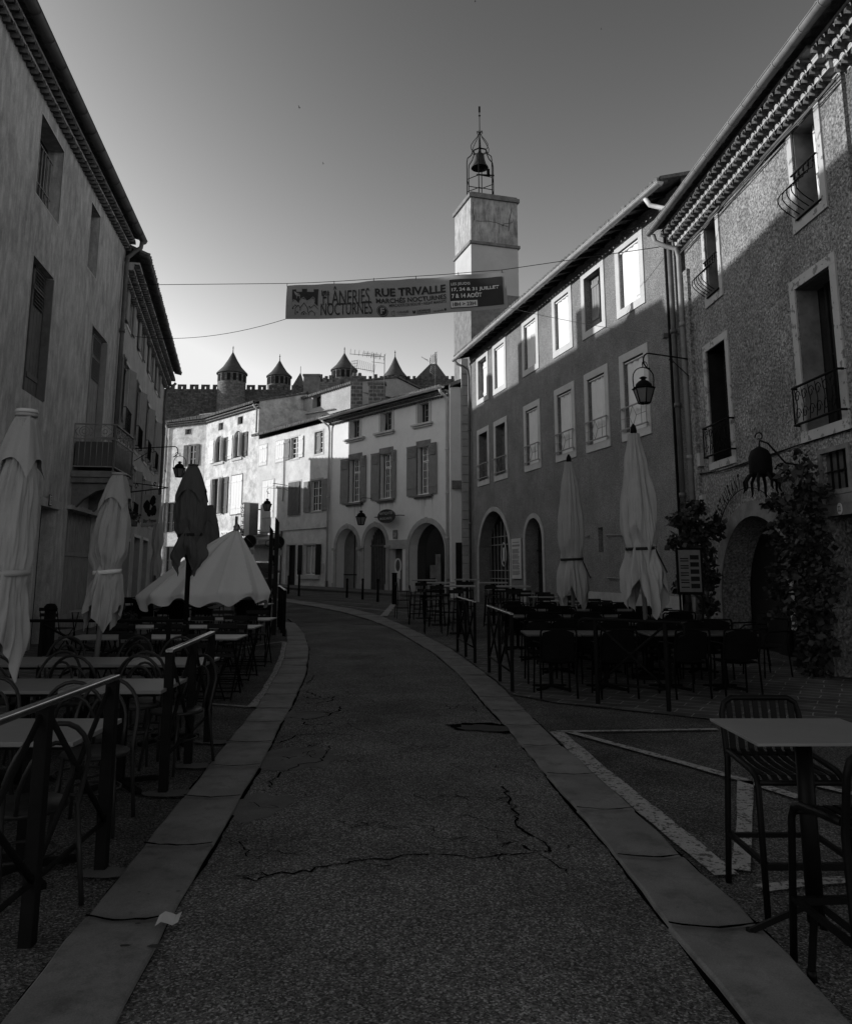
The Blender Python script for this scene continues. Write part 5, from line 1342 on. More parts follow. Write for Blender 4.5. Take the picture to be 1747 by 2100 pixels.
# curtain wall with merlons
cw=empty('castle_wall',(-50,250,20),0,'long crenellated stone curtain wall of the hill town','wall')
a=at(300,797,250);b=at(760,800,262)
mb=MB(); L_=(b-a).length; t=(b-a).normalized(); n_=Vector((t.y,-t.x,0)).normalized(); nm=int(L_/2.9)
def wq(s,d,z): 
    p=a+t*s; return Vector((p.x-n_.x*-d,p.y-n_.y*-d,z))-cw.location
fr=lambda q: Vector(((a+t*q[0]).x+n_.x*q[1],(a+t*q[0]).y+n_.y*q[1],(a+t*q[0]).z+q[2]))-cw.location
mb=MB(fr); mb.box((-60,-2,-26),(L_,0,0)); mb.build('curtain','castle',cw)
mb=MB(fr)
for k in range(int((L_+55)/3.6)):
    s=-55+k*3.6+R.uniform(-.1,.1); mb.box((s,-.6,.003),(s+1.15,-.02,1.5)); mb.box((s+1.55,-.6,.003),(s+2.7,-.02,1.5)); mb.box((s+1.15,-.6,.9),(s+1.55,-.02,1.5))
mb.build('merlon','castle',cw)
rb=[]
c2=empty('castle_rampart',at(830,790,256),0,'dark inner rampart with small battlements between the right-hand castle towers','wall')
mb=MB()
for k in range(30): mb.box((-28+k*1.8,-.5,2.0),(-27+k*1.8,.2,3.0+(k%5==0)*.6))
mb.box((-30,-.6,-18),(30,.6,2.0)); mb.build('masonry','castle',c2)
c3=empty('castle_gatehouse',at(668,777,254),0,'small ruined battlement block beside the third castle tower','wall')
mb=MB(); mb.box((-5,-1,-8),(5,3,-1.2)); 
for k in range(5): mb.box((-4.8+k*2,-1,-1.2),(-3.6+k*2,-.2,.2+(k%2)*.8))
mb.build('masonry','castle_t',c3)
# ---- aerials
def aerial(label,u,v0,v1,D,kind):
    b=at(u,v1,D);t_=at(u,v0,D); e=empty('television_aerial',b,0,label,'aerial'); h=t_.z-b.z
    mb=MB(); mb.tube([(0,0,-.6),(0,0,h)],.022,5); mb.build('mast','zinc_dark',e)
    mb=MB(); k_=D/F
    if kind==0:   # yagi pointing left, slightly up
        mb.tube([(0,0,h*.93),(-75*k_,.5,h*.93+12*k_)],.018,4)
        for j in range(9):
            x=-j*9*k_; z=h*.93+j*1.45*k_; l=(9-j*.5)*k_; mb.tube([(x+l*.3,-.3,z+l*.5),(x-l*.3,.3,z-l*.5)],.010,4)
        mb.tube([(0,0,h*.75),(-28*k_,.2,h*.82)],.012,4)
    if kind==1:   # grid panel and small yagi
        for j in range(7): mb.tube([(-48*k_+2*k_,0,h*.25+j*6*k_),(-34*k_,0,h*.28+j*6*k_)],.010,4)
        for j in range(4): mb.tube([(-47*k_+4*j*k_,0,h*.2),(-47*k_+4*j*k_,0,h*.25+38*k_)],.010,4)
        mb.tube([(-40*k_,0,h*.55),(0,0,h*.45)],.014,4)
        for j in range(10): mb.tube([(-j*4*k_+4*k_,-.2,h*.5+j*1.2*k_+9*k_),(-j*4*k_,.2,h*.5+j*1.2*k_-7*k_)],.009,4)
        for j in range(9): mb.tube([(-20*k_+j*4*k_,0,h*.98+6*k_-j*.8*k_),(-18*k_+j*4*k_,0,h*.98-6*k_-j*.8*k_)],.008,4)
        mb.tube([(-24*k_,0,h),(16*k_,0,h*.93)],.012,4)
    if kind==2:
        for s_,zc,an in((-1,h*.72,.25),(-.6,h*.5,-.3)):
            for j in range(5): mb.tube([(-12*k_+j*.6*k_,0,zc-9*k_+j*4.2*k_),(2*k_+j*.6*k_,.1,zc-7*k_+j*4.2*k_+an)],.010,4)
            for j in range(4): mb.tube([(-11*k_+j*4*k_,0,zc-9*k_),(-9*k_+j*4*k_,.1,zc+9*k_+an*.5)],.010,4)
        mb.tube([(-30*k_,.2,h*.86),(-16*k_,0,h*.74)],.012,4)
        for j in range(4): mb.tube([(-30*k_+j*4*k_,.2,h*.9-j*2.6*k_),(-26*k_+j*4*k_,.2,h*.83-j*2.6*k_)],.009,4)
    mb.build('antenna','zinc_dark' if kind<2 else 'iron_grey',e); return e
aerial('tall aerial mast with a long comb antenna pointing left above the roofs',788,727,800,42.5,0)
aerial('aerial mast with a square grid reflector, left of the tall comb antenna',766,724,792,43,1)
aerial('short mast with two tilted white grid panels on the cream house roof',893,722,785,38,2)
# ---- banner with cables
BA=Vector((-3.72,21.33,0)); BB=Vector((1.99,19.6,0))
pTL=at(589,586,BA.y); pBL=at(588,656,BA.y); pTR=at(1036,557,BB.y); pBR=at(1042,632,BB.y)
bn=empty('banner',pTL,0,'long printed vinyl banner strung across the street, reading RUE TRIVALLE','banner')
def bq(a,b,d=0.0):
    T=pTL.lerp(pTR,a);B_=pBL.lerp(pBR,a)
    q=T.lerp(B_,b); n=Vector((-.29,-.957,0)); 
    sag=-.05*math.sin(PI*a)*(.4+.6*b)*1.2-.012*abs(math.sin(a*PI*5.2))*(1-b); wv=.03*math.sin(a*17+b*2)+.05*b*math.sin(a*7+1)+.022*math.sin(a*33+b*1.5)*(1-b)
    return q+Vector((0,0,sag))+n*(wv+d*2.6)-pTL
mb=MB(); mb.grid(lambda i,j:bq(i/240,j/16),241,17); mb.build('sheet','banner',bn)
ZX=lambda x:(x+19)/1684.0
def tyl(x,y): return (y-(370-.075*x))/(262+.01*x)
def btx(s,x0,y0,x1,y1,m='ink',d=.006,bold=.01,name='lettering',sp=1.0):
    """box given by the top-left and bottom-right corners in the enlarged view"""
    a0,a1=ZX(x0),ZX(x1); xm=(x0+x1)/2; t0=(tyl(x0,y0)); t1=(tyl(x0,y1))
    return txt(s,lambda x,y:bq(x,y,d),name,m,bn,(a0,t1,a1,t0),bold,sp)
def bpoly(pts,m,d=.003,name='print'):
    mb=MB(); P=[(ZX(x),tyl(x,y)) for x,y in pts]; tr=tessellate_polygon([[Vector((a,b,0)) for a,b in P]])
    I=[mb.p(bq(a,b,d)) for a,b in P]
    for t in tr: mb.face([I[k] for k in t])
    return mb.build(name,m,bn)
def bgrid(x0,b0,x1,b1,m,d,name='print'):
    mb=MB(); mb.grid(lambda i,j:bq(ZX(x0)+(ZX(x1)-ZX(x0))*i/60,b0+(b1-b0)*j/8,d),61,9); return mb.build(name,m,bn)
def bline(pts,w,m,d=.006,closed=False,name='print'):
    mb=MB(); P=[Vector((x,y)) for x,y in pts]
    if closed: P.append(P[0])
    for a_,b_ in zip(P,P[1:]):
        t_=(b_-a_).normalized(); n_=Vector((-t_.y,t_.x))*w/2; a2=a_-t_*w*.3;b2=b_+t_*w*.3
        mb.face([mb.p(bq(ZX(q.x),tyl(q.x,q.y),d)) for q in(a2+n_,a2-n_,b2-n_,b2+n_)])
    return mb.build(name,m,bn)
bgrid(1258,.12,1640,.90,'ink',.003,'dark_panel')
btx('Les',268,398,330,440); btx('FLÂNERIES',278,372,652,512,bold=.0); btx('NOCTURNES',262,498,668,590,bold=.0)
btx('RUE TRIVALLE',695,378,1228,438,bold=.035); btx('MARCHÉS NOCTURNES',700,442,1230,485,bold=.02); btx('MERCADOS DE NOCHE • NIGHT MARKETS',795,486,1228,506,bold=.01)
btx('LES JEUDIS',1272,334,1410,360,'ink_l',.008,.01); btx('17, 24 & 31 JUILLET',1274,373,1612,405,'ink_l',.008,.03); btx('7 & 14 AOÛT',1272,409,1488,450,'ink_l',.008,.03)
bgrid(1262,.71,1452,.88,'ink_l',.006,'light_box'); btx('18H > 23H',1275,480,1440,508,'ink',.011,.02)
mb=MB()
cx,cy=742,538
bpoly([(cx+41*math.cos(k*PI/12),cy+41*math.sin(k*PI/12)) for k in range(24)],'ink',.004); bline([(cx+35*math.cos(k*PI/12),cy+35*math.sin(k*PI/12)) for k in range(24)],3,'banner',.006,True); btx('F',cx-14,515,cx+16,560,'banner',.008,.04)
btx('CABARDÈS',852,531,940,550,bold=.0); bline([(826+18*math.cos(k*PI/8),552+18*math.sin(k*PI/8)) for k in range(3,14)],2,'ink'); bline([(830,530),(830,566)],2,'ink'); bline([(858,557),(920,556)],1.5,'ink')
btx('CARCASSONNE',1002,526,1105,541,bold=.03); btx('Patrimoine Mondial',1002,543,1105,555,bold=.02); bpoly([(968,530),(978,530),(978,538),(988,526),(992,534),(990,550),(972,552)],'ink')
btx('rue trivalle',1128,530,1205,545,bold=.01); bpoly([(1218+9*math.cos(k*PI/8),528+9*math.sin(k*PI/8)) for k in range(16)],'ink')
# town emblem: dark crenellated block with house outlines in front
bpoly([(32,402),(66,400),(66,418),(112,416),(112,393),(152,390),(152,414),(204,411),(204,391),(241,389),(236,520),(212,500),(204,462),(186,462),(150,480),(118,465),(96,478),(88,505),(60,480),(34,500)],'ink',.003)
for P in([(30,520),(30,498),(48,480),(62,496),(62,515)],[(72,470),(72,445),(84,428),(98,445),(98,470)],[(105,500),(105,470),(125,458),(145,474),(145,500)],[(180,495),(180,465),(200,450),(212,462),(212,490)],[(150,500),(150,490),(168,476),(180,490)]):
    bline(P,3.5,'banner',.006)
for P in([(62,595),(62,545),(85,520),(100,540),(100,560)],[(45,540),(60,520),(75,535)],[(100,540),(130,500),(158,540),(158,570)],[(165,590),(165,572),(190,555),(214,575),(214,592)],[(110,592),(110,580),(130,565),(150,585)],[(175,540),(210,510),(238,540)]):
    bline(P,4.5,'ink',.005)
for x,y in((78,575),(42,548),(172,527),(128,585)): bpoly([(x-5,y-6),(x+5,y-6),(x+5,y+6),(x-5,y+6)],'ink',.005)
mb=MB()
for a_ in(.0,.23,.42,.61,.8,.985): mb.tube([bq(a_,.02),bq(a_,-.07)],.008,4)
mb.build('tie','iron',bn)
# its suspension cables
lw=L1.w((L1.L-.05,.05,at(256,583,21).z)); rw=R2.w((R2.L-.3,.1,0)); rw.z=at(1379,507,17.6).z
topL=bq(0,-.07)+pTL; topR=bq(.985,-.07)+pTL
mid=[bq(k/8*.985,-.06)+pTL for k in range(9)]
cable('cable',[lw]+[topL]+mid[1:]+[rw],.009,'upper wire carrying the printed banner across the street',n=4)
lw2=L2.w((3.0,.05,0)); lw2.z=at(258,690,lw2.y).z; rw2=R2.w((R2.L-.6,.1,0)); rw2.z=at(1373,689,17.8).z
cable('cable',[lw2,bq(0,1)+pTL],.008,'lower left guy wire from the louvred house to the banner corner',sag=.25)
cable('cable',[bq(1,1)+pTL,rw2],.006,'lower right guy wire from the banner corner to the camera bracket on the grey wall',sag=.06,m='iron_grey')
e=empty('wall_camera',rw2,0,'small box clamp fixed to the grey wall where the lower banner wire ends','wire clamp')
MB().cbox((0,0,0),(.12,.12,.1)).tube([(0,0,.03),(.15,.12,.1)],.03,6).build('housing','zinc_dark',e)
# birds
for i,(u,v,l) in enumerate(((614,221,'tiny dark bird high above the left end of the banner'),(974,3,'tiny dark bird at the very top of the sky'),(663,336,'faint tiny bird in the sky above the banner'),(1232,60,'tiny bird in the sky right of the bell tower'))):
    p_=at(u,v,90+i*15); mb=MB(); s_=.28
    mb.tube([(-.12,0,0),(0,0,.02),(.14,0,0)],[.01,.05,.015],6)
    mb.poly([(0,-.0,.03),(.06,.0,.03),(.0,s_,.12),(-.08,s_*1.6,.06)]); mb.poly([(0,0,.03),(.06,0,.03),(.0,-s_,.12),(-.08,-s_*1.6,.06)])
    o=mb.build('bird','iron',None,p_); tag(o,l,'bird','birds in the sky')
# ================================================================ FURNITURE
def rot2(x,y,a): return (x*math.cos(a)-y*math.sin(a),x*math.sin(a)+y*math.cos(a))
# bentwood-style metal café chair; faces +y (back at -y)
def mk_bent():
    e=empty('cafe_chair',(0,0,0),0,'x','chair')
    MB().lathe([(.17,.435),(.205,.44),(.21,.455),(.20,.465),(.05,.458)],20).build('seat','chair',e)
    for sx,sy in((-1,1),(1,1)):
        MB().tube([(sx*.15,sy*.14,.45),(sx*.17,sy*.17,.25),(sx*.19,sy*.2,0)],[.014,.013,.011],8).build('leg','chair',e)
    P=[(-.2,-.24,0),(-.19,-.2,.25),(-.185,-.17,.45)]+[(-.20*math.cos(a*PI/12),-.18-.075*math.sin(a*PI/12)**.7-.02,.62+.25*math.sin(a*PI/12)) for a in range(13)]+[(.185,-.17,.45),(.19,-.2,.25),(.2,-.24,0)]
    MB().tube(P,.013,8).build('back_frame','chair',e)
    P=[(-.12,-.17,.46)]+[(-.125*math.cos(a*PI/10),-.18-.07*math.sin(a*PI/10)**.7-.01,.58+.20*math.sin(a*PI/10)) for a in range(11)]+[(.12,-.17,.46)]
    MB().tube(P,.011,8).build('inner_loop','chair',e)
    mb=MB(); mb.tube([(.165*math.cos(a*PI/8),.165*math.sin(a*PI/8),.24) for a in range(16)],.008,6,closed=True); mb.build('stretcher','chair',e)
    return e
def mk_table(name,top_m,w,d,h=.74,pw=.05,base='cross',label='x',edge=None):
    e=empty(name,(0,0,0),0,label,'table')
    mb=MB(); mb.box((-w/2,-d/2,h-.025),(w/2,d/2,h)); mb.build('tabletop',top_m,e,bevel=.004)
    MB().box((-w/2+.06,-d/2+.06,h-.05),(w/2-.06,d/2-.06,h-.026)).build('frame','chair_b',e)
    mb=MB(); mb.cbox((0,0,h/2),(pw,pw,h-.08)); mb.build('pedestal','chair_b',e)
    mb=MB()
    if base=='cross':
        for a in(PI/4,-PI/4):
            for s in(-1,1): mb.beam((0,0,.05),(s*.30*math.cos(a),s*.30*math.sin(a),.02),.05,.03)
    else: mb.lathe([(.24,0),(.24,.012),(.05,.03)],20)
    mb.build('base','chair_b',e); return e
def mk_ftable():
    e=empty('folding_table',(0,0,0),0,'x','table'); w,d,h=.72,.66,.74
    MB().box((-w/2,-d/2,h-.02),(w/2,d/2,h)).build('tabletop','table_slat',e,bevel=.003)
    for s in(-1,1):
        mb=MB(); mb.tube([(s*.3,-.28,h-.03),(s*.3,.28,0)],.011,6); mb.tube([(s*.3,.28,h-.03),(s*.3,-.28,0)],.011,6); mb.build('leg','chair_b',e)
    for y in(-.28,.28): MB().tube([(-.3,y*.98,.02),(.3,y*.98,.02)],.009,5).build('stretcher','chair_b',e)
    return e
def mk_fold():
    e=empty('folding_chair',(0,0,0),0,'x','chair')
    mb=MB()
    for k in range(5): mb.box((-.19,-.16+k*.075,.44),(.19,-.10+k*.075,.455))
    mb.build('seat','wood_dark',e)
    mb=MB()
    for z,y in((.80,-.285),(.70,-.262)): mb.box((-.20,y-.008,z-.03),(.20,y+.008,z+.03))
    mb.build('backrest','wood_dark',e)
    for s in(-1,1):
        mb=MB(); mb.tube([(s*.19,-.29,.83),(s*.19,-.2,.44),(s*.19,.24,0)],.009,6); mb.tube([(s*.175,.18,.44),(s*.175,-.24,0)],.009,6); mb.build('leg','chair_b',e)
    for y,z in((.2,.05),(-.2,.05)): MB().tube([(-.19,y,z),(.19,y,z)],.007,5).build('stretcher','chair_b',e)
    return e
def mk_arm():
    e=empty('terrace_chair',(0,0,0),0,'x','chair')
    mb=MB(); mb.grid(lambda i,j:(-.23+.46*i/6,-.22+.44*j/4,.45-.015*math.sin(PI*i/6)-.01*math.sin(PI*j/4)),7,5); mb.grid(lambda i,j:(-.23+.46*i/6,-.22+.44*j/4,.43-.015*math.sin(PI*i/6)),7,5); mb.build('seat','chair_b',e)
    mb=MB()
    def bk(i,j,o): 
        x=-.21+.42*i/8; t=j/5; return (x*(1-.06*t*t),-.23-.08*t-o+.03*(x/.21)**2,.47+(.36-.035*abs(x/.21)**3)*t)
    mb.grid(lambda i,j:bk(i,j,0),9,6); mb.grid(lambda i,j:bk(i,j,.012),9,6); mb.build('backrest','chair_b',e)
    P=[(-.23,-.26,0),(-.225,-.22,.44)]+[(-.225+.03*(1-math.cos(a*PI/10)),-.305,.79+.05*math.sin(a*PI/10)) for a in range(6)]+[(.195+.03*math.sin(a*PI/10),-.305,.84-.05*(1-math.cos(a*PI/10))) for a in range(6)]+[(.225,-.22,.44),(.23,-.26,0)]
    MB().tube(P,.013,7).build('back_frame','chair_b',e)
    for s in(-1,1):
        MB().tube([(s*.225,-.285,.66),(s*.25,-.15,.67),(s*.25,.12,.66),(s*.245,.2,.6),(s*.225,.2,.44),(s*.235,.23,0)],.012,7).build('arm_leg','chair_b',e)
    return e
def mk_stool():
    e=empty('bar_stool',(0,0,0),0,'x','stool')
    MB().box((-.17,-.17,.745),(.17,.17,.765)).build('seat','wood_dark',e,bevel=.006)
    for sx in(-1,1):
        for sy in(-1,1):
            MB().tube([(sx*.15,sy*.15,.75),(sx*.2,sy*.2,0)],.010,6).build('leg','chair_b',e)
    mb=MB()
    for z in(.28,.5):
        q=.2-.05*z/.75
        mb.tube([(-q,-q,z),(q,-q,z),(q,q,z),(-q,q,z)],.008,5,closed=True)
    mb.build('footrest','chair_b',e)
    mb=MB(); 
    for s in(-1,1): mb.tube([(s*.15,-.15,.75),(s*.155,-.19,1.0)],.009,6)
    mb.build('back_post','chair_b',e)
    MB().box((-.17,-.20,.92),(.17,-.18,1.0)).build('backrest','wood_dark',e,bevel=.004)
    return e
def mk_bar():
    e=empty('bar_table',(0,0,0),0,'x','table'); w,h=.72,1.08
    MB().box((-w/2,-w/2,h-.03),(w/2,w/2,h)).build('tabletop','table_slat',e,bevel=.004)
    MB().cbox((0,0,h/2),(.075,.075,h-.06)).build('pedestal','chair_b',e)
    mb=MB(); mb.box((-.24,-.24,0),(.24,.24,.015)); mb.build('base','chair_b',e); return e
def mk_barrier(L,n,h=1.0,name='barrier',curl=False,thin=False,lab='x'):
    e=empty(name,(0,0,0),0,lab,'railing'); pw=.045 if thin else .062
    if curl: MB().tube([(-.22,0,h-.14),(-.22,0,h-.04),(-.17,0,h)]+[(L*k/8,0,h) for k in range(9)]+[(L+.17,0,h),(L+.22,0,h-.04),(L+.22,0,h-.14),(L+.16,0,h-.18)],.019,8).build('handrail','iron',e)
    else: MB().box((-.04,-.028,h-.012),(L+.04,.028,h+.016)).build('handrail','railtop',e,bevel=.008)
    for k in range(n+1):
        x=L*k/n; MB().box((x-pw/2,-pw/2,-.05),(x+pw/2,pw/2,h-.012)).build('post','iron',e,bevel=.006)
    MB().tube([(0,0,.25),(L,0,.25)],.013,6).build('lower_rail','iron',e)
    for k in range(n):
        a,b=L*k/n,L*(k+1)/n; mb=MB(); mb.tube([(a+.02,.01,.26),(b-.02,.01,h-.05)],.015,6); mb.tube([(a+.02,-.01,h-.05),(b-.02,-.01,.26)],.015,6); mb.lathe([(.02,-.03),(.03,0),(.02,.03)],8,((a+b)/2,0,(h+.21)/2)); mb.build('cross_brace','iron',e)
    return e
def put_barrier(p0,p1,n,label,h=1.0,curl=False,thin=False,group=None):
    L=math.hypot(p1[0]-p0[0],p1[1]-p0[1]); e=mk_barrier(L,n,h,curl=curl,thin=thin,lab=label)
    e.location=(p0[0],p0[1],G(p0[1])); e.rotation_euler=(0,-math.atan2(G(p1[1])-G(p0[1]),L),math.atan2(p1[1]-p0[1],p1[0]-p0[0])); 
    if group: e['group']=group
    return e
LBg='croisillon railings along the left kerb'; RBg='cross-braced railings along the right kerb'
put_barrier((-1.75,4.65),(-1.70,2.93),2,'cross-braced black railing nearest the camera on the left, with a shiny worn handrail',group=LBg)
put_barrier((-2.05,7.88),(-1.905,6.16),2,'cross-braced black railing second from the camera on the left, behind the nearest one',group=LBg)
put_barrier((-3.16,18.3),(-3.7,20.6),3,'black railing beside the two tall dark posts on the left kerb',group=LBg)
put_barrier((-4.55,9.75),(-3.05,9.75),1,'round-ended tube railing standing across the left terrace behind the curved-back chairs',curl=True,thin=True)
put_barrier((.96,12.6),(1.13,10.9),2,'cross-braced railing at the corner of the right terrace, nearest the long tables',thin=True,group=RBg)
put_barrier((.585,15.3),(.81,13.7),2,'cross-braced railing between the bar stools and the right terrace corner',thin=True,group=RBg)
put_barrier((2.06,10.0),(2.76,9.5),1,'round-ended tube railing standing in front of the dark right terrace tables',h=1.0,curl=True,thin=True)
# ---- left terrace: square tables in pairs with bentwood-style chairs
T=Proto(lambda:mk_table('cafe_table','table_near',.74,.66)); Ch=Proto(mk_bent)
gT='grey square café tables on the left terrace'; gC='curved-back café chairs on the left terrace'
rowsL=[(4.58,-2.15,-1,'nearest'),(6.32,-2.28,3,'second'),(7.92,-2.42,3,'third')]
ordn=['at the kerb end','second from the kerb','third from the kerb','by the wall end']
for y,x0,n,nm in rowsL:
    n=3
    for k in range(n):
        T.put((x0-k*.755,y,G(y)),R.uniform(-.015,.015),f'grey square café table {ordn[k]} of the {nm} row on the left',gT)
# chairs: (x,y,rz) back away from table
chs=[(-2.35,3.78,0.05,'pulled up to the near side of the nearest left table, at the kerb end'),
 (-3.1,3.75,-.1,'on the near side of the nearest left table, second from the kerb'),
 (-2.1,5.36,PI+.1,'on the far side of the nearest left table, at the kerb end'),
 (-2.95,5.42,PI-.08,'on the far side of the nearest left table, second from the kerb'),
 (-3.8,5.38,PI,'on the far side of the nearest left table, third from the kerb'),
 (-2.35,5.75,.12,'between the nearest and second left rows, seat turned to the second row'),
 (-3.4,5.62,.0,'between the nearest and second left rows, at the middle table of the second row'),
 (-2.5,7.15,PI+.05,'on the far side of the second left row, at the kerb end'),
 (-3.3,7.2,PI-.1,'on the far side of the second left row, middle'),
 (-4.1,7.12,PI+.1,'on the far side of the second left row, wall end'),
 (-2.45,7.38,-.06,'tucked under the near side of the third left row, kerb end'),
 (-3.75,7.4,.1,'tucked under the near side of the third left row, wall end'),
 (-2.7,8.78,PI,'on the far side of the third left row, kerb end'),
 (-3.9,8.8,PI+.12,'on the far side of the third left row, wall end')]
chs+=[(-1.98,4.2,.9,'turned sideways by the nearest railing'),(-4.2,5.7,.1,'on the near side of the second left row, wall end'),(-2.05,6.9,PI-.5,'angled beside the second railing'),(-3.05,7.38,.05,'tucked under the near side of the third left row, middle'),(-3.2,8.82,PI-.1,'on the far side of the third left row, middle')]
for x,y,a,l in chs: Ch.put((x,y,G(y)),a,('curved-back chair '+l).replace(', at the kerb',', kerb').replace('second from the kerb','middle').replace('third from the kerb','wall end').replace('between the nearest and second left rows, seat turned to the second row','under the near side of the second left row, kerb end').replace('between the nearest and second left rows, at the middle table of the second row','under the near side of the second left row, middle'),gC)
# ---- folding tables and slatted chairs further up the left terrace
FT=Proto(mk_ftable); FC=Proto(mk_fold); gFT='slim folding tables on the left terrace'; gFC='slatted folding chairs on the left terrace'
for ri,(y,x0,n) in enumerate(((10.6,-2.72,3),(12.1,-2.82,3),(13.55,-2.88,2))):
    rn=('nearest','middle','farthest')[ri]
    for k in range(n):
        x=x0-k*.74; pos=ordn[k]
        FT.put((x,y,G(y)),R.uniform(-.02,.02),f'pale-topped folding table {pos} of the {rn} folding-table row',gFT)
        for sg in(-1,1):
            if R.random()<.92: FC.put((x+R.uniform(-.06,.06),y+sg*R.uniform(.50,.58),G(y)),(0 if sg<0 else PI)+R.uniform(-.12,.12),f'slatted folding chair {"in front of" if sg<0 else "behind"} the folding table {pos}, {rn} row',gFC)
FT.put((-6.35,15.6,G(15.6)),.2,'folding table against the left plaster wall beside the stone-framed door',gFT)
FC.put((-6.75,15.1,G(15)),-.3,'slatted folding chair near side of the folding table against the left wall',gFC)
FC.put((-6.25,16.3,G(16)),PI+.2,'slatted folding chair far side of the folding table against the left wall',gFC)
# dark dining sets beyond
DT=Proto(lambda:mk_table('dining_table','table_slat',.8,.8,base='disc')); AC=Proto(mk_arm)
gD='dark terrace tables on the far left terrace'; gDA='black armchairs on the far left terrace'
for k,(x,y) in enumerate(((-3.75,17.6),(-4.95,17.5),(-5.8,17.6),(-6.65,17.5),(-4.3,20.2),(-5.4,20.4))):
    wh=('at the kerb by the tall posts','under the dark closed parasol','second from the left wall','against the left wall','behind the light canopy, kerb side','behind the light canopy, wall side')[k]
    DT.put((x,y,G(y)),0,'far left terrace table '+wh,gD)
    for j,(dx,dy,a) in enumerate(((0,-.62,0),(0,.62,PI))): AC.put((x+dx+R.uniform(-.1,.1),y+dy,G(y)),a+R.uniform(-.2,.2),f'black armchair {("in front of","behind")[j]} the far left table {wh}',gDA)
# ---- right terrace: long rows of dark tables with rounded-back armchairs
RT=Proto(lambda:mk_table('terrace_table','table_dark',.72,.72,base='cross')); gR='dark square tables on the right terrace'; gRA='rounded-back black chairs on the right terrace'
for ri,(y,x0,n) in enumerate(((11.15,1.68,4),(12.75,2.0,4),(14.2,1.85,4),(15.7,1.75,4))):
    rn=('front','second','third','back')[ri]
    for k in range(n):
        pos=('kerb end','second from the kerb','second from the wall','wall end')[k]; x=x0+k*.735+(.12 if k>1 and ri==0 else 0)
        if x>6.2-.26*max(0,y-17): continue
        RT.put((x,y,G(y)),R.uniform(-.02,.02),f'dark square terrace table, {pos} of the {rn} right-hand row',gR)
        for sg in(-1,1):
            AC.put((x+R.uniform(-.07,.07),y+sg*R.uniform(.54,.62),G(y)),(0 if sg<0 else PI)+R.uniform(-.16,.16),f'black chair {"near" if sg<0 else "far"} side of the {rn} right-hand row, {pos}',gRA)
AC.put((5.05,12.3,G(12)),PI/2+.3,'rounded-back black chair by the vine at the arched doorway',gRA)
AC.put((5.3,13.6,G(13)),PI/2,'tall black chair by the menu board',gRA)
RT.put((4.5,16.6,G(16)),.1,'small table by the pale plinth behind the big closed parasol',gR)
AC.put((4.0,17.0,G(17)),-1.2,'black chair on the street side of the small table at the pale plinth',gRA); AC.put((5.0,16.6,G(16)),1.5,'black chair beside the small table at the pale plinth, wall side',gRA)
# ---- bar tables and stools in the middle distance
BT=Proto(mk_bar); BS=Proto(mk_stool); gB='tall bar tables beside the right kerb'; gS='thin-legged bar stools around the tall tables'
bars=[(.78,18.9,'nearest the kerb railing'),(.38,21.2,'second along the kerb'),(-.05,23.4,'farthest along the kerb'),(2.0,18.7,'inner front, toward the grey wall'),(1.75,21.2,'inner middle, toward the grey wall'),(1.2,23.8,'inner back, toward the arched entrance')]
for x,y,l in bars:
    BT.put((x,y,G(y)),R.uniform(-.05,.05),'tall bar table '+l,gB)
    for j,(dx,dy,a,w_) in enumerate(((-.1,-.62,0,'street'),(.05,.62,PI,'far'),(-.62,.05,-PI/2,'kerb'))):
        if j==2 and x>1: continue
        BS.put((x+dx,y+dy,G(y)),a+R.uniform(-.2,.2),f'bar stool on the {w_} side of the tall table {l}',gS)
for k,(x,y) in enumerate(((3.3,18.8),(3.0,20.6),(2.6,22.6),(2.2,25.0),(3.6,17.4))):
    wh=('left of the small closed parasol','before the second arched window','before the arched entrance','farthest back by the entrance','under the small closed parasol')[k]
    FT.put((x,y,G(y)),.1,'folding table '+wh+' on the right terrace','folding tables along the grey wall')
    FC.put((x-.05,y-.55,G(y)),R.uniform(-.3,.3),'slatted chair in front of the folding table '+wh,'slatted chairs along the grey wall'); FC.put((x+.05,y+.55,G(y)),PI+R.uniform(-.3,.3),'slatted chair behind the folding table '+wh,'slatted chairs along the grey wall')
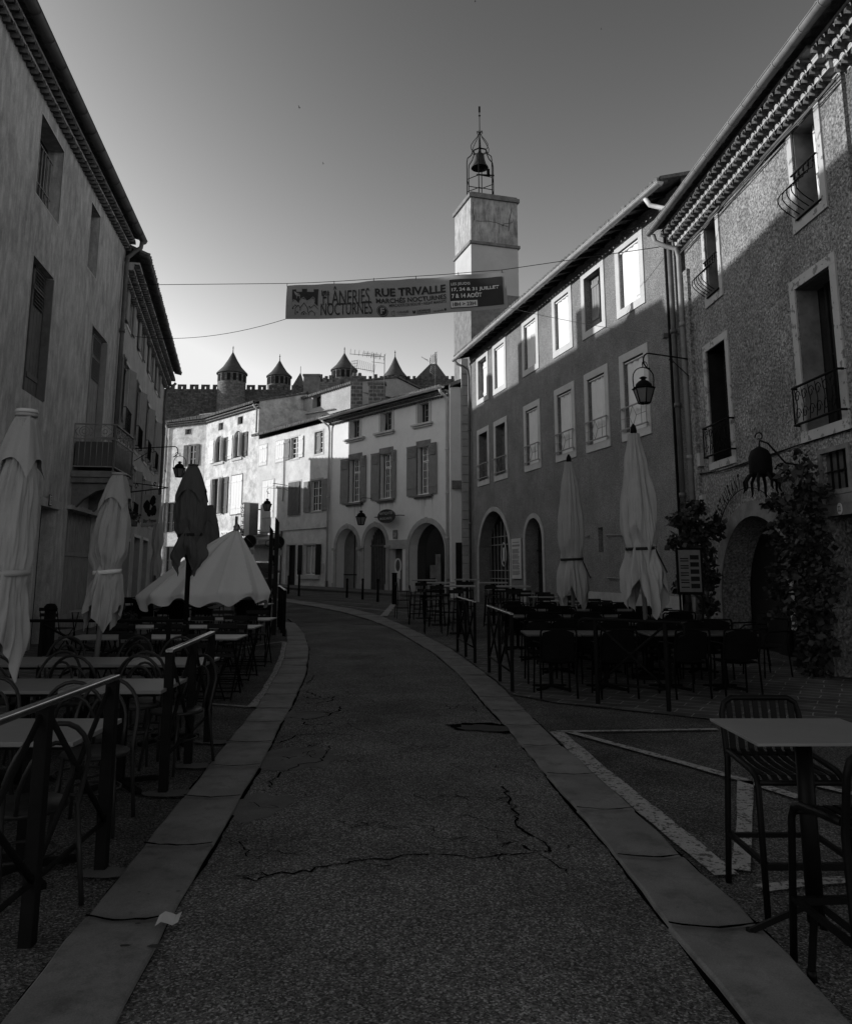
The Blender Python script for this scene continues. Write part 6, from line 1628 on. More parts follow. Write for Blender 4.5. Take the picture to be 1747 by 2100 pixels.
# ---- foreground bar set on the right
def fg_chair(label,loc,rz):
    e=empty('counter_chair',loc,rz,label,'chair'); r=.014
    # faces +y ; back at -y
    P=[(-.22,-.25,0),(-.205,-.20,.62),(-.205,-.245,.84),(-.19,-.25,.895),(-.15,-.252,.92),(.15,-.252,.92),(.19,-.25,.895),(.205,-.245,.84),(.205,-.20,.62),(.22,-.25,0)]
    Q=[]
    for a,b in zip(P,P[1:]):
        for k in range(3): Q.append(Vector(a).lerp(Vector(b),k/3))
    Q.append(Vector(P[-1]))
    MB().tube(Q,.0155,10).build('back_frame','chair_f',e)
    for s in(-1,1):
        MB().tube([(s*.205,-.19,.66),(s*.205,-.1,.655),(s*.205,.12,.635),(s*.205,.175,.615),(s*.208,.195,.57),(s*.22,.24,0)],.0155,10).build('leg','chair_f',e)
    mb=MB()
    for k in range(8):
        x=-.165+.33*k/7; mb.beam((x,-.215,.66),(x,-.248,.905),.030,.008,up=(0,1,0))
    mb.build('backrest','chair_f',e)
    mb=MB()
    for k in range(8):
        x=-.165+.33*k/7; pr=[(-.215,.665),(-.17,.640),(-.1,.628),(0,.622),(.1,.625),(.16,.622),(.19,.605)]
        for a,b in zip(pr,pr[1:]): mb.beam((x,a[0],a[1]),(x,b[0],b[1]),.030,.007)
    mb.tube([(-.2,.19,.595),(.2,.19,.595)],.0135,8); mb.tube([(-.2,-.2,.645),(.2,-.2,.645)],.012,8)
    mb.build('seat','chair_f',e)
    mb=MB(); mb.beam((-.215,.22,.235),(.215,.22,.235),.028,.028); mb.beam((-.215,-.232,.235),(.215,-.232,.235),.022,.022)
    for s in(-1,1): mb.beam((s*.215,-.232,.25),(s*.215,.22,.25),.022,.022)
    mb.build('footrest','chair_f',e)
    return e
fg_chair('black slat-backed counter chair behind the square tall table in the right foreground',(1.79,4.24,0),PI)
fg_chair('black slatted counter chair cut off by the right edge of the picture',(1.76,3.42,0),0.06)
e=empty('counter_table',(1.66,3.71,0),0,'thin square grey-topped tall table in the right foreground','table')
MB().box((-.31,-.28,.889),(.31,.28,.901)).build('tabletop','table_near',e,bevel=.002)
MB().box((-.1,-.1,.862),(.1,.1,.888)).tube([(-.2,-.2,.88),(.2,.2,.88)],.012,6).tube([(-.2,.2,.88),(.2,-.2,.88)],.012,6).build('top_plate','chair_f',e)
MB().tube([(0,0,.12),(0,0,.865)],.036,16).build('pedestal','chair_f',e)
for k in range(4):
    a=PI/4+k*PI/2+.25; mb=MB(); c_,s_=math.cos(a),math.sin(a); mb.beam((0,0,.2),(.27*c_,.27*s_,.03),.028,.022); mb.tube([(.27*c_,.27*s_,.0),(.27*c_,.27*s_,.04)],.02,8); mb.build('foot','chair_f',e)
# ================================================================ PARASOLS
def closed_parasol(label,base,ztop,prof,m,nf=8,fold=.14,hem=.3,hem_n=8,pole_r=.03,polem='pole',cap=None,tie=None,strap='strap',seed=1,twist=.3,finial=True,foot=None,lean=(0,0),ph=0,name='closed_parasol'):
    """prof: list of (t, r) from the top (t=0) to the mean hem (t=1); heights relative to the base point"""
    rr=random.Random(seed); g=Vector((base[0],base[1],G(base[1]))); e=empty(name,g,0,label,'parasol','closed parasols' if name=='closed_parasol' else None)
    zt=ztop-g.z; zh=prof[-1][2]-g.z if len(prof[-1])>2 else .9
    MB().tube([(0,0,0),(lean[0],lean[1],zt+.02)],pole_r,12).build('pole',polem,e)
    NU=200; NV=60; offs=[rr.uniform(-1,1) for _ in range(20)]
    def pr(t):
        for a,b in zip(prof,prof[1:]):
            if a[0]<=t<=b[0]:
                q=(t-a[0])/(b[0]-a[0]); q=q*q*(3-2*q); return a[1]+(b[1]-a[1])*q
        return prof[-1][1]
    tt=tie[0] if tie else 2
    def fn(i,j,o=0):
        th=2*PI*i/NU; t=j/(NV-1); r=pr(t)
        k=th*nf/(2*PI)+ph; tw=twist*math.sin(3*t+offs[0])
        tri=abs(((th+tw)*nf/(2*PI)+ph)%1-.5)*2
        amp=fold*(1 if not tie else min(1,.15+3.2*abs(t-tt)))
        w=1+amp*(tri**.7-.55)+.05*math.sin(5*th+7*t+offs[1]*3)*min(1,t*3)+.03*math.sin(13*th-9*t+offs[2])+.016*math.sin(29*th+14*t+offs[7]*3)+.012*math.sin(41*th-21*t+offs[8]*3)*math.sin(9*t)
        if t>tt: w+= (.10*math.sin(hem_n*th+offs[3]*3)+.07*math.sin(17*th+offs[5]*3))*min(1,(t-tt)*6)
        hz=zh+hem*(abs(((th+offs[4])*hem_n/2/(2*PI))%1-.5)*2-.35+.15*math.sin(3*th+offs[6]*3))
        z=zt+(hz-zt)*t
        s_=z/zt
        return (r*w*math.cos(th+tw*.3)+lean[0]*s_,r*w*math.sin(th+tw*.3)+lean[1]*s_,z)
    mb=MB(); mb.grid(lambda i,j:fn(i,j),NU,NV,cu=True); mb.build('canopy',m,e)
    if cap:
        cl,cr,cp=cap  # length, radius, corner drop
        mb=MB()
        def cf(i,j):
            th=2*PI*i/96; t=j/12; sq=1/max(abs(math.cos(th+ph)),abs(math.sin(th+ph)))
            cor=(sq-1)/.414; r=(.07+(cr-.07)*(t**.8))*(.72+.28*cor)*(1+.05*math.sin(9*th)*t)
            z=zt+.03-cl*t-cp*cor*t*t
            s_=z/zt; return (r*math.cos(th)+lean[0]*s_,r*math.sin(th)+lean[1]*s_,z)
        mb.grid(cf,96,13,cu=True); mb.lathe([(.06,0),(.085,.0),(.085,.025),(.0,.035)],16,(lean[0],lean[1],zt+.02)); mb.build('vent_cap',m,e)
    elif finial:
        MB().lathe([(.05,-.02),(.05,.05),(.045,.09),(.035,.12),(.01,.16)],12,(lean[0],lean[1],zt)).build('finial','iron',e)
    if tie:
        t=tie[0]; jj=int(round(t*(NV-1))); ring_=[fn(i,jj) for i in range(NU)]; z=sum(q[2] for q in ring_)/NU
        cx_=sum(q[0] for q in ring_)/NU; cy_=sum(q[1] for q in ring_)/NU; rt=max(math.hypot(q[0]-cx_,q[1]-cy_) for k_ in(-1,0,1) for q in [fn(i,jj+k_) for i in range(0,NU,2)])+.004
        mb=MB(); bh=.022
        mb.grid(lambda i,j:(cx_+(rt+(.004 if j in(1,2) else -.01))*math.cos(2*PI*i/60),cy_+(rt+(.004 if j in(1,2) else -.01))*math.sin(2*PI*i/60),z+(-bh,-bh,bh,bh)[j]+.012*math.sin(2*PI*i/60+1)),60,4,cu=True)
        if tie[1]: mb.beam((cx_+rt*.75,cy_-rt*.68,z),(cx_+rt*.95+.10,cy_-rt*.8-.03,z-.36),.012,.045,up=(0,1,0))
        mb.build('strap',strap,e)
    MB().lathe([(.26,0),(.26,.05),(.06,.07),(.045,.3)],20).build('foot',foot or 'iron',e)
    return e
pA=at(1166,948,15.5); closed_parasol('pale closed parasol with a black strap, farther of the right-hand pair',(pA.x,15.5),pA.z,[(0,.085),(.25,.17),(.5,.235),(.62,.245),(.70,.20),(.735,.18),(.78,.21),(.9,.27),(1,.27,1.02)],'canvas',nf=11,fold=.20,hem=.55,hem_n=8,tie=(.735,True),seed=3,twist=.06,pole_r=.035)
pB=at(1308,890,12.1); closed_parasol('largest pale closed parasol with a black strap, right below the hooped street lantern',(pB.x,12.1),pB.z,[(0,.085),(.22,.17),(.48,.245),(.62,.26),(.68,.21),(.72,.185),(.77,.225),(.9,.29),(1,.30,1.12)],'canvas',nf=11,fold=.20,hem=.6,hem_n=8,tie=(.72,True),seed=5,twist=.06,pole_r=.035,lean=(-.07,0))
pC=at(62,860,6.4); closed_parasol('big pale closed parasol with a disc on its tip, at the left picture edge',(pC.x-.20,6.4),pC.z,[(0,.075),(.12,.10),(.35,.15),(.56,.185),(.64,.17),(.68,.16),(.75,.18),(.9,.215),(1,.20,.86)],'canvas',nf=9,fold=.26,hem=.5,hem_n=6,tie=(.66,False),strap='canvas',seed=8,twist=.5,cap=(.36,.21,.17),lean=(.17,0),polem='pole')
MB().lathe([(.085,0),(.09,.012),(.08,.03),(0,.035)],20).build('tip_disc','sign_w',bpy.data.objects['closed_parasol.002'],loc=(.17,0,pC.z-G(6.4)+.05))
pD=at(238,978,9.2); closed_parasol('pale closed parasol tied with its own band, in front of the wrought-iron balcony',(pD.x-.12,9.2),pD.z,[(0,.07),(.15,.12),(.4,.18),(.55,.19),(.64,.14),(.69,.115),(.76,.16),(.9,.18),(1,.18,1.0)],'canvas',nf=8,fold=.3,hem=.42,hem_n=6,tie=(.68,False),strap='canvas_l',seed=11,twist=.6,cap=(.28,.21,.15),lean=(.16,0),polem='pole')
pE=at(397,958,13.2); closed_parasol('charcoal closed parasol on a black pole below the left lantern',(pE.x,13.2),pE.z,[(0,.08),(.15,.15),(.4,.25),(.58,.24),(.66,.19),(.7,.16),(.76,.21),(.88,.27),(1,.16,1.62)],'canvas_d',nf=7,fold=.16,hem=.34,hem_n=6,tie=(.70,False),strap='strap',seed=14,twist=.25,cap=(.42,.31,.22),polem='iron',pole_r=.04)
pF=at(432,1040,20); closed_parasol('smaller charcoal closed parasol half hidden behind the larger charcoal one',(pF.x,20),pF.z,[(0,.08),(.2,.16),(.4,.24),(.6,.26),(.8,.24),(1,.2,1.6)],'canvas_d',nf=8,fold=.15,hem=.3,hem_n=6,seed=17,twist=.2,cap=(.36,.26,.2),polem='iron')
pG=at(331,1032,27); closed_parasol('small distant closed parasol against the pale house on the left',(pG.x-.05,27),pG.z,[(0,.07),(.2,.12),(.5,.18),(.65,.12),(.8,.18),(1,.16,1.2)],'canvas',nf=8,fold=.2,hem=.3,seed=19)
# half-lowered market canopy
g=Vector((at(484,1100,16.6).x,16.6,G(16.6))); zt=at(484,1089,16.6).z-g.z
e=empty('market_parasol',g,0,'broad pale parasol lowered half open over the left terrace, its valance sagging','parasol')
MB().tube([(0,0,0),(0,0,zt+.3)],.03,10).build('pole','pole',e)
def mk(i,j):
    NU=160; th=2*PI*i/NU; t=j/26
    k=(th*12/(2*PI)+.12)%1; rib=abs(k-.5)*2   # 1 on ribs, 0 mid-panel
    R_=1.3
    if t<.82:
        q=t/.82; r=.05+R_*q*(1-.10*(1-rib**1.3)*q); z=zt-(zt-.98)*q**1.05+.10*rib*q*(1-q)-.05*(1-rib)*q
        z+=-.10*math.sin(th+.8)*q
    else:
        q=(t-.82)/.18; r=(.05+R_*(1-.10*(1-rib**1.3)))*(1-.03*q)+.02*math.sin(24*th)*q
        z=.98-.10*math.sin(th+.8)-.05*(1-rib)-(.17+.05*math.sin(5*th+1)+.05*math.sin(12*th))*q
    sh=min(1,t/.82); return (r*math.cos(th)-.55*sh,r*math.sin(th)-.1*sh,z+.12*math.cos(th)*sh*sh)
mb=MB(); mb.grid(mk,160,27,cu=True); mb.build('canopy','canvas_l',e)
mb=MB(); mb.lathe([(.06,0),(.05,.08),(.02,.12)],10,(0,0,zt)); mb.build('finial','pole',e)
mb=MB()
for k in range(12):
    i_=int((k-.12)*160/12)%160; mb.tube([Vector(mk(i_,j))+Vector((0,0,.006)) for j in range(0,23)],.009,5)
mb.build('seam','white',e)
mb=MB()
for k in range(8):
    th=2*PI*(k-.12)/8; mb.tube([(.04*math.cos(th),.04*math.sin(th),zt-.05),(1.0*math.cos(th)-.5,1.0*math.sin(th)-.1,1.14+.1*math.cos(th))],.012,5)
mb.build('rib','pole',e)
MB().lathe([(.26,0),(.26,.05),(.06,.07),(.045,.3)],16).build('foot','iron',e)
# ================================================================ LANTERNS
def lantern_body(e,z,s,kind='hoop'):
    """hanging lantern: z is the hook height, s the body width"""
    mb=MB(); w_=s
    if kind=='hoop':
        mb.tube([(-.42*w_,0,z-1.08*w_),(-.44*w_,0,z-.75*w_)]+[(-.44*w_*math.cos(a*PI/10),0,z-.62*w_+.44*w_*math.sin(a*PI/10)) for a in range(11)]+[(.44*w_,0,z-.75*w_),(.42*w_,0,z-1.08*w_)],.012*w_/.5,6)
        mb.tube([(0,0,z+.03),(0,0,z-.2*w_)],.013,6)
    else: mb.tube([(0,0,z),(0,0,z-.45*w_)],.012,6)
    mb.build('hoop','iron',e)
    zb=z-1.12*w_
    mb=MB(); mb.lathe([(.50*w_,zb),(.52*w_,zb+.03*w_),(.38*w_,zb+.08*w_)],6,ph=PI/6); mb.lathe([(.36*w_,zb+.05*w_),(.33*w_,zb+.2*w_),(.2*w_,zb+.33*w_),(.1*w_,zb+.38*w_),(.09*w_,zb+.43*w_),(.17*w_,zb+.47*w_),(.1*w_,zb+.52*w_),(.02*w_,zb+.55*w_)],18); mb.build('hood','iron',e)
    mb=MB(); n=6; zl=zb-.62*w_
    for k in range(n):
        a=PI/6+k*PI/3; b=a+PI/3
        mb.tube([(.45*w_*math.cos(a),.45*w_*math.sin(a),zb),(.25*w_*math.cos(a),.25*w_*math.sin(a),zl)],.013*w_/.5,5)
        mb.tube([(.25*w_*math.cos(a),.25*w_*math.sin(a),zl),(.25*w_*math.cos(b),.25*w_*math.sin(b),zl)],.013*w_/.5,5)
    mb.build('frame','iron',e)
    MB().lathe([(.43*w_,zb-.01),(.24*w_,zl+.01)],6,ph=PI/6,cap=False).build('glass','lampglass',e)
    MB().lathe([(.03*w_,zl),(.05*w_,zl+.2*w_),(.03*w_,zl+.3*w_)],8).build('bulb','sign_w',e)
def bracket_arm(e,a,hk,r=.016,brace=True):
    """wall point a, hook point hk (relative to e)"""
    a=Vector(a);hk=Vector(hk); d=Vector((hk.x-a.x,hk.y-a.y,0)); L=d.length; d.normalize(); mb=MB()
    P=[a+d*(L*k/6)*.86 for k in range(7)]
    c=a+d*(L*.86)+Vector((0,0,-.17))
    P+=[c+d*(.16*math.sin(x))+Vector((0,0,.17*math.cos(x))) for x in[k*.4 for k in range(1,9)]]
    mb.tube(P,r,7)
    mb.tube([c+d*(.13+.07*math.cos(x))+Vector((0,0,-.1+.07*math.sin(x))) for x in[k*.6 for k in range(9)]],r*.6,5)
    if brace:
        mb.tube([a+Vector((0,0,-.42)),a+d*(L*.36)+Vector((0,0,-.10))],r*.6,5)
        mb.tube([a+d*(L*.40+.06*math.cos(x))+Vector((0,0,-.1+.06*math.sin(x))) for x in[k*.6 for k in range(10)]],r*.5,5)
    mb.build('bracket','iron',e)
def lantern(label,wallp,u,v,D,s,kind='hoop',brace=True):
    hk=at(u,v,D); wp=Vector(wallp); e=empty('wall_lantern',wp,0,label,'lantern')
    h=hk-wp; 
    bracket_arm(e,(0,0,h.z+.24),(h.x,h.y,h.z+.1),brace=brace)
    kids=empty('tmp',(0,0,0)); n0=set(o.name for o in C.objects)
    lantern_body(e,0,s,kind)
    for o in e.children:
        if o.name not in n0 and o.type=='MESH':
            for v_ in o.data.vertices: v_.co+=Vector((h.x,h.y,h.z))
    bpy.data.objects.remove(kids); return e
wp=R1.w((0,.0,0)); wp.z=6.3; lantern('large hooped six-sided street lantern on a scrolled arm from the right corner pipe',(wp.x-.03,wp.y,wp.z),1317,745,16.6,.50)
wp=L2.w((5.0,.02,0)); wp.z=at(330,905,26).z; lantern('hooped lantern on a curved arm from the louvred left house, above the charcoal parasol',(wp.x,wp.y,wp.z),370,930,25.6,.44,brace=True)
wp=B3.w((B3.px(745,1040)[0]+.5,.02,0)); 
def front_lantern(label,fa,u,v,d,s,kind='stem'):
    q=fa.px(u,v,d); wpt=fa.w((q[0],.0,q[1])); hkp=fa.w((q[0],d,q[1])); e=empty('wall_lantern',wpt,0,label,'lantern'); h=hkp-wpt
    bracket_arm(e,(0,0,.28),(h.x,h.y,.18),r=.014,brace=False); n0=set(o.name for o in e.children); lantern_body(e,0,s,kind)
    for o in e.children:
        if o.name not in n0:
            for v_ in o.data.vertices: v_.co+=h
    return e
front_lantern('small pointed lantern on the cream house between the first two arches',B3,741,1032,.7,.62)
front_lantern('lantern seen against the bright closed shutter above the shop awning',B2,549,1010,.9,.62)
front_lantern('small lantern on the hotel front, left of the vertical sign',B1,487,1062,.5,.5)
front_lantern('second small lantern on the hotel front, next to the vertical sign',B1,499,1064,.5,.5)
front_lantern('small lantern on the shaded end of the hotel, half hidden by the charcoal parasol',B1a,412,1076,.4,.5) if False else None
mb=MB(B2.f); q0=B2.px(560,991,.9);q1=B2.px(594,995,.05)
mb.tube([(q0[0],.9,q0[1]),(q1[0]-.2,.05,q1[1])],.02,5); mb.tube([(q0[0]+.8,.6,q0[1]-.35),(q1[0]-.2,.05,q1[1]-.3)],.015,5); mb.build('lamp_arm','iron',B2.e)
# ================================================================ SIGNS
# vertical hotel sign
hs=B1.px(690,1100)
A_=at(672,1203,50) 
s_=B1.px(498,1064,1.2)[0]
z1=B1.px(498,1030.5,1.2)[1]; z0=B1.px(498,1099,1.2)[1]
e=empty('hotel_sign',B1.w((s_,.05,(z0+z1)/2)),0,'tall projecting box sign with HOTEL in white letters down its black front','sign'); hh=(z1-z0)/2
fr=lambda q:(B1.t*q[0]+B1.n*q[1]+Vector((0,0,q[2])))
MB(fr).box((-.21,.2,-hh),(.21,1.15,hh)).build('box','stone_pale',e,bevel=.01)
MB(fr).box((-.05,-.06,hh*.6),(.05,.2,hh*.66)).box((-.05,-.06,-hh*.66),(.05,.2,-hh*.6)).build('wall_mount','iron',e)
MB(fr).box((-.2,1.15,-hh+.01),(.2,1.165,hh-.01)).build('front_face','ink',e)
MB(fr).box((.21,.25,-hh+.05),(.222,.80,hh-.05)).build('side_panel','wood_grey',e)
f2=lambda x,y: fr((x,1.17,y))
sp=(2*hh-.72)/5
for k,chh in enumerate('HOTEL'):
    zc=hh-.08-sp*(k+.5); txt(chh,f2,'letter','sign_w',e,(-.15,zc-sp*.38,.15,zc+sp*.38),.03)
txt('PONT',f2,'letter','sign_w',e,(-.17,-hh+.44,.17,-hh+.58),.01); txt('VIEUX',f2,'letter','sign_w',e,(-.17,-hh+.27,.17,-hh+.41),.01)
mb=MB(fr)
for x in(-.11,0,.11): mb.prism([(x+.045*math.cos(a*PI/6),-hh+.15+.045*math.sin(a*PI/6)) for a in range(12)],1.166,1.174)
mb.build('star_dot','sign_w',e)
# oval antiques sign
q=B3.px(*za3(791,515)); q0=B3.px(*za3(695,515)); q1=B3.px(*za3(887,515)); rx=(q1[0]-q0[0])/2; ry=(B3.px(*za3(791,438))[1]-B3.px(*za3(791,592))[1])/2
e=empty('oval_sign',B3.w((q[0],.3,q[1])),0,'black oval board lettered ANTIQUITES BROCANTE hung between two arches','sign')
fr=lambda p_:(B3.t*p_[0]+B3.n*p_[1]+Vector((0,0,p_[2])))
MB(fr).prism([(rx*math.cos(a*PI/20),ry*math.sin(a*PI/20)) for a in range(40)],-.02,.03).build('board','ink',e)
mb=MB(fr); mb.tube([((rx-.015)*math.cos(a*PI/20),0.03,(ry-.015)*math.sin(a*PI/20)) for a in range(40)] if False else [((rx-.015)*math.cos(a*PI/20),.03,(ry-.015)*math.sin(a*PI/20)) for a in range(40)],.012,5,closed=True); mb.build('rim','wood_grey',e)
MB(fr).tube([(-rx-.3,0,0),(-rx,0,0)],.02,5).tube([(rx,0,0),(rx+.35,0,0)],.02,5).tube([(-rx-.3,0,0),(-rx-.3,-.3,0)],.02,5).tube([(rx+.35,0,0),(rx+.35,-.3,0)],.02,5).build('support','iron',e)
txt('ANTIQUITES',lambda x,y:fr((x,.036,y)),'letter','stone_pale',e,(-rx*.76,.06,rx*.76,ry*.62),.0); txt('BROCANTE',lambda x,y:fr((x,.036,y)),'letter','stone_pale',e,(-rx*.7,-ry*.5,rx*.7,-ry*.18),.0)
q=B3.px(*za3(840,717)); e=empty('wall_plaque',B3.w((q[0],.03,q[1])),0,'small stone plaque above the dark doorway of the cream house','plaque')
MB(fr).prism([(-.16,-.22),(.16,-.22),(.18,0),(.16,.22),(-.16,.22),(-.18,0)],-.02,.02).build('plate','stone_dark',e); txt('20',lambda x,y:fr((x,.025,y)),'number','stone_pale',e,(-.09,-.1,.09,.1),.01)
# restaurant picture sign on scrolled bracket (left)
c=at(310,1052,20.5); wpx=L2.w((.6,.02,0)); e=empty('hanging_sign',(wpx.x,wpx.y,c.z+.6),0,'painted picture board hanging from a scrolled iron bracket on the left house','sign')
d_=Vector((c.x-wpx.x,c.y-wpx.y,0)); L_=d_.length; d_.normalize()
mb=MB(); mb.tube([d_*(L_*1.35*k/5) for k in range(6)],.016,6); mb.tube([Vector((0,0,.35)),d_*(L_*.6)+Vector((0,0,.22)),d_*(L_*1.3)+Vector((0,0,.02))],.012,5)
for cc,r_ in((.3,.12),(.62,.09),(1.05,.06)): mb.tube([d_*(L_*cc)+d_*(r_*math.cos(x)*(1-x/9))+Vector((0,0,.13+r_*math.sin(x)*(1-x/9))) for x in[k*.5 for k in range(13)]],.010,5)
mb.build('bracket','iron',e)
side=Vector((-d_.y,d_.x,0)); fr=lambda p_:(d_*(L_*1.0)+d_*p_[0]+side*p_[1]+Vector((0,0,p_[2])))
MB(fr).prism([(-.42,-.95),(.40,-.88),(.45,-.16),(-.38,-.10)],-.015,.015).build('board','stone_pale',e)
mb=MB(fr)
for x,z,r_ in((-.18,-.42,.15),(.1,-.3,.13),(.16,-.55,.14),(-.05,-.6,.1)): mb.prism([(x+r_*math.cos(a*PI/6)*R.uniform(.8,1.2),z+r_*math.sin(a*PI/6)*R.uniform(.8,1.2)) for a in range(12)],-.022,.022)
mb.build('painting','wood_dark',e)
for sg in(-1,1): txt('Bar Tapas',lambda x,y,sg=sg:fr((x*-sg if sg<0 else -x,sg*.02,y)) ,'letter','ink',e,(-.3,-.87,.3,-.75),.015)
mb=MB(fr); mb.tube([(-.3,0,0),(-.3,0,-.12)],.008,4); mb.tube([(.3,0,0),(.3,0,-.18)],.008,4); mb.build('hook','iron',e)
# flower baskets / iron rail with plants at the first floor
# round no-entry style signs near the shop
def roundsign(label,u,v,D,r,face='wood_dark',plate=True,vb=1215):
    c=at(u,v,D); e=empty('road_sign',(c.x,D,G(D)),0,label,'road sign'); h=c.z-G(D)
    MB().tube([(0,0,0),(0,0,h+r)],.03,8).build('post','zinc_dark',e)
    MB().prism([(r*math.cos(a*PI/16),h+r*math.sin(a*PI/16)) for a in range(32)],-.05,-.03).build('disc',face,e)
    mb=MB(); mb.tube([((r-.02)*math.cos(a*PI/16),-.05,h+(r-.02)*math.sin(a*PI/16)) for a in range(32)],.012,5,closed=True); mb.tube([(-.6*r,-.055,h+.6*r),(.6*r,-.055,h-.6*r)],.018,5); mb.build('disc_marking','zinc_dark',e)
    if plate: MB().box((-.25,-.05,h-r-.35),(.25,-.035,h-r-.08)).build('plate','stone',e)
    return e
roundsign('dark round no-parking disc on a post in front of the hotel doorway',513,1110,44,.36)
roundsign('round sign disc with a small plate under it, right of the shop awning',571,1112,43,.34)
# info board beside arched entrance, menu board, notice
q0=R2.px(*zx(427,1432));q1=R2.px(*zx(490,1678)); e=empty('info_panel',R2.w(((q0[0]+q1[0])/2,.02,(q0[1]+q1[1])/2)),0,'tall pale printed information panel between the two arched openings','sign')
fr=lambda p_:(R2.t*p_[0]+R2.n*p_[1]+Vector((0,0,p_[2]))); w_=abs(q1[0]-q0[0])/2; h_=abs(q1[1]-q0[1])/2
MB(fr).box((-w_,0,-h_),(w_,.03,h_)).build('panel','stone_pale',e,bevel=.006)
mb=MB(fr)
for k in range(30):
    z=h_*.45-k*h_*1.35/30; 
    if k%6!=5: mb.box((-w_*.8,.031,z),(w_*R.uniform(.4,.8),.034,z+.02))
mb.box((-w_*.7,.031,h_*.78),(w_*.7,.034,h_*.83)); mb.box((-w_*.8,.031,h_*.6),(w_*.8,.034,h_*.7)); mb.build('printed_lines','wood_mid',e)
q=R2.px(*zx(317,1527)); e=empty('oval_emblem',R2.w((q[0],-.36,q[1])),0,'white oval emblem hung on the arched entrance grille','sign')
mb=MB(fr); mb.tube([(.26*math.cos(a*PI/12),0,.42*math.sin(a*PI/12)) for a in range(24)],.022,6,closed=True); mb.box((-.09,-.01,-.25),(.09,.01,.25)); mb.build('emblem','stone_pale',e)
# menu board
c=at(1414,1170,14.6); g=Vector((c.x,14.6,G(14.6))); e=empty('menu_board',g,-.15,'dark-framed menu board with pale printed sheets beside the left-hand vine','menu board')
w_=.19; zt=at(1414,1128,14.6).z-g.z; zb_=at(1414,1214,14.6).z-g.z
MB().box((-w_-.04,0,zb_-.05),(w_+.04,.06,zt+.04)).build('frame','iron',e)
MB().box((-w_,-.006,zb_),(w_,-.001,zt)).build('sheet','menu',e)
mb=MB()
for k in range(14):
    z=zt-.12-k*(zt-zb_-.15)/14; mb.box((-w_*.85,-.010,z),(-w_*.1,-.007,z+.02)) if k%3 else mb.box((w_*.05,-.010,z-.05),(w_*.85,-.007,z+.03))
mb.build('printed_lines','wood_dark',e)
MB().tube([(-w_,.03,0),(-w_,.03,zb_)],.02,6).tube([(w_,.03,0),(w_,.03,zb_)],.02,6).build('leg','iron',e)
# octopus lamp and wrought letters
q=R1.px(1655,950); wpt=R1.w((q[0],.0,q[1]+.15)); hk=at(1556,918,13.3); e=empty('hanging_lamp',wpt,0,'black dome lamp with hanging tentacle arms on a scrolled bracket over the arched doorway','lamp')
h=hk-wpt; mb=MB(); mb.tube([(0,0,-.2),(h.x*.45,h.y*.45,-.1),(h.x*.8,h.y*.8,h.z+.05),(h.x*.95,h.y,h.z+.12)],.016,6)
dd=Vector((h.x,h.y,0)).normalized()
for t_,r_,zo in((.15,.1,-.25),(.33,.13,-.22),(.55,.1,-.18),(.98,.09,h.z+.18)):
    c_=Vector((h.x*t_,h.y*t_,zo)); mb.tube([c_+dd*(r_*math.cos(x)*(1-x/8))+Vector((0,0,r_*math.sin(x)*(1-x/8))) for x in[k*.5 for k in range(12)]],.011,5)
mb.build('bracket','iron',e)
mb=MB(); w_=.185; mb.lathe([(.02,.02),(.06,0),(w_*.75,-.05),(w_*.97,-.15),(w_,-.25),(w_,-.42),(w_*.9,-.48)],20,(h.x,h.y,h.z)); mb.build('dome','iron',e)
for k in range(8):
    a=k*PI/4+.2; ca,sa=math.cos(a),math.sin(a); l=R.uniform(.14,.26)
    MB().tube([(h.x+.1*ca,h.y+.1*sa,h.z-.43),(h.x+.2*ca,h.y+.2*sa,h.z-.47),(h.x+.28*ca,h.y+.28*sa,h.z-.58),(h.x+.27*ca,h.y+.27*sa,h.z-.5-l),(h.x+.30*ca,h.y+.30*sa,h.z-.56-l)],[.032,.030,.026,.02,.01],7).build('tentacle','iron',e)
MB().tube([(h.x,h.y,h.z),(h.x*.97,h.y,h.z+.12)],.012,5).build('hook','iron',e)
# RESTAURANT letters on an arc over the doorway
sC=(ar[0]+ar[2])/2; zc=ar[3]-.7; RR=1.42
e=empty('arched_lettering',R1.w((sC,.05,zc)),0,'wrought-iron letters bent in an arc above the arched doorway','sign')
word='RESTAURANT'
for k,chh in enumerate(word):
    a=math.radians(150-k*5.6); 
    def mp(x,y,a=a):
        px=x; py=y
        s__=RR*math.cos(a)*1.05+px*math.sin(a)+py*math.cos(a); z__=RR*math.sin(a)*.86+py*math.sin(a)-px*math.cos(a)
        return R1.t*s__+R1.n*.04+Vector((0,0,z__))
    txt(chh,mp,'letter','iron',e,(-.05,.0,.05,.30),.03)
mb=MB(); P=[]
for k in range(20):
    a=math.radians(158-k*6); P.append(R1.t*(RR*.99*math.cos(a)*1.05)+R1.n*.04+Vector((0,0,RR*.99*math.sin(a)*.86)))
mb.tube(P,.008,5); mb.build('arc_rod','iron',e)
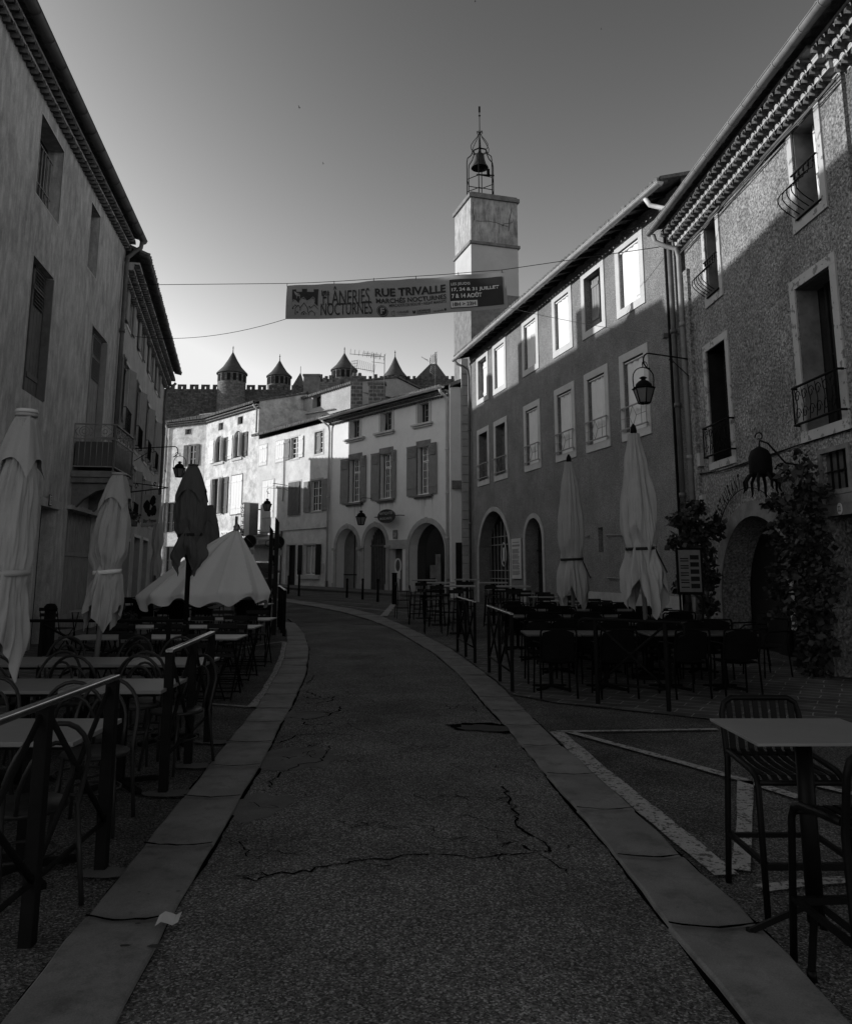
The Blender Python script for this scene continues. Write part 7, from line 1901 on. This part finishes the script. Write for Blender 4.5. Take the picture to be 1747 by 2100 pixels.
# ================================================================ STREET BITS
def bollard(u,vt,vb,D,label):
    c=at(u,1200,D); z1=at(u,vt,D).z-G(D); e=empty('bollard',(c.x,D,G(D)),0,label,'bollard','slim dark bollards along the far pavement')
    MB().lathe([(.055,0),(.05,.05),(.045,z1*.9)],12).build('post','iron',e); MB().lathe([(.05,z1*.88),(.055,z1*.9),(.055,z1*.97),(.02,z1)],12).build('cap','iron',e)
bollard(613.6,1169,1220,36,'slim bollard with a pale band in front of the curtained window'); bollard(592,1180,1222,38,'slim bollard left of the curtained window')
bollard(712,1186,1225,34.5,'slim bollard in front of the first arch'); bollard(744,1186,1229,33.1,'slim bollard in front of the barred arch'); bollard(775,1187,1234,31.4,'slim bollard in front of the dark doorway')
c=at(809,1200,29.6); e=empty('bollard',(c.x,29.6,G(29.6)),0,'thicker dark post at the left end of the bar tables','bollard'); MB().box((-.09,-.05,0),(.09,.05,1.1)).build('post','iron',e,bevel=.01); MB().box((-.1,-.06,1.1),(.1,.06,1.14)).build('cap','iron',e)
c=at(816,1150,30.6); e=empty('oval_mirror',(c.x,30.6,G(30.6)),0,'white oval-headed stand on a pale post, left of the bar tables','stand')
zc=at(816,1160,30.6).z-G(30.6)
mb=MB(); mb.tube([(.11*math.cos(a*PI/10),0,zc+.25*math.sin(a*PI/10)) for a in range(20)],.035,6,closed=True); mb.build('oval_rim','white',e)
MB().box((-.1,-.04,zc-.5),(.1,.06,zc-.22)).build('box','white',e,bevel=.02); MB().tube([(0,0,0),(0,0,zc-.45)],.07,10).build('post','stone_pale',e)
for u,vt,D,l in((568,1062,18.5,'tallest dark square post with a slanted top beside the left kerb'),(556.5,1080,21,'second tall dark post, just behind the tallest one')):
    c=at(u-3,1200,D); z1=at(u,vt,D).z-G(D); e=empty('timber_post',(c.x,D,G(D)),.1,l,'post'); mb=MB(); w_=.045
    mb.prism([(-w_,0),(w_,0),(w_,z1-.1),(-w_,z1+.02)],-w_,w_); mb.build('shaft','wood_dark',e); mb=MB(); mb.tube([(-w_-.01,0,z1-.35),(-w_-.09,0,z1-.38),(-w_-.1,0,z1-.48),(-w_-.01,0,z1-.52)],.008,5); mb.build('hook','iron',e)
e=empty('bollard',(gp(97,1345).x,gp(97,1345).y+.0,G(14)),0,'stout round dark bollard on the left pavement beside the folding table','bollard'); 
MB().lathe([(.11,0),(.10,.05),(.095,.8)],16).build('post','iron',e); MB().lathe([(.10,.8),(.11,.83),(.11,.87),(.07,.92),(.0,.93)],16).build('cap','iron',e)
# paper litter
c=gp(338,1913); mb=MB(); mb.grid(lambda i,j:(-.05+.1*i/4+.01*j,-.03+.06*j/3,.048+.012*math.sin(i*1.5)+.006*j),5,4,sm=False); o=mb.build('paper_scrap','paper',None,(c.x,c.y,0)); o.rotation_euler=(0,0,.5); tag(o,'small crumpled paper scrap on the edge of the left kerb stones','paper')
c=gp(642,1297*1.02); 
# napkin dispenser on left far table
c=at(288,1228,17.5); e=empty('napkin_box',(-6.0,17.35,G(17.4)+.74),0,'small pale napkin dispenser standing on a far left table','dispenser'); MB().lathe([(.07,0),(.08,.03),(.08,.16),(.05,.2)],12).build('body','stone_pale',e); MB().box((-.03,-.085,.06),(.03,-.075,.13)).build('slot','iron',e)
# car
def car(label,x,y,rz):
    e=empty('parked_car',(x,y,G(y)),rz,label,'car')
    prof=[(-2.0,.45),(-2.02,.75),(-1.9,.95),(-1.55,1.0),(-1.05,1.42),(-.3,1.5),(.6,1.46),(1.3,1.02),(1.85,.9),(2.02,.7),(2.0,.35),(-1.9,.28)]
    mb=MB(); 
    A=[];B=[]
    for sgn in(-1,1):
        row=[mb.p((x_,sgn*(.86 if z_<1.05 else .70),z_)) for x_,z_ in prof]; (A if sgn<0 else B).extend(row)
    for k in range(len(prof)): mb.face((A[k],A[(k+1)%len(prof)],B[(k+1)%len(prof)],B[k]),False)
    mb.face(A);mb.face(B[::-1]); mb.build('body','car',e,bevel=.04)
    for sgn in(-1,1):
        mb=MB(); mb.prism([(-1.35,1.05),(-.98,1.36),(-.3,1.42),(.5,1.38),(1.05,1.05)],sgn*.80-.02,sgn*.80+.02); mb.build('side_window','glass',e)
    MB().prism([(-.66,1.02),(.66,1.02),(.6,1.40),(-.6,1.40)],0,.02,ax=0).build('rear_window','glass',e,loc=(-1.36,0,0))
    for x_ in(-1.3,1.3):
        for y_ in(-.82,.82):
            w=MB().tube([(x_,y_-.1,.31),(x_,y_+.1,.31)],.31,20).build('wheel','rubber',e); MB().tube([(x_,y_-.11,.31),(x_,y_+.11,.31)],.19,14).build('rim','zinc',w)
    for s in(-1,1): MB().box((-2.04,s*.72-.1,.72),(-1.98,s*.72+.1,.9)).build('tail_light','wood_mid',e); MB().box((1.98,s*.66-.14,.62),(2.03,s*.66+.14,.76)).build('headlight','white',e); MB().cbox((.75,s*.98,1.02),(.12,.16,.12)).build('mirror','car',e)
    MB().box((-2.05,-.26,.5),(-2.02,.26,.62)).build('number_plate','sign_w',e)
    return e
c=at(528,1180,38); car('dark hatchback parked behind the lowered pale canopy, near the shop',c.x,38,math.radians(100))
# ================================================================ PLANTS
def leaves(name_e,vols,n,size,seed,mleaf='leaf',parent=None,name='foliage',o0=Vector((0,0,0))):
    rr=random.Random(seed); mb=MB(); tot=sum(v[2] for v in vols)
    for c,r,wt in vols:
        for _ in range(int(n*wt/tot)):
            while True:
                q=Vector((rr.uniform(-1,1),rr.uniform(-1,1),rr.uniform(-1,1)))
                if q.length<1 : break
            q=q*(.55+.45*rr.random()) if rr.random()<.5 else q.normalized()*rr.uniform(.75,1.12)
            p=Vector(c)+Vector((q.x*r[0],q.y*r[1],q.z*r[2]))-o0
            s=size*rr.choice((.5,.7,.9,1.1,1.5)); a=Vector((rr.uniform(-1,1),rr.uniform(-1,1),rr.uniform(-1,.3))).normalized(); b=a.orthogonal().normalized(); b.rotate(Matrix.Rotation(rr.uniform(0,6.28),3,a)); c_=a.cross(b)
            tip=p+a*s; l=p+a*s*.45+b*s*.42+c_*s*.08; r_=p+a*s*.45-b*s*.42+c_*s*.08; l2=p+a*s*.75+b*s*.22; r2_=p+a*s*.75-b*s*.22
            i=[mb.p(x) for x in(p,l,l2,tip,r2_,r_)]; mb.face((i[0],i[1],i[2],i[3])); mb.face((i[0],i[3],i[4],i[5]))
    return mb.build(name,mleaf,parent)
def vine(label,base,vols,n,size,seed,stems):
    e=empty('climbing_vine',base,0,label,'vine'); leaves(e,vols,n,size,seed,parent=e,o0=Vector(base))
    mb=MB()
    for st in stems: mb.tube([Vector(p)-Vector(base) for p in st],[.03-.02*k/len(st) for k in range(len(st))],6)
    mb.build('stem','bark',e); return e
def on1(u,v,d=.25): q=R1.px(u,v,d); return R1.w((q[0],d,q[1]))
vv=[]
for u,v,ru,rv,wt in((1652,965,14,30,1),(1655,1010,28,30,2),(1600,1030,40,22,2),(1640,1060,52,34,5),(1655,1110,50,45,5),(1630,1150,34,40,3),(1662,1180,50,50,5),(1668,1250,42,50,4.5),(1672,1320,34,45,3),(1668,1365,26,22,1.2),(1600,1100,18,45,1.6),(1592,1190,16,55,1.6),(1600,1270,14,30,.8),(1700,1190,12,60,1.2),(1640,930,8,14,.3)):
    c=on1(u,v,.28); D=c.y; k=D/F; vv.append(((c.x,c.y,c.z),(.20,ru*k*1.7,rv*k*.85),wt))
for _ in range(16):
    u=R.uniform(1590,1700); v=R.uniform(960,1370); c=on1(u,v,.25); vv.append(((c.x,c.y,c.z),(.12,.3,.16),.7))
b_=on1(1668,1385,.25); b_.z=G(b_.y)
vine('thick dark climbing vine covering the right side of the arched doorway',b_,vv,4600,.09,31,[[b_,on1(1668,1300),on1(1660,1200),on1(1655,1100),on1(1640,1000),on1(1650,940)],[b_,on1(1650,1280),on1(1630,1160),on1(1600,1060)],[b_,on1(1680,1290),on1(1695,1180)]])
vv=[]
for u,v,ru,rv,wt in((1425,1040,26,22,1.2),(1395,1065,30,22,1.6),(1430,1090,36,32,3),(1388,1110,26,22,1.3),(1440,1130,30,30,2),(1450,1180,22,40,2),(1405,1180,14,16,.4),(1452,1240,20,30,1.6),(1392,1200,12,20,.4),(1440,1285,22,16,1),(1465,1080,14,40,1.2)):
    c=at(u,v,15.6); k=15.6/F; vv.append(((c.x,c.y,c.z),(ru*k*.8,.3,rv*k*.7),wt))
b_=at(1448,1290,15.6); b_.z=G(15.6)
vine('bushy dark climber around the downpipe, left of the arched doorway',b_,vv,1900,.10,33,[[b_,at(1450,1180,15.6),at(1440,1090,15.6),at(1420,1030,15.6)],[at(1450,1180,15.6),at(1420,1120,15.6),at(1375,1090,15.5)],[at(1450,1240,15.6),at(1400,1200,15.6),at(1385,1190,15.5)]])
vv=[]
for u,v,ru,rv in((238,1268,18,20),(262,1272,18,18),(250,1285,26,14)):
    c=at(u,v,15.5); k=15.5/F; vv.append(((c.x,c.y,c.z),(ru*k,.3,rv*k),1))
b_=at(250,1300,15.5); b_.z=G(15.5); e=empty('potted_shrub',b_,0,'low dark potted shrub against the left wall behind a closed parasol','shrub'); leaves(e,vv,1500,.07,35,parent=e,o0=b_); MB().lathe([(.18,0),(.24,.02),(.28,.35),(.26,.37)],14).build('pot','tile',e)
# plants under the picture sign
vv=[]; 
for s_ in(1.6,2.2,2.9,4.2):
    q=L2.w((s_,.2,3.2+.1*R.random())); vv.append(((q.x,q.y,q.z),(.2,.25,.22),1))
q=L2.w((2.2,.2,2.9)); e=empty('flower_box',q,0,'long flower box with trailing plants above the left shop doors','flower box'); leaves(e,vv,900,.06,37,parent=e,o0=q)
MB(lambda p_:L2.w((2.2+p_[0],p_[1],2.95+p_[2]))-q).box((-.9,.05,0),(2.3,.3,.16)).build('box','wood_dark',e)
sc.view_settings.exposure=.95
